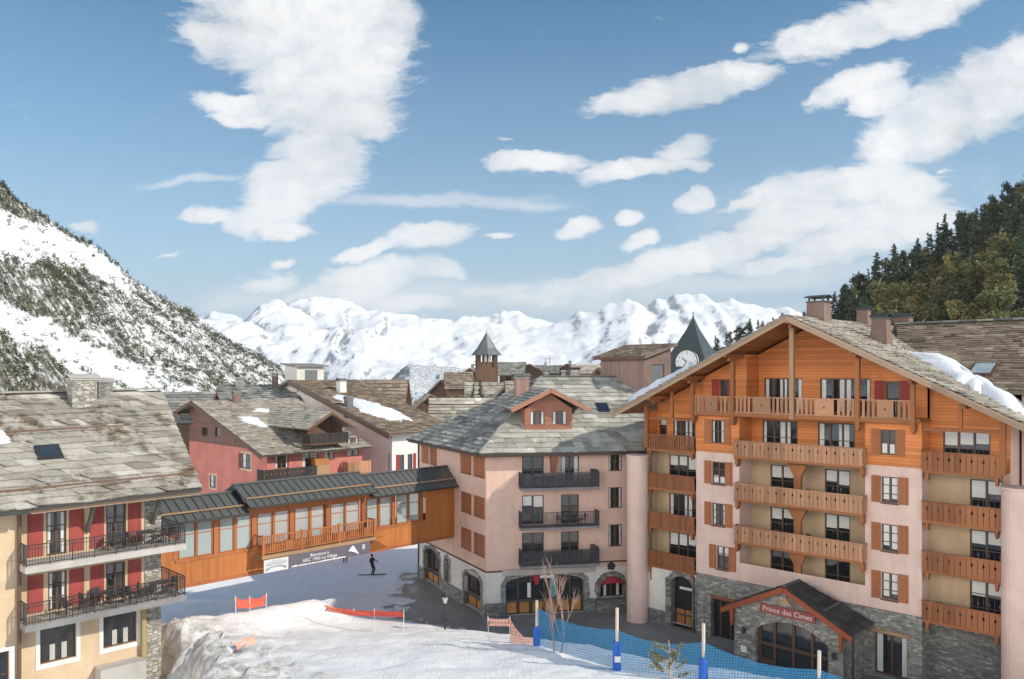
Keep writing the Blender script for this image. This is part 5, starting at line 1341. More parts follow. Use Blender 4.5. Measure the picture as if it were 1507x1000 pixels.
# the banner hangs from the bridge balcony
BN = thing('banner', 'long dark grey welcome banner with a white logo panel hung under the footbridge balcony', 'banner', (*FB.w(-17.1, -1.13), 0), 45)
def build_banner():
    W = 8.2; z0, z1 = 5.12, 5.98
    def sheet(x0, x1, y, m, name, par, zz0=z0, zz1=z1, n=24):
        b = MB()
        for i in range(n):
            xa = x0+(x1-x0)*i/n; xb = x0+(x1-x0)*(i+1)/n
            f = lambda x: y+.02*math.sin(x*2.1)
            b.add([(xa, f(xa), zz0), (xb, f(xb), zz0), (xb, f(xb), zz1), (xa, f(xa), zz1), (xa, f(xa)+.008, zz0), (xb, f(xb)+.008, zz0), (xb, f(xb)+.008, zz1), (xa, f(xa)+.008, zz1)], [(0, 1, 2, 3), (4, 7, 6, 5), (0, 4, 5, 1), (3, 2, 6, 7)])
        return b.build(name, m, par)
    c = sheet(1.75, W, 0, M_plain('BannerGrey', (.115, .10, .125), .6), 'cloth', BN)
    p = sheet(0, 1.74, 0, M_plain('BannerPanel', (.56, .56, .57), .6), 'logo_panel', BN, z0-.02, z1-.05, 8)
    wm = M_plain('BannerWhite', (.72, .70, .74), .6); gm = M_plain('LogoGrey', (.42, .42, .45), .6); bl = M_plain('LogoBlue', (.13, .16, .24), .6)
    text(c, 'Bienvenue à', (4.05, -.045, 5.74), .30, wm, (R(90), 0, 0)); text(c, 'ARC 1950 Le Village', (4.1, -.045, 5.45), .32, wm, (R(90), 0, 0))
    b = MB(); x = 1.95
    while x < 6.0: b.prism([(x, 5.17), (x+.19, 5.17), (x+.19, 5.22+random.random()*.06), (x, 5.22+random.random()*.06)], -.04, -.03); x += .21
    b.build('snow_edge', wm, c)
    b = MB(); b.prism([(6.35, 5.55), (6.6, 5.8), (6.75, 5.9), (6.9, 5.72), (7.25, 5.2), (6.85, 5.4), (6.6, 5.5)], -.04, -.03); b.build('peak_emblem', wm, c)
    b = MB(); b.prism([(7.5, 5.5), (7.75, 5.5), (7.75, 5.85), (7.5, 5.85)], -.04, -.03); b.build('small_emblem', gm, c)
    b = MB()
    pk = [(.15, 5.6), (.35, 5.75), (.5, 5.68), (.72, 5.84), (.9, 5.7), (1.1, 5.86), (1.3, 5.7), (1.5, 5.78), (1.62, 5.6)]
    b.prism(pk+[(1.3, 5.55), (.87, 5.6), (.45, 5.55)], -.035, -.028); b.build('mountain_emblem', gm, p)
    b = MB()
    for i in range(10):
        a0 = math.pi*i/10; a1 = math.pi*(i+1)/10
        f = lambda a, r: (.87-.72*r*math.cos(a), 5.26+.2*r*math.sin(a))
        b.prism([f(a0, .82), f(a1, .82), f(a1, 1), f(a0, 1)], -.035, -.028)
    b.build('arc_emblem', bl, p)
build_banner()
# ================================================================ rose house behind the bridge
Yr = 80.0; RO = ((393-CX)/F*Yr, Yr); FR = Fr(RO, 45); GR = Fr(RO, -45)
RB = thing('chalet', 'rose-red rendered chalet with a dark timber gable and dark wooden balconies behind the footbridge', 'chalet', (*RO, 0), 45)
TG = Matrix.Rotation(R(-90), 4, 'Z')
def build_rose():
    ap, zr = GR.px(295, 590); W2 = -ap; ze = GR.px(393, 664)[1]
    k = (zr-ze)/W2; LN = FR.px(533, 650)[0]; WD = 2*W2
    g = lambda px, py, d=0: GR.px(px, py, d)
    l = lambda px, py, d=0: FR.px(px, py, d)
    zsplit = g(340, 657)[1]
    def rect(fn, xa, ya, xb, yb):
        (a, z1), (c, _), (_, z0) = fn(xa, ya), fn(xb, ya), fn((xa+xb)/2, yb)
        return (a, c, z0, fn((xa+xb)/2, ya)[1])
    ghs = [rect(g, 309, 700, 318, 718), rect(g, 283, 698, 291, 719), rect(g, 356, 668, 369, 690)]
    b = MB(TG); wallface(b, -WD, 0, -1, zsplit, 0, ghs, .15)
    b.build('wall', MT['rose'], RB)
    b = MB(TG); gs = [rect(g, 272, 628, 279, 646), rect(g, 298, 629, 306, 642), rect(g, 317, 629, 326, 643), rect(g, 346, 635, 355, 652)]
    top = lambda x: zr-abs(x+W2)*k
    zt = max(w[3] for w in gs)+.15
    xr = -(zr-zt)/k
    wallface(b, -W2*2+(W2+xr if False else 0)+0, -1.2, zsplit, zsplit+.3, -.05)
    xl = -W2-(zr-zt)/k; xrr = -W2+(zr-zt)/k
    wallface(b, xl, xrr, zsplit+.3, zt, -.05, gs, .15)
    b.poly([(xl, -.05, zt), (xrr, -.05, zt), (-W2, -.05, zr-.2)]); b.poly([(xrr, -.05, zsplit+.3), (-1.0, -.05, zsplit+.3), (xrr, -.05, zt)]); b.poly([(-WD+1, -.05, zsplit+.3), (xl, -.05, zsplit+.3), (xl, -.05, zt)])
    b.build('timber_gable', M_wood('BrownGable', (.17, .095, .075), 'Z', .22, .6, .2), RB)
    for w in gs: window(RB, *w, .03, 1, 1, T=TG)
    for w in ghs:
        window(RB, *w, .06, 1, 2, T=TG, cur='side')
        q = MB(TG); xa, xb, za, zb = w
        q.box(xa-.2, xa-.01, -.03, -.003, za-.2, zb+.2); q.box(xb+.01, xb+.2, -.03, -.003, za-.2, zb+.2); q.box(xa-.01, xb+.01, -.03, -.003, zb+.01, zb+.2); q.box(xa-.01, xb+.01, -.03, -.003, za-.2, za-.01)
        q.build('window_surround', MT['cream'], RB)
    xa, xb, za, zb = ghs[2]; shutter(RB, xa-.55, xa-.03, za, zb, -.05, MT['oldwood'], TG)
    # long sunny face
    hw = [rect(l, 478, 658, 492, 678), rect(l, 512, 645, 528, 672), rect(l, 405, 668, 425, 690), rect(l, 445, 655, 468, 688)]
    b = MB(); wallface(b, 0, LN, -1, ze-.06, 0, hw, .25); b.quad((LN, 0, -1), (LN, WD, -1), (LN, WD, ze), (LN, 0, ze)); b.quad((0, WD, -1), (LN, WD, -1), (LN, WD, ze), (0, WD, ze)); b.poly([(LN, 0, ze), (LN, WD, ze), (LN, W2, zr-.2)])
    b.build('wall', MT['rose'], RB)
    for w in hw: window(RB, *w, .1, 2, 2, cur=random.choice(['side', None]), fm=MT['framered'])
    # roof
    RX = l(470, 600)[0]*0+LN+.6
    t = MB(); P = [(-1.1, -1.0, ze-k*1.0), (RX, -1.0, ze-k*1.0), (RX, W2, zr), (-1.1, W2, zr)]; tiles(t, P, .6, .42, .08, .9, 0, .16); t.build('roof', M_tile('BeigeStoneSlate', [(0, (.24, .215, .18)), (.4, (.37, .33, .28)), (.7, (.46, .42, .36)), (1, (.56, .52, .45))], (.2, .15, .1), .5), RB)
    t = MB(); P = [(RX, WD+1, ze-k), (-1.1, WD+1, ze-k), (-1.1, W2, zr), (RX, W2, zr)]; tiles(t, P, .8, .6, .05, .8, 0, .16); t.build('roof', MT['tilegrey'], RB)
    q = MB(TG)
    for s in (1, -1): q.beam((-W2, -1.15, zr-.2), (-W2+s*(W2+1.1), -1.15, zr-.2-k*(W2+1.1)), .07, .36)
    q.build('bargeboard', MT['oldwood'], RB)
    for yy in (W2*.55, W2*1.0, W2*1.45): bit(RB, 'purlin', MT['oldwood'], lambda q: q.box(-1.1, -.05, yy-.12, yy+.12, zr-abs(yy-W2)*k-.52, zr-abs(yy-W2)*k-.22))
    bit(RB, 'gutter', MT['gutter'], lambda q: q.beam((-1.1, -1.08, ze-k-.05), (RX, -1.08, ze-k-.05), .13, .13))
    for v in (.22, .78): bit(RB, 'snow_guard', MT['oldwood'], lambda q: q.tube((-1, -1+v*(W2+1), ze-k+v*(W2+1)*k+.1), (RX, -1+v*(W2+1), ze-k+v*(W2+1)*k+.1), .07))
    # cross gable over the balconies, its face to the street
    xm = l(478, 640)[0]; hwid = 2.3; zc = zr-.9; yc = -1.35
    d = MB()
    for P in ([(xm+hwid+.5, yc, zc-1.6), (xm+hwid+.5, W2*.8, zc-1.6), (xm, W2*.8, zc), (xm, yc, zc)], [(xm-hwid-.5, W2*.8, zc-1.6), (xm-hwid-.5, yc, zc-1.6), (xm, yc, zc), (xm, W2*.8, zc)]):
        tiles(d, P, .55, .4, .06, .9, 0, .16)
    o = d.build('dormer_roof', MT['tile'], RB)
    bit(o, 'dormer_wall', MT['oldwood'], lambda q: q.add([(xm-hwid, .3, ze-.2), (xm+hwid, .3, ze-.2), (xm+hwid, .3, zc-1.6), (xm, .3, zc-.2), (xm-hwid, .3, zc-1.6)], [(0, 1, 2, 3, 4)]))
    q = MB()
    for s in (1, -1): q.beam((xm, yc-.05, zc-.12), (xm+s*(hwid+.55), yc-.05, zc-1.75), .07, .26)
    q.build('bargeboard', MT['oldwood'], o)
    zb = zc-3.1
    o = bit(RB, 'balcony', MT['oldwood'], lambda q: q.box(xm-2.6, xm+1.9, -1.5, -.01, zb-.18, zb))
    plank_rail(o, xm-2.6, xm+1.9, zb, zb+.95, -1.45, MT['darkwood'], 'notch', ends=1.4, pitch=.22)
    x0 = l(392, 680)[0]-1.0; x1 = l(455, 680)[0]; zb = l(425, 702)[1]
    o = bit(RB, 'balcony', MT['oldwood'], lambda q: q.box(x0, x1, -1.5, -.01, zb-.2, zb))
    plank_rail(o, x0, x1, zb, zb+1.05, -1.45, MT['darkwood'], 'notch', ends=1.4, pitch=.24)
    plank_rail(o, -1.4, -.1, zb, zb+1.05, x0, MT['darkwood'], 'plain', T=Matrix.Rotation(R(0), 4, 'Z') @ Matrix.Translation((0, 0, 0)), pitch=.3) if False else None
    xa = l(503, 680)[0]; xb = LN+.35; zb = l(520, 694)[1]
    o = bit(RB, 'balcony', MT['rail'], lambda q: q.box(xa, xb, -1.1, -.01, zb-.15, zb))
    plank_rail(o, xa, xb, zb, zb+1.15, -1.1, MT['rail'], 'plain', ends=1.0, pitch=.2)
    xa = l(444, 690)[0]; zb = l(455, 701)[1]
    o = bit(RB, 'bay_box', MT['post'], lambda q: q.box(x1+.1, x1+1.9, -.9, -.01, zb, zb+1.1))
    bit(o, 'bay_window', MT['orangewood'], lambda q: q.box(x1+.2, x1+1.8, -.8, -.02, zb+1.1, zb+1.75))
    chimney(RB, l(392, 570, 7)[0], W2*.93, zr-1, zr+1.35, .75, .75, .95, MT['chim'], MT['concdark'], legs=False)
    chimney(RB, .4, W2*1.02+0, zr-.6, zr+.2, .01, .01) if False else None
    return ze, zr, W2, k, LN
rz = build_rose()
def rose_pt(x, y, h=.08): X, Y = FR.w(x, y); return (X, Y, rz[0]+y*rz[3]+h)
n_s = Vector((rz[3]*math.sin(R(45)), -rz[3]*math.cos(R(45)), 1)).normalized()
snowpatch('snow_patch', 'ragged snow patch on the sunny beige slate of the rose chalet', [rose_pt(x, y) for x, y in ((2.2, 5.6), (3.4, 5.2), (3.6, 7), (3.4, 9), (2.6, 9.6), (1.6, 9.2), (1.4, 8)) ], n_s, seed=4, thick=.3)
snowpatch('snow_patch', 'thin strip of snow along the ridge of the rose chalet near its chimney', [rose_pt(x, y) for x, y in ((4.4, 10.2), (9.2, 9.9), (9.6, 10.6), (8.8, 11.3), (4.8, 11.4), (4, 10.8))], n_s, seed=6, thick=.3)

# ================================================================ generic chalets of the village
def chalet(label, px, Y, deg, w, d, ze, zr, wall, roofm, ridge='x', ov=.9, wins=(), name='chalet', cat='chalet', z0=0, tw=.8, th=.55, logs=1, timber=None, bal=(), chims=(), px_is='corner'):
    ox, oy = (px-CX)/F*Y, Y
    T = thing(name, label, cat, (ox, oy, 0), deg)
    b = MB(); hs = [h for h in wins]
    wallface(b, 0, w, z0, ze, 0, hs, .15); b.quad((0, 0, z0), (0, d, z0), (0, d, ze), (0, 0, ze)); b.quad((w, 0, z0), (w, d, z0), (w, d, ze), (w, 0, ze)); b.quad((0, d, z0), (w, d, z0), (w, d, ze), (0, d, ze))
    b.build('wall', wall, T)
    if ridge == 'x':
        for x in (0, w): bit(T, 'gable', timber or wall, lambda g: g.poly([(x, 0, ze), (x, d, ze), (x, d/2, zr-.15)]))
        k = (zr-ze)/(d/2)
        S = [[(-ov, -ov, ze-ov*k), (w+ov, -ov, ze-ov*k), (w+ov, d/2, zr), (-ov, d/2, zr)], [(w+ov, d+ov, ze-ov*k), (-ov, d+ov, ze-ov*k), (-ov, d/2, zr), (w+ov, d/2, zr)]]
    else:
        for y in (0, d): bit(T, 'gable', timber or wall, lambda g: g.poly([(0, y, ze), (w, y, ze), (w/2, y, zr-.15)]))
        k = (zr-ze)/(w/2)
        S = [[(w+ov, -ov, ze-ov*k), (w+ov, d+ov, ze-ov*k), (w/2, d+ov, zr), (w/2, -ov, zr)], [(-ov, d+ov, ze-ov*k), (-ov, -ov, ze-ov*k), (w/2, -ov, zr), (w/2, d+ov, zr)]]
    for P in S:
        t = MB(); tiles(t, P, tw, th, .09, .8, 0, .2); o = t.build('roof', roofm, T)
        if logs:
            a, c, e, f = [Vector(p) for p in P]; up = (f-a)
            for i in range(logs):
                v = .12+.62*i/max(1, logs-1) if logs > 1 else .2
                q = MB(); q.tube(a+up*v+Vector((0, 0, .14)), c+(e-c)*v+Vector((0, 0, .14)), .09); q.build('snow_guard', MT['oldwood'], o)
    if ridge == 'x':
        for x in (-ov-.04, w+ov+.04): bit(T, 'bargeboard', MT['oldwood'], lambda q: [q.beam((x, d/2, zr-.14), (x, d/2+s_*(d/2+ov), ze-ov*k-.14), .08, .3) for s_ in (-1, 1)])
    else:
        bit(T, 'bargeboard', MT['oldwood'], lambda q: [q.beam((w/2, -ov-.04, zr-.14), (w/2+s_*(w/2+ov), -ov-.04, ze-ov*k-.14), .08, .3) for s_ in (-1, 1)])
    for h in hs: window(T, *h, .06, 2, 1, cur=random.choice(['side', None, 'top']))
    for (xa, xb, zf, m) in bal:
        o = bit(T, 'balcony', MT['oldwood'], lambda q: q.box(xa, xb, -1.2, -.01, zf-.15, zf)); plank_rail(o, xa, xb, zf, zf+1, -1.15, m, 'plain', ends=1.1, pitch=.25)
    for (x, y, za, zb, wx, m) in chims: chimney(T, x, y, za, zb, wx, wx, .92, m, MT['tilegrey'], legs=False)
    return T
# pale house beyond, roof edge running down to the street
Yw = 92.0; WO = ((577-CX)/F*Yw, Yw); FWH = Fr(WO, 45); GWH = Fr(WO, -45)
WH = thing('house', 'white rendered house with a roof edge falling to the street and a big square chimney', 'house', (*WO, 0), 45)
def build_white():
    a, zr = GWH.px(437, 560); ze = GWH.px(577, 634)[1]; W2 = -a; k = (zr-ze)/W2; LN = 9.0
    b = MB(TG); wallface(b, -W2*2, 0, -1, ze, 0); b.poly([(-W2*2, 0, ze), (0, 0, ze), (-W2, 0, zr-.1)]); b.build('wall', MT['whitewall'], WH)
    ws = [(1.0, 1.7, 6.6, 8.6), (2.2, 2.9, 6.6, 8.6), (1.2, 2.0, 2.5, 4.6)]
    b = MB(); wallface(b, 0, LN, -1, ze-.06, 0, ws, .15); b.quad((LN, 0, -1), (LN, 2*W2, -1), (LN, 2*W2, ze), (LN, 0, ze)); b.build('wall', MT['whitewall'], WH)
    for w in ws: window(WH, *w, .05, 1, 2)
    for xa, xb in ((.55, .97), (3.0, 3.4)): shutter(WH, xa, xb, 6.55, 8.65, 0, MT['shutterred'])
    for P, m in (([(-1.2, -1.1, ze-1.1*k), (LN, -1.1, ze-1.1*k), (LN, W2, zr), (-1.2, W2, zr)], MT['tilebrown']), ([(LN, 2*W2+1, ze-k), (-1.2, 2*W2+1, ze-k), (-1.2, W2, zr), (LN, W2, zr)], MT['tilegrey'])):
        t = MB(); tiles(t, P, .7, .5, .09, .9, 0, .2); t.build('roof', m, WH)
    q = MB(TG)
    q.beam((-W2, -1.25, zr-.25), (1.2, -1.25, ze-1.2*k-.25), .08, .6); q.beam((-W2, -1.33, zr-.02), (1.2, -1.33, ze-1.2*k-.02), .08, .18); q.build('bargeboard', M_wood('GreyBarge', (.2, .15, .12), 'X', 9, .9, .2), WH)
    bit(WH, 'soffit', MT['oldwood'], lambda q: q.sheet([(-1.15, -1.0, ze-k-.2), (-.01, -1.0, ze-k-.2), (-.01, W2, zr-.25), (-1.15, W2, zr-.25)], .05))
    # tall square chimney stack with hood
    c = FWH.px(455, 560, W2)[0]
    b = MB(); b.box(c-2.1, c+1.9, W2-.5, W2+2.6, zr-1.5, zr+1.95); o = b.build('chimney', MT['white'], WH)
    bit(o, 'hood', MT['concdark'], lambda q: q.sheet([(c-2.6, W2-1, zr+1.96), (c+2.4, W2-1, zr+1.96), (c+2.4, W2+3, zr+2.25), (c-2.6, W2+3, zr+2.25)], .18))
    bit(o, 'vent', MT['lead'], lambda q: q.box(c-.9, c+.9, W2-.56, W2-.505, zr-.1, zr+1.35))
    x = FWH.px(492, 560, W2*.8)[0]
    chimney(WH, x, W2*.72, zr-2.2, zr+.7, 1.0, .9, .95, MT['whitewall'], MT['concdark'], legs=False)
    x = FWH.px(520, 590, W2*.4)[0]
    chimney(WH, x-.4, W2*.42, zr-4.4, zr-1.4, .8, .8, 1, MT['lead'], MT['concdark'], legs=False)
    for z in (3.4, 7.9): bit(WH, 'downpipe', MT['gutter'], lambda q: q.tube((-.06, .5, z-3), (-.06, .5, z+.9), .05)) if z > 5 else None
    return ze, zr, W2, k
wz = build_white()
def wh_pt(x, y, h=.1): X, Y = FWH.w(x, y); return (X, Y, wz[0]+y*wz[3]+h)
n_w = Vector((wz[3]*math.sin(R(45)), -wz[3]*math.cos(R(45)), 1)).normalized()
snowpatch('snow_patch', 'large bright snow bank on the roof of the white house behind its small grey flue', [wh_pt(x, y) for x, y in ((.6, 4.5), (2.2, 3.0), (3.8, 2.0), (5.2, 3), (5, 6), (4.4, 9), (3, 12), (1.2, 13.6), (.2, 12), (.3, 8))], n_w, seed=9, thick=.7)

chalet('brown slate roofed chalet with a pale carved gable end beside the street', 487, 113, -5, 8.9, 9, 9.0, 16.9, MT['whitewall'], MT['tilebrown'], 'x', 1.0, wins=[(6.8, 7.8, 5.2, 7.2)], tw=.9, th=.6, logs=3, timber=MT['white'])
# carved terrace of the street-side house
def build_terrace():
    Y = 112; X0 = (603-CX)/F*Y
    T = thing('carved_terrace', 'white carved timber terrace with plants on posts at the street corner', 'terrace', (X0, Y-2.2, 0), 12)
    bit(T, 'deck', MT['post'], lambda q: q.box(-2.4, 1.6, 0, 2.4, 8.2, 8.5)); bit(T, 'deck', MT['post'], lambda q: q.box(-2.2, 1.5, 0, 2.4, 5.5, 5.8))
    for x in (-2.2, -.9, .4, 1.5): bit(T, 'post', MT['whitewall'], lambda q: (q.box(x-.13, x+.13, .0, .22, -.4, 5.5), q.prism([(x-.1, 4.2), (x+.1, 4.2), (x+.6, 5.5), (x-.6, 5.5)], .02, .2)))
    bit(T, 'parapet', MT['cream'], lambda q: q.box(-2.4, 1.4, -.06, .0, 8.5, 10.2))
    bit(T, 'brace', MT['whitewall'], lambda q: (q.beam((1.5, .1, 5.5), (2.6, .1, 8.6), .3, .3), q.beam((2.6, .1, 8.6), (1.6, .1, 10.6), .3, .3)))
    b = MB(); rr = random.Random(4)
    for i in range(160):
        c = Vector((rr.uniform(-2, 1.3), rr.uniform(-.2, .3), 5.9+rr.random()*.9)); a = Vector((rr.uniform(-1, 1), rr.uniform(-1, 1), rr.uniform(-1, 1)))*.22; e = a.cross(Vector((0, 0, 1)))
        b.quad(c-a, c-e*.6, c+a, c+e*.6)
    b.build('planting', M_plain('TerracePlants', (.06, .075, .03), .8, .4, 4), T)
build_terrace()

PALE = M_tile('SnowDustedSlate', [(0, (.22, .19, .16)), (.35, (.39, .345, .285)), (.7, (.52, .47, .40)), (1, (.74, .71, .66))], (.16, .13, .1), .5)
DW = M_wood('VillageTimber', (.12, .075, .05), 'Z', .22, .6, .25)
DW2 = M_wood('VillageTimberPale', (.24, .155, .10), 'Z', .22, .6, .25)
chalet('wide snow-dusted slate roof with three log rows just behind the pink corner house', 641, 108, 4, 9.5, 9, 11.4, 14.4, DW2, PALE, 'x', 1.0, tw=.9, th=.7, logs=3, wins=[(1, 2.2, 8.6, 10.4), (4, 5.2, 8.6, 10.4)])
chalet('small timber chalet with a ridge roof to the left below the slate spire', 659, 150, 6, 4.2, 6, 15.4, 18.0, DW2, MT['tilebrown'], 'x', .6, tw=.7, th=.5, wins=[(1.2, 2, 12.2, 13.6)])
chalet('tall dark shaded chalet with stacked balconies at the far end of the street', 617, 150, 12, 4.2, 7, 12.2, 13.9, DW, PALE, 'y', .8, wins=[(.8, 2, 7.4, 9.2), (2.8, 4.2, 7.4, 9.2), (.8, 2, 4.2, 6), (2.8, 4.2, 4.2, 6)], bal=[(.3, 4.6, 6.9, MT['darkwood']), (.3, 4.6, 3.8, MT['darkwood'])])
chalet('narrow dark chalet with a small pale gabled dormer beside the street', 634, 168, -10, 4.5, 6, 14.2, 16.4, DW, MT['tilegrey'], 'y', .7, wins=[(1.6, 2.6, 11, 12.6)])
chalet('front-gabled dark chalet with snowy roof to the right under the slate spire', 728, 128, 2, 4.4, 8, 14.0, 16.1, DW, PALE, 'y', .8, wins=[(1.4, 2.8, 11.6, 13)], tw=.7, th=.5)
chalet('low snow-dusted roof between the spire and the log-rowed roof', 690, 138, 3, 7.5, 8, 14.2, 16.2, DW2, PALE, 'x', .8, logs=2)
chalet('long pale slate roof behind the dormer of the pink corner house', 752, 122, 2, 7.8, 9, 14.3, 16.6, DW2, PALE, 'x', .8, logs=2, chims=[(5.6, 4.4, 15.5, 18.3, .7, MT['stone'])])
chalet('pale slate roof to the right of the brown chimney boards', 812, 140, -4, 7.5, 8, 15.2, 17.2, DW2, PALE, 'x', .8, logs=1, chims=[(2, 4, 16.4, 18.6, .8, MT['stone'])])
chalet('dark gabled house with red-brown barge boards left of the boarded roof tower', 858, 112, -8, 4.2, 6, 16.3, 18.6, DW2, MT['tilebrown'], 'y', .9, wins=[(1.4, 2.6, 13.6, 15)])
chalet('grey far chalet on the horizon left of the antenna', 748, 250, 0, 10, 9, 17.4, 19.6, DW, MT['tilegrey'], 'x', 1)
chalet('grey far chalet on the horizon right of the antenna', 800, 260, 5, 9, 9, 17.0, 19.4, DW, MT['tilegrey'], 'x', 1, chims=[(6, 4, 18.6, 20.6, 1.0, MT['stone'])])
chalet('far chalet with a broad pale roof near the boarded roof tower', 832, 230, -5, 8.5, 9, 17.0, 18.9, DW2, PALE, 'x', 1)
chalet('stone-slate roof peeping out between the boarded roof tower and the clock spire', 962, 105, -20, 6, 6, 16.4, 18.9, MT['chim'], MT['tilebrown'], 'x', .6, chims=[(3.4, 2.2, 17.4, 20.6, .5, MT['chim'])])
chalet('long dark roof behind the yellow hotel, left of the rose chalet', 222, 92, 8, 5, 10, 13.0, 15.6, DW, MT['tilegrey'], 'x', 1, tw=1, th=.7, logs=1)
chalet('dark metal-edged roof behind the ridge of the rose chalet', 318, 104, 4, 9.5, 9, 14.2, 16.3, DW, MT['tilegrey'], 'x', .9, logs=1, chims=[(6.6, 3.6, 15.6, 18.2, .7, MT['chim']), (2.0, 3.8, 15.6, 17.6, .9, MT['stonelight'])])
for px, Y, w, ze, zr, rg, lab in ((760, 190, 6, 18.3, 19.9, 'y', 'small front-gabled chalet among the far roofs, just right of the spire'), (778, 205, 7, 18.1, 19.7, 'x', 'small snowy-roofed chalet among the far roofs below the antenna'), (818, 215, 6, 18.5, 20.2, 'y', 'tiny front-gabled chalet among the far roofs right of the antenna'), (846, 190, 6, 18.1, 19.8, 'x', 'small dark-walled chalet among the far roofs close to the roof tower'), (868, 240, 7, 18.7, 20.7, 'y', 'tall far gable almost touching the boarded roof tower'), (676, 175, 4.5, 17.1, 18.9, 'y', 'tiny dark gabled hut left of the spire foot'), (735, 185, 5, 17.9, 20.3, 'x', 'dark chalet with a chimney immediately right of the spire shaft')):
    chalet(lab, px, Y, random.uniform(-10, 10), w, 6, ze, zr, random.choice([DW, DW2]), random.choice([PALE, MT['tilebrown'], MT['tilegrey']]), rg, .7, wins=[(1.5, 2.6, ze-2.6, ze-1)], chims=[(w*.6, 2.4, zr-1, zr+1.1, .7, MT['stone'])] if random.random() < .6 else ())
# antenna
def build_mast():
    p = at(806, 546, 215); T = thing('antenna_mast', 'thin lattice antenna standing among the far roofs', 'antenna', (p.x, p.y, 15))
    b = MB()
    for x in (-.6, .6):
        for y in (-.6, .6): b.beam((x, y, 0), (x, y, 6.6), .12, .12)
    for z in (3.6, 4.6, 5.6, 6.6):
        for s in (-.6, .6): b.beam((-.6, s, z), (.6, s, z), .1, .1); b.beam((s, -.6, z), (s, .6, z), .1, .1)
    b.build('lattice', MT['lead'], T)
build_mast()
# slate spire
def build_spire():
    p = at(716, 548, 165); T = thing('bell_tower', 'slender village belfry with a pointed grey slate spire and pale openings', 'tower', (p.x, p.y, 0), 8)
    k = 165/F; z = lambda py: CZ+(HY-py)*k
    w = 2.1
    b = MB(); b.box(-w, w, -w, w, 8, z(541)); b.box(-w*.82, w*.82, -w*.82, w*.82, z(541), z(537)); b.build('shaft', MT['oldwood'], T)
    for i in (-1, 1):
        for j in (-1, 1): bit(T, 'belfry_post', MT['oldwood'], lambda q: q.box(i*w*.8-.35, i*w*.8+.35, j*w*.8-.35, j*w*.8+.35, z(541)+.01, z(521)))
    bit(T, 'belfry_core', MT['concdark'], lambda q: q.box(-w*.4, w*.4, -w*.4, w*.4, z(541)+.02, z(521)-.01))
    bit(T, 'belfry_rail', MT['oldwood'], lambda q: q.box(-w*.8, w*.8, -w*.84, -w*.76, z(537), z(533)))
    for x in (-.35, .45): bit(T, 'belfry_opening', MT['whitewall'], lambda q: q.box(x-.25, x+.25, -w*.75, -w*.70, z(534), z(523)))
    b = MB(); prof = [(2.95, z(523)), (1.85, z(513)), (1.0, z(502)), (.05, z(489))]; b.lathe((0, 0, 0), [(r*1.06, h) for r, h in prof], 8); b.build('spire', MT['lead'], T)
    b = MB(); b.tube((0, 0, z(490)), (0, 0, z(486)), .05); b.build('finial', MT['steel'], T)
build_spire()
# clock spire
def build_clock():
    Y = 92; p = at(1020, 548, Y); k = Y/F; z = lambda py: CZ+(HY-py)*k
    T = thing('clock_tower', 'dark green pointed clock spire with a white dial behind the timber gable', 'clock tower', (p.x, p.y, 0), -35)
    w = 3.3
    b = MB(); b.box(-2.4, 2.4, -2.4, 2.4, 6, z(550)); b.build('shaft', MT['oldwood'], T)
    b = MB(); prof = [(w*1.0, z(553)), (w*.70, z(530)), (w*.42, z(507)), (w*.17, z(485)), (.03, z(466))]
    v = []; f = []
    for r, h in prof: v += [(-r, -r, h), (r, -r, h), (r, r, h), (-r, r, h)]
    for i in range(len(prof)-1):
        for j in range(4): f.append((i*4+j, i*4+(j+1) % 4, (i+1)*4+(j+1) % 4, (i+1)*4+j))
    b.add(v, f); b.build('spire', M_plain('SpireSlate', (.062, .076, .072), .4, .25, 3), T)
    bit(T, 'finial', MT['steel'], lambda q: (q.tube((0, 0, z(470)), (0, 0, z(459)), .05), q.lathe((0, 0, z(466)), [(.02, -.15), (.13, 0), (.02, .15)], 8)))
    # dial leaning on the sloping face that looks to the left
    zc = z(533); yc = -w*.76-.1
    M = Matrix.Translation((.3, yc, zc)) @ Matrix.Rotation(R(-8), 4, 'X')
    d = MB(M @ Matrix.Rotation(R(90), 4, 'X')); d.lathe((0, 0, 0), [(1.34, -.2), (1.34, .06)], 32); o = d.build('dial', MT['whitepaint'], T)
    d = MB(M @ Matrix.Rotation(R(90), 4, 'X'))
    n = 32
    for i in range(n):
        a0 = 2*math.pi*i/n; a1 = 2*math.pi*(i+1)/n
        d.add([(r*math.cos(a), r*math.sin(a), h) for h in (.05, .09) for r, a in ((1.24, a0), (1.36, a0), (1.36, a1), (1.24, a1))], [(4, 5, 6, 7), (1, 2, 6, 5), (0, 4, 7, 3)])
    d.build('dial_rim', MT['steel'], o)
    for s, ang in zip(('12', '3', '6', '9', '1', '2', '4', '5', '7', '8', '10', '11'), (0, 90, 180, 270, 30, 60, 120, 150, 210, 240, 300, 330)):
        a = R(90-ang); q = text(o, s, (0, 0, 0), .36 if s in ('12', '3', '6', '9') else .26, MT['steel'], (0, 0, 0), 'numeral'); q.matrix_local = M @ Matrix.Rotation(R(90), 4, 'X') @ Matrix.Translation((1.0*math.cos(a), 1.0*math.sin(a), .07))
    for ang, L, wd in ((310, .62, .1), (205, .88, .07)):
        a = R(90-ang); d = MB(M @ Matrix.Rotation(R(90), 4, 'X')); d.beam((-.1*math.cos(a), -.1*math.sin(a), .09), (L*math.cos(a), L*math.sin(a), .09), wd, .03); d.build('clock_hand', MT['steel'], o)
build_clock()
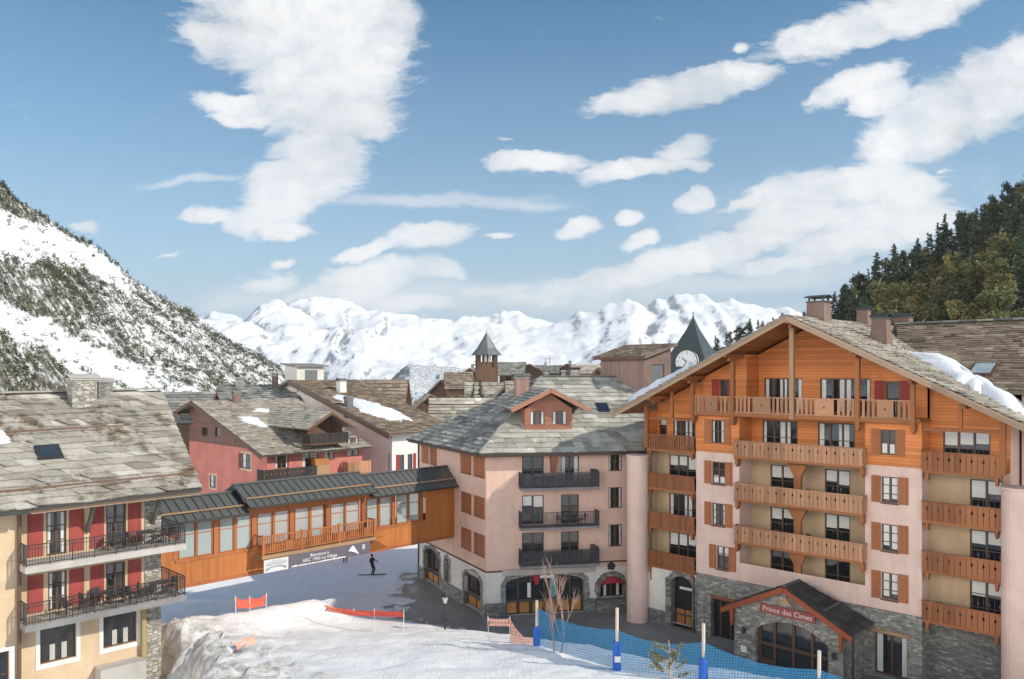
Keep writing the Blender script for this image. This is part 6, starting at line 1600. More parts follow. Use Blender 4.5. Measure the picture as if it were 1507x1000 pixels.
# ================================================================ vegetation
def leafm(name, c, c2, rough=.8):
    m, t, b = nt(name); a = N(t, 'ShaderNodeAttribute', attribute_name='rnd'); oi = N(t, 'ShaderNodeObjectInfo')
    c0 = ramp(t, a.outputs['Fac'], [(0, sc(c, .55)), (.5, c), (1, c2)])
    h = N(t, 'ShaderNodeHueSaturation', i_Saturation=1.0); L_(t, c0, h.inputs['Color'])
    L_(t, math_(t, 'ADD', math_(t, 'MULTIPLY', oi.outputs['Random'], .7), .65), h.inputs['Value'])
    L_(t, math_(t, 'ADD', math_(t, 'MULTIPLY', oi.outputs['Random'], .05), .475), h.inputs['Hue'])
    L_(t, h.outputs[0], b.inputs['Base Color']); b.inputs['Roughness'].default_value = rough; b.inputs['Specular IOR Level'].default_value = .15
    b.inputs['Transmission Weight'].default_value = 0
    return m
BARK = M_plain('Bark', (.10, .075, .055), .9, .3, 6)
LF_DARK = leafm('SpruceNeedles', (.062, .08, .05), (.115, .135, .078)); LF_OLIVE = leafm('PineNeedles', (.14, .14, .058), (.22, .205, .09)); LF_LARCH = leafm('LarchTwigs', (.17, .145, .06), (.27, .225, .10))
LF_MUGO = leafm('DwarfPineNeedles', (.06, .066, .038), (.11, .11, .06))
def leafq(b, c, s, rr, flat=.6, rnd=None):
    a = Vector((rr.gauss(0, 1), rr.gauss(0, 1), rr.gauss(0, flat))).normalized(); n = Vector((rr.gauss(0, 1), rr.gauss(0, 1), rr.gauss(0, 1)))
    e = a.cross(n)
    if e.length < .01: return
    e.normalize(); w = rr.uniform(.35, .65)
    b.add([c-a*s, c-e*s*w*.6+a*s*.2, c+a*s, c+e*s*w*.7], [(0, 1, 2, 3)], 0, rr.random() if rnd is None else rnd)
def conifer(name, h, r, n, seed, mat, shape=1.0, leaf=.42, base=.12, droop=.35):
    rr = random.Random(seed); b = MB(); k = MB()
    k.tube((0, 0, -.6), (0, 0, h*.55), h*.016, h*.010, 6); k.tube((0, 0, h*.55), (rr.uniform(-.1, .1), 0, h*.97), h*.010, .02, 5)
    nb = max(8, int(n/26))
    for i in range(nb):
        u = base+(1-base)*((i+rr.random())/nb); z = h*u
        L = r*(1-u)**shape*rr.uniform(.55, 1.15)+.12; az = rr.random()*6.283
        d = Vector((math.cos(az), math.sin(az), 0)); tip = Vector((0, 0, z))+d*L+Vector((0, 0, -L*droop*(1-u)+L*.12))
        if L > .8: k.tube((0, 0, z), tuple(Vector((0, 0, z)).lerp(tip, .8)), h*.004+.01, .012, 4, cap=False)
        m = int(26*(.4+.9*L/r)); tone = rr.gauss(.5, .2)
        for j in range(m):
            f = rr.random()**.7; c = Vector((0, 0, z)).lerp(tip, f)+Vector((rr.gauss(0, 1), rr.gauss(0, 1), rr.gauss(0, .5)))*(.10+.16*L*(.5+.5*f))
            leafq(b, c, leaf*rr.uniform(.6, 1.3), rr, .5, min(1, max(0, tone+rr.gauss(0, .2))))
    T = bpy.data.objects.new(name, None); COL.objects.link(T)
    b.build('crown', mat, T); k.build('trunk', BARK, T)
    return T
def roundpine(name, h, r, n, seed, mat, leaf=.5):
    rr = random.Random(seed); b = MB(); k = MB()
    k.tube((0, 0, -.6), (rr.uniform(-.2, .2), 0, h*.6), h*.02, h*.013, 6)
    cl = []
    for i in range(15):
        u = rr.uniform(.22, .97); az = rr.random()*6.283; q = r*math.sin(math.pi*min(.93, max(.1, u)))**.6*rr.uniform(.35, .95)
        c = Vector((math.cos(az)*q, math.sin(az)*q, h*u)); cl.append((c, r*rr.uniform(.32, .6), rr.gauss(.5, .22)))
        k.tube((0, 0, h*max(.15, u-.2)), tuple(c), h*.007, .02, 4, cap=False)
    for i in range(n):
        c, s, tn = rr.choice(cl); v = Vector((rr.gauss(0, 1), rr.gauss(0, 1), rr.gauss(0, .75))); v = v.normalized()*s*rr.random()**.4
        leafq(b, c+v, leaf*rr.uniform(.5, 1.3), rr, .8, min(1, max(0, tn+v.z/s*.2+rr.gauss(0, .15))))
    T = bpy.data.objects.new(name, None); COL.objects.link(T)
    b.build('crown', mat, T); k.build('trunk', BARK, T)
    return T
def place(proto, used, p, s, label, cat, group, rr, tilt=.04):
    key = proto.name
    if key in used: o = copy_tree(proto)
    else: o = proto; used.add(key)
    o.location = p; o.rotation_euler = (rr.gauss(0, tilt), rr.gauss(0, tilt), rr.random()*6.283); k = s*rr.uniform(.9, 1.1); o.scale = (k, k, s)
    return tag(o, label, cat, group)
def forest():
    rr = random.Random(11); used = set()
    SP = [conifer('spruce', 15, 2.6, 900, 1, LF_DARK, .8, .55), conifer('spruce', 14, 2.2, 760, 2, LF_DARK, .75, .5), conifer('spruce', 16, 3.0, 950, 3, LF_DARK, .6, .6)]
    PN = [roundpine('stone_pine', 12, 3.3, 1000, 4, LF_OLIVE, .62), roundpine('stone_pine', 11, 3.8, 1000, 5, LF_OLIVE, .65), roundpine('stone_pine', 13, 3.0, 1000, 6, LF_DARK, .6)]
    LR = [conifer('larch', 13, 2.8, 620, 7, LF_LARCH, .7, .42), roundpine('larch', 12, 2.9, 800, 8, LF_LARCH, .5)]
    cnt = 0
    for j in range(16):
        for i in range(20):
            px = 1195+(i+rr.random())*17.5; s = (j+rr.random())/15.2
            if s > 1.03: s = 1.0
            p = rpoint(px, s); q = to_px(p)
            if q[1] > 520 or q[0] > 1575 or (px < 1260 and rr.random() < .2): continue
            x = rr.random(); mid = 1280 < px < 1500 and .12 < s < .62
            if mid: pr = rr.choice(PN[:2]+LR) if x < .75 else rr.choice(SP)
            else: pr = rr.choice(SP+PN[2:]) if x < .68 else rr.choice(PN)
            sky = s > .93
            nm = pr.name.split('.')[0]
            lab = {'spruce': 'dark pointed spruce on the %s of the wooded right-hand hillside', 'stone_pine': 'bushy round-headed pine on the %s of the wooded right-hand hillside', 'larch': 'yellowish larch on the %s of the wooded right-hand hillside'}[nm] % ('skyline' if sky else 'slope')
            place(pr, used, (p.x, p.y, p.z-.5), rr.uniform(.8, 1.25)*(.8 if px < 1290 else 1.0), lab, 'tree', nm.replace('_', ' ')+(' trees on the skyline' if sky else ' trees on the slope')+' of the right-hand hillside', rr); cnt += 1
    # a loose row behind the ridge of the timber hotel
    for i in range(22):
        px = 1052+i*7+rr.uniform(-3, 3); p = rpoint(px, rr.uniform(.75, 1.0)); q = to_px(p)
        pr = rr.choice(SP+PN[2:])
        top = lerpk([(1050, 492), (1075, 478), (1110, 466), (1150, 460), (1210, 450)], px)+rr.uniform(0, 10)
        hgt = max(5, CZ+(HY-top)/F*p.y-p.z)
        place(pr, used, (p.x, p.y, p.z-.5), hgt/15, 'dark conifer seen behind the left roof slope of the timber hotel', 'tree', 'conifers behind the timber hotel', rr)
    print('forest', cnt)
    # small conifers between the village roofs
    for px, py, Y, h in ((697, 585, 118, 3.4), (708, 585, 118, 3.8), (700, 548, 172, 4.5), (660, 600, 150, 3)):
        p = at(px, py, Y); place(rr.choice(SP), used, (p.x, p.y, p.z-h*.5), h/13, 'small dark spruce standing between the far village roofs', 'tree', 'small spruces between the roofs', rr)
    # ---- left slope: small pines as individuals, dwarf scrub as one cover
    MN = [conifer('small_pine', 5, 1.15, 230, 21, LF_MUGO, .7, .34), conifer('small_pine', 5.5, 1.3, 260, 22, LF_DARK, .6, .36), roundpine('small_pine', 4.2, 1.5, 240, 23, LF_MUGO, .4)]
    for i in range(105):
        px = rr.choice([rr.uniform(-20, 60), rr.uniform(60, 200), rr.uniform(110, 200), rr.uniform(150, 400)]); s = rr.uniform(.965, 1.0); p = lpoint(px, s)
        place(rr.choice(MN), used, (p.x, p.y, p.z-.3), rr.uniform(.5, 1.05)*(1 if px < 220 else .8), 'small dark pine on the skyline of the snowy left-hand slope', 'tree', 'small pines on the left skyline', rr)
    n = 0
    while n < 170:
        px = rr.uniform(-30, 430); s = rr.random()**1.1*.96; p = lpoint(px, s); q = to_px(p)
        if rr.random() > lmask(*q)*(.9 if q[1] < 600 else 0): continue
        place(rr.choice(MN), used, (p.x, p.y, p.z-.3), rr.uniform(.45, .95)*(.75 if px < 60 else 1), 'small dark pine scattered over the face of the snowy left-hand slope', 'tree', 'small pines on the face of the left slope', rr); n += 1
    b = MB(); n = 0
    while n < 4600:
        px = rr.uniform(-160, 445); s = rr.random()*.99; p = lpoint(px, s); q = to_px(p)
        if q[1] > 606 or q[0] < -60 or q[0] > 450: continue
        d = lmask(*q); d *= .35+1.3*max(0, noise.noise(p*.035)+.35)
        if rr.random() > d: continue
        n += 1; sz = rr.uniform(.7, 1.75)*(p.y/520)**.7; tone = rr.gauss(.45, .2)
        for j in range(16):
            v = Vector((rr.gauss(0, .85), rr.gauss(0, .85), abs(rr.gauss(.45, .6))))*sz
            leafq(b, p+v, sz*rr.uniform(.4, .8), rr, .8, min(1, max(0, tone+rr.gauss(0, .2))))
    tag(b.build('dwarf_scrub', leafm('ScrubLeaves', (.085, .085, .05), (.17, .155, .095))), kind='stuff')
forest()

# ================================================================ things on the snow in front
def G(px, py, Ya=24, Yb=75):
    """first point of the ground sheet seen along a pixel (a survey of where a thing stands)"""
    Y = Ya; best = None
    while Y < Yb:
        X = (px-CX)/F*Y; z = CZ+(HY-py)/F*Y
        if z <= gh(X, Y): return Vector((X, Y, gh(X, Y)))
        Y += .1
    return Vector(((px-CX)/F*Yb, Yb, 0))
def onground(X, Y): return Vector((X, Y, gh(X, Y)))
def netmat(name, c, cell, alpha, thick=.25):
    m, t, b = nt(name); uv = N(t, 'ShaderNodeUVMap'); sp = N(t, 'ShaderNodeSeparateXYZ'); L_(t, uv.outputs[0], sp.inputs[0])
    fs = [math_(t, 'LESS_THAN', math_(t, 'FRACT', math_(t, 'DIVIDE', sp.outputs[i], cell)), thick) for i in (0, 1)]
    k = math_(t, 'MAXIMUM', fs[0], fs[1]); k = math_(t, 'MAXIMUM', k, alpha)
    tr = N(t, 'ShaderNodeBsdfTransparent'); ms = N(t, 'ShaderNodeMixShader'); L_(t, k, ms.inputs[0]); L_(t, tr.outputs[0], ms.inputs[1]); L_(t, b.outputs[0], ms.inputs[2])
    L_(t, ms.outputs[0], t.nodes['Material Output'].inputs[0]); b.inputs['Base Color'].default_value = (*c, 1); b.inputs['Roughness'].default_value = .7
    return m
def net(name, P, hs, lift, sag, m, mats2=None, seg=14, par=None, band=None):
    """net strung along ground points P, top heights hs, with sag; real cloth with uv in metres"""
    V = []; UV = []; u = 0; nx = 0
    rows = 6
    cols = []
    for i in range(len(P)-1):
        for k in range(seg+(1 if i == len(P)-2 else 0)):
            f = k/seg; p = P[i].lerp(P[i+1], f); h = hs[i]+(hs[i+1]-hs[i])*f-sag*math.sin(math.pi*f)
            cols.append((p, h))
    for i, (p, h) in enumerate(cols):
        if i: u += (p-cols[i-1][0]).length
        for r in range(rows+1):
            z = lift+(h-lift)*r/rows; w = .10*math.sin(u*1.3+r*.8)*math.sin(math.pi*r/rows)
            V.append((p.x+w, p.y+w*.5, p.z+z)); UV.append((u, z))
    n = rows+1; fs = [(i*n+r, (i+1)*n+r, (i+1)*n+r+1, i*n+r+1) for i in range(len(cols)-1) for r in range(rows)]
    me = bpy.data.meshes.new(name); me.from_pydata(V, [], fs); ul = me.uv_layers.new(name='UVMap')
    for l in me.loops: ul.data[l.index].uv = UV[l.vertex_index]
    me.materials.append(m); me.polygons.foreach_set('use_smooth', [True]*len(fs))
    o = bpy.data.objects.new(name, me); COL.objects.link(o)
    if par: o.parent = par
    return o
def props():
    rr = random.Random(3)
    # ---- blue safety net on padded poles
    PX = [(790, 958, 44.5, 'leftmost'), (908, 983, 38.6, None), (1035, 1015, 36.0, None), (1205, 1050, 34.0, None)]
    pts = []
    woodp = M_plain('PolePine', (.62, .52, .42), .7, .15, 3); pad = M_plain('BluePad', (.02, .11, .48), .5, .2, 2)
    labs = ['pale wooden net pole with a blue pad beside the fallen orange tape, leftmost pole', 'pale wooden net pole whose blue pad carries a white label', 'pale wooden net pole in a blue pad right beside the young pine', 'pale wooden net pole in front of the hotel entrance porch']
    for (px, py, Y, _), lab in zip(PX, labs):
        X = (px-CX)/F*Y; zt = CZ+(HY-{790: 884, 908: 895, 1035: 918, 1205: 958}[px])/F*Y; g = gh(X, Y)
        zp = CZ+(HY-{790: 922, 908: 944, 1035: 970, 1205: 1020}[px])/F*Y
        T = thing('net_pole', lab, 'pole', (X, Y, g), rr.uniform(0, 360), 'padded poles of the blue net')
        b = MB(); b.tube((0, 0, -.5), (rr.uniform(-.03, .03), 0, zt-g), .085, .075, 8); b.build('pole', woodp, T)
        b = MB(); b.lathe((0, 0, -.1), [(.18, 0), (.2, .05), (.2, zp-g), (.17, zp-g+.1), (.09, zp-g+.1)], 12); o = b.build('pad', pad, T)
        if px == 908:
            T.rotation_euler = (0, 0, 0); bit(o, 'label_plate', MT['whitepaint'], lambda q: q.box(-.14, .14, -.24, -.205, .45, .72))
        pts.append(Vector((X, Y, g)))
    hs = [CZ+(HY-y)/F*p.y-p.z for y, p in zip((893, 926, 944, 985), pts)]
    e = pts[-1]+Vector((3.5, -2.0, 0)); e.z = gh(e.x, e.y)
    bm = netmat('BlueNet', (.03, .22, .42), .12, .5, .2)
    tag(net('safety_net', pts+[e], [h*.98 for h in hs]+[hs[-1]*.9], .02, .32, bm), 'blue mesh safety net sagging between wooden poles along the snow edge', 'safety net')
    # ---- orange tapes
    om = netmat('OrangeNet', (.75, .10, .045), .22, .6, .45); pm = netmat('FadedOrangeNet', (.75, .40, .30), .22, .55, .45)
    def fence(px_list, Ys, h, lab, m, posts=True, lift=.35, sag=.1, name='orange_fence', zoff=None):
        P = [onground((px-CX)/F*Y, Y) for px, Y in zip(px_list, Ys)]
        T = thing(name, lab, 'fence', P[0])
        o = net('netting', [p-P[0] for p in P], [h]*len(P), lift, sag, m, par=T, seg=6)
        if posts:
            for p in P: bit(T, 'stake', MT['whitepaint'], lambda q: q.tube(tuple(p-P[0]-Vector((0, 0, .3))), tuple(p-P[0]+Vector((rr.uniform(-.05, .05), 0, h+.1))), .022))
        return T
    fence((347, 368, 391), (50.6, 51.2, 52.2), 1.0, 'red-orange netting on the snow crest below the footbridge, nearest the yellow hotel', om, lift=.3, sag=.18)
    fence((478, 520, 551, 594), (52.5, 52.0, 51.6, 50.6), 1.35, 'long orange netting on white stakes at the middle of the snow crest', om, lift=.95, sag=.06)
    fence((346, 360, 377), (43.0, 43.6, 44.2), .7, 'short faded orange netting leaning on the dirty snow bank', pm, False, lift=.15, sag=.12)
    T = fence((719, 750), (46.4, 46.0), 1.3, 'slack pale orange tape collapsing onto the snow beside the leftmost blue pad', pm, True, lift=.85, sag=.05)
    P = [onground((px-CX)/F*Y, Y) for px, Y in ((750, 46.0), (760, 45.6), (772, 45.2), (788, 44.9))]; p0 = onground((719-CX)/F*46.4, 46.4)
    net('fallen_tape', [p-p0 for p in P], [1.3, .75, .35, .3], .02, .0, pm, par=T, seg=5)
    # ---- lamp post
    p = Vector(((655-CX)/F*53, 53, -.05)); zt = CZ+(HY-874)/F*53
    T = thing('street_lamp', 'black lantern street lamp on the bare paving of the square', 'street lamp', p); H = zt-p.z
    b = MB(); b.lathe((0, 0, 0), [(.16, -.2), (.16, .5), (.09, .7), (.06, 1.0), (.05, H-.75), (.09, H-.7), (.03, H-.62)], 10); b.build('post', MT['steel'], T)
    b = MB(); b.lathe((0, 0, H-.62), [(.09, 0), (.2, .4), (.2, .42)], 6); b.build('lantern_glass', M_plain('LanternGlass', (.55, .55, .5), .2), T)
    b = MB(); b.lathe((0, 0, H-.2), [(.28, 0), (.1, .18), (.03, .3)], 6); b.build('lantern_roof', MT['steel'], T)
    b = MB(); b.box(-.16, .16, -.12, .12, 1.6, 2.0); b.build('control_box', MT['steel'], T)
    # ---- bare young tree
    p = G(820, 962); T = thing('bare_tree', 'leafless pinkish twin-stemmed young tree behind the blue net', 'tree', p)
    b = MB(); r2 = random.Random(8)
    def br(a, d, L, r, lv):
        q = a+d*L; mid = a+d*L*.5+Vector((r2.gauss(0, .04), r2.gauss(0, .04), 0))*L
        b.tube(tuple(a), tuple(mid), r, r*.85, 5, cap=False); b.tube(tuple(mid), tuple(q), r*.85, r*.65, 5, cap=False)
        if lv == 0: return
        for i in range(3 if lv > 1 else 4):
            t = r2.uniform(.35, 1.0); s = a.lerp(q, t); nd = (d+Vector((r2.gauss(0, .36), r2.gauss(0, .36), r2.uniform(.1, .5)))).normalized()
            br(s, nd, L*r2.uniform(.45, .68), max(.007, r*.5), lv-1)
        br(q, (d+Vector((r2.gauss(0, .12), r2.gauss(0, .12), .1))).normalized(), L*.62, max(.007, r*.6), lv-1)
    for dx, h in ((-.18, 2.35), (.2, 2.5)): br(Vector((dx, 0, -.3)), Vector((dx*.12, .03, 1)).normalized(), h, .05, 3)
    b.build('branches', M_plain('PinkBark', (.36, .24, .19), .8, .25, 6), T)
    # ---- young pine with pale needles
    p = G(988, 998, 24, 60); p = onground((986-CX)/F*34.5, 34.5); T = thing('young_pine', 'young pale green pine with tufted branches beside the blue net poles', 'tree', p)
    b = MB(); k = MB(); r2 = random.Random(5); H = CZ+(HY-934)/F*34.5-p.z
    k.tube((0, 0, -.3), (.03, 0, H*.55), .045, .035); k.tube((.03, 0, H*.55), (-.05, 0, H*.9), .035, .015)
    for i in range(17):
        z = H*r2.uniform(.18, .85); az = r2.random()*6.283; L = .85*r2.uniform(.6, 1.1)*(1.15-z/H*.5); d = Vector((math.cos(az), math.sin(az)*.8, .25))
        s = Vector((0, 0, z)); e = s+d*L+Vector((0, 0, .15)); k.tube(tuple(s), tuple(e), .02, .008, 4, cap=False)
        for j in range(3):
            c = s.lerp(e, .55+.25*j)+Vector((r2.gauss(0, .05),)*3); ax = (d+Vector((r2.gauss(0, .3), r2.gauss(0, .3), .7))).normalized()
            for q in range(34):
                v = (ax+Vector((r2.gauss(0, .55), r2.gauss(0, .55), r2.gauss(0, .45)))).normalized()*.2*r2.uniform(.6, 1.2); w = v.cross(Vector((r2.gauss(0, 1), r2.gauss(0, 1), 1))).normalized()*.014
                cc_ = c+ax*r2.uniform(-.15, .15); b.add([cc_-w, cc_+w, cc_+v], [(0, 1, 2)], 0, r2.random())
    b.build('needles', leafm('PaleNeedles', (.24, .23, .10), (.42, .38, .19)), T); k.build('trunk', M_plain('PaleBark', (.42, .37, .3), .8, .2, 5), T)
props()

# ================================================================ terrace furniture
def chair_proto(name, m):
    T = bpy.data.objects.new(name, None); COL.objects.link(T)
    b = MB(); b.box(-.23, .23, -.22, .22, .42, .46); b.build('seat', m, T)
    b = MB(); b.box(-.23, .23, .2, .23, .55, .88); b.build('backrest', m, T)
    for x in (-.21, .21):
        for y in (-.2, .21): bit(T, 'leg', m, lambda q: q.beam((x, y, 0), (x, y, .42 if y < 0 else .86), .03, .03))
        bit(T, 'armrest', m, lambda q: q.beam((x, -.2, .64), (x, .2, .66), .04, .03))
    return T
def table_proto(name, m):
    T = bpy.data.objects.new(name, None); COL.objects.link(T)
    b = MB(); b.slab([(.52*math.cos(a*math.pi/8), .42*math.sin(a*math.pi/8)) for a in range(16)], .70, .735); b.build('tabletop', m, T)
    for x in (-.36, .36):
        for y in (-.26, .26): bit(T, 'leg', m, lambda q: q.beam((x*1.1, y*1.1, 0), (x*.8, y*.8, .7), .035, .035))
    return T
def furniture():
    dk = M_plain('DarkFurniture', (.05, .043, .04), .55, .2, 4); gy = M_plain('GreyFurniture', (.16, .15, .14), .55, .2, 4)
    rr = random.Random(6)
    ch = chair_proto('terrace_chair', dk); tb = table_proto('terrace_table', dk); used = set()
    def put(pr, fr, x, y, z, deg, lab, cat, grp):
        o = copy_tree(pr) if pr.name in used else pr; used.add(pr.name)
        X, Y = fr.w(x, y); o.location = (X, Y, z); o.rotation_euler = (0, 0, R(fr.deg+deg)); tag(o, lab, cat, grp)
    FY = Fr(FLo, 45)
    put(tb, FY, -1.7, .8, 8.89, 0, 'dark table at the right end of the upper yellow-hotel terrace', 'table', None)
    for x, y, d in ((-2.5, .8, 90), (-1.0, .85, -90), (-3.3, .9, 60), (-.55, .75, -60)): put(ch, FY, x, y, 8.89, d+rr.uniform(-15, 15), 'dark metal chair on the upper terrace of the yellow hotel', 'chair', 'chairs on the upper terrace')
    for x, l in ((-3.9, 'dark table in the middle of the lower yellow-hotel terrace'), (-1.1, 'dark table at the right corner of the lower yellow-hotel terrace')): put(tb, FY, x, .75, 6.15, rr.uniform(-10, 10), l, 'table', 'tables on the lower terrace')
    for x, y, d in ((-5.6, .7, 120), (-4.7, .8, 90), (-3.1, .8, -90), (-2.6, .6, 100), (-1.9, .8, 90), (-.45, .7, -80), (-4.0, 1.2, 0)): put(ch, FY, x, y, 6.15, d+rr.uniform(-20, 20), 'dark metal chair on the lower terrace of the yellow hotel', 'chair', 'chairs on the lower terrace')
    names = ('top', 'middle', 'lowest')
    for f, n in zip((9.55, 6.65, 3.88), names):
        x0 = {'top': 3.8, 'middle': 6.3, 'lowest': 6.0}[n]
        put(tb, FP, x0, -.62, f, 0, 'dark table on the %s balcony of the pink corner house' % n, 'table', None)
        for dx, d in ((-.85, 90), (.85, -90)): put(ch, FP, x0+dx, -.6, f, d, 'dark chair on the %s balcony of the pink corner house' % n, 'chair', 'chairs on the %s corner-house balcony' % n)
    for k, n in ((1, 'lowest'), (2, 'second'), (3, 'third')):
        put(ch, FH, -.9, .7, LV[k]+.01, 180+rr.uniform(-30, 30), 'dark chair in the left half of the %s railed centre balcony of the timber hotel' % n, 'chair', 'chairs on the hotel balconies')
        put(ch, FH, 1.3, .6, LV[k]+.01, 150, 'dark chair in the right half of the %s railed centre balcony of the timber hotel' % n, 'chair', 'chairs on the hotel balconies')
    put(ch, FH, 8.6, .7, LV[0]+.01, 200, 'dark chair on the lowest right-hand balcony of the timber hotel', 'chair', None)
furniture()

# ================================================================ people
def skin_body(name, J, E, rad, mats, split):
    """one continuous figure grown over a jointed skeleton; split(z,x,y) -> material slot"""
    me = bpy.data.meshes.new(name); me.from_pydata(J, E, []); o = bpy.data.objects.new(name, me); COL.objects.link(o)
    sk = o.modifiers.new('skin', 'SKIN'); sb = o.modifiers.new('sub', 'SUBSURF'); sb.levels = 1; sb.render_levels = 1
    if not me.skin_vertices: 
        bpy.context.view_layer.objects.active = o
    for v, r in zip(me.skin_vertices[0].data, rad): v.radius = (r, r)
    me.skin_vertices[0].data[0].use_root = True
    dg = bpy.context.evaluated_depsgraph_get(); m2 = bpy.data.meshes.new_from_object(o.evaluated_get(dg)); bpy.data.objects.remove(o)
    o = bpy.data.objects.new(name, m2); COL.objects.link(o); m2.materials.clear()
    for m in mats: m2.materials.append(m)
    for p in m2.polygons: p.use_smooth = True; p.material_index = split(p.center)
    return o
def person(label, loc, deg, jacket, trousers, lean=.0, knee=.12, arms='out', helmet=None, scale=1.0):
    T = thing('person', label, 'person', loc, deg, scale=scale)
    k = knee; L = lean
    J = [(0, .02, .92), (0, .02+L*.25, 1.15), (0, .0+L*.6, 1.38), (0, L*.75-.0, 1.50), (0, L*.85-.03, 1.58), (0, L*.9-.03, 1.70)]
    E = [(0, 1), (1, 2), (2, 3), (3, 4), (4, 5)]; r = [.155, .145, .17, .065, .095, .085]
    for s in (-1, 1):
        n = len(J); hx = .10*s
        J += [(hx, .02, .86), (hx*1.25, -k, .47), (hx*1.2, .03, .09), (hx*1.3, -.14, .04)]; E += [(0, n), (n, n+1), (n+1, n+2), (n+2, n+3)]; r += [.105, .075, .058, .05]
        n = len(J); sx = .19*s
        if arms == 'out': pts = [(sx, L*.6, 1.42), (sx*1.9, L*.6-.06, 1.20), (sx*2.2, L*.6-.28, 1.10)]
        else: pts = [(sx, L*.6, 1.42), (sx*1.35, L*.5-.02, 1.14), (sx*1.3, L*.5-.16, .92)]
        J += pts; E += [(2, n), (n, n+1), (n+1, n+2)]; r += [.07, .052, .042]
        h = Vector(pts[2]); d = (Vector(pts[2])-Vector(pts[1])).normalized(); side = d.cross(Vector((0, 0, 1))).normalized()*s
        hp = h+d*.07; m = len(J); J.append(tuple(hp)); E.append((n+2, m)); r.append(.036)
        for q, (off, ln) in enumerate(((-.024, .075), (-.008, .088), (.008, .082), (.024, .065))):
            a = hp+side*off*1.1+d*.03; c = a+d*ln*.55; e = c+d*ln*.35-Vector((0, 0, ln*.3))
            i = len(J); J += [tuple(a), tuple(c), tuple(e)]; E += [(m, i), (i, i+1), (i+1, i+2)]; r += [.0095, .009, .008]
        i = len(J); J += [tuple(hp-side*.04), tuple(hp-side*.055+d*.045)]; E += [(m, i), (i, i+1)]; r += [.011, .009]
    skin = M_plain('Skin', (.52, .33, .25), .6, .1)
    def split(c):
        if c.z > 1.52: return 2
        if c.z < .12: return 3
        if abs(c.x) > .42 and arms == 'out' and c.y < L*.6-.24: return 3
        return 1 if c.z < .93 and abs(c.x) < .22 else 0
    o = skin_body('body', J, E, r, [jacket, trousers, skin, MT['steel']], split); o.parent = T
    hc = Vector((0, L*.9-.035, 1.665))
    b = MB(); b.lathe(tuple(hc), [(.105, -.02), (.118, .03), (.105, .09), (.06, .135), (.005, .148)], 12); b.build('helmet', helmet or jacket, T, True)
    b = MB(); b.box(-.075, .075, hc.y-.125, hc.y-.085, hc.z-.06, hc.z-.01); b.build('goggles', MT['glass'], T)
    b = MB(); b.prism([(-.015, hc.z-.11), (.015, hc.z-.11), (0, hc.z-.06)], hc.y-.125, hc.y-.08); b.box(-.03, .03, hc.y-.094, hc.y-.08, hc.z-.15, hc.z-.138); b.build('face', skin, T)
    return T
def board(name, label, cat, loc, deg, L, w, m):
    b = MB(); n = 10; top = []
    for i in range(n+1):
        f = i/n; x = (f-.5)*L; z = .02+.10*max(0, abs(f-.5)*2-.78)*2.2; hw = w/2*math.sqrt(max(.03, 1-(max(0, abs(f-.5)*2-.8)/.2)**2))
        top.append((x, hw, z))
    v = []
    for x, hw, z in top: v += [(x, -hw, z), (x, hw, z), (x, -hw, z+.018), (x, hw, z+.018)]
    f = []
    for i in range(n): a = i*4; c = a+4; f += [(a, c, c+1, a+1), (a+2, a+3, c+3, c+2), (a, a+2, c+2, c), (a+1, c+1, c+3, a+3)]
    b.add(v, f); return tag(b.build(name, m, None, False, loc, deg), label, cat)
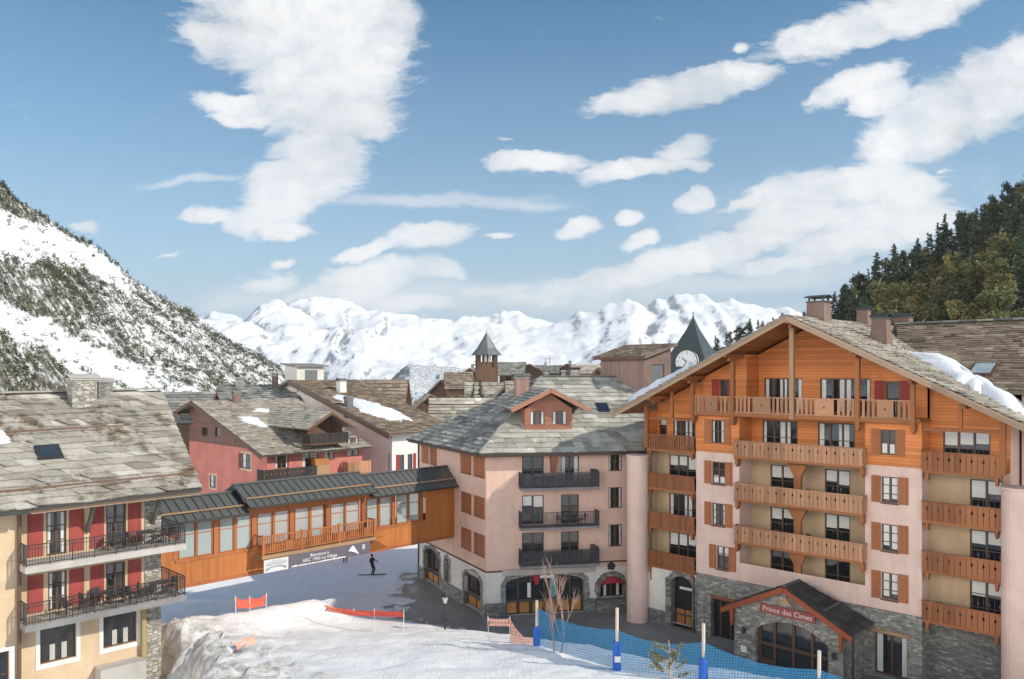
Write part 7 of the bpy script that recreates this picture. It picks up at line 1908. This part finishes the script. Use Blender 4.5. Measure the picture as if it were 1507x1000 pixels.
def people():
    blk = M_plain('BlackJacket', (.018, .018, .022), .7); navy = M_plain('NavyTrousers', (.03, .04, .075), .7); grey = M_plain('GreyJacket', (.16, .17, .2), .7); pink = M_plain('MagentaJacket', (.42, .03, .14), .7); blue = M_plain('BlueJacket', (.05, .22, .42), .7)
    def gp(px, Y): X = (px-CX)/F*Y; return Vector((X, Y, max(0, gh(X, Y))))
    p = gp(548, 72.5); person('snowboarder in black clothes and helmet standing on a board in the snow street', p+Vector((0, 0, .04)), 60, blk, blk, .12, .2, 'out', blk, 1.0)
    board('snowboard', 'dark snowboard under the black-clad rider in the snow street', 'snowboard', p, 8, 2.6, .3, MT['steel'])
    p = gp(508, 77); person('person in a grey jacket and navy trousers, head hidden by the bridge', p, 200, grey, navy, .02, .05, 'down', grey)
    p = gp(597, 76); person('person in dark clothes beside the far left door of the pink corner house', p+Vector((0, .8, 0)), 160, blk, navy, .05, .1, 'down', blk) if False else None
    p = at(613, 700, 140); person('person in a magenta jacket far down the snow street', Vector((p.x, 140, gh(p.x, 140))), 180, pink, pink, .05, .1, 'down', pink, 1.25)
    p = at(608, 668, 150); person('person in a blue jacket at the far end of the snow street', Vector((p.x, 150, gh(p.x, 150))), 180, blue, blue, .05, .1, 'down', blue, 1.25)
people()
# ================================================================ camera, sun, colour
cam = bpy.data.cameras.new('camera'); co = bpy.data.objects.new('camera', cam); COL.objects.link(co)
co.location = (0, 0, CZ); co.rotation_euler = (R(90), 0, 0)
cam.sensor_fit = 'HORIZONTAL'; cam.sensor_width = 36; cam.lens = 36*F/1507
cam.shift_x = 0; cam.shift_y = (HY-500)/1507; cam.clip_start = .5; cam.clip_end = 60000
SC.camera = co
sl = bpy.data.lights.new('sun', 'SUN'); sl.energy = 2.35; sl.angle = R(.5); sl.color = (1, .91, .78)
so = bpy.data.objects.new('sun', sl); COL.objects.link(so); so.location = (60, -20, 60)
so.rotation_euler = (-s_dir).to_track_quat('-Z', 'Y').to_euler()
SC.view_settings.view_transform = 'Standard'; SC.view_settings.look = 'None'
SC.view_settings.exposure = 0.92; SC.view_settings.gamma = 1

# air between here and the far ranges
hm = bpy.data.materials.new('MountainAir'); hm.use_nodes = True; ht = hm.node_tree; ht.nodes.remove(ht.nodes['Principled BSDF'])
pv = ht.nodes.new('ShaderNodeVolumePrincipled'); pv.inputs['Color'].default_value = (.80, .89, 1, 1); pv.inputs['Density'].default_value = 4.6e-5; pv.inputs['Anisotropy'].default_value = 0
ht.links.new(pv.outputs[0], ht.nodes['Material Output'].inputs['Volume'])
zs = [(o.matrix_world @ Vector(c)).z for o in SC.objects if o.type == 'MESH' and o.get('kind') == 'structure' for c in o.bound_box]
hb = MB(); hb.box(-9500, 9500, -600, 13200, min(zs)-1, max(zs)+20); tag(hb.build('haze', hm), kind='stuff')
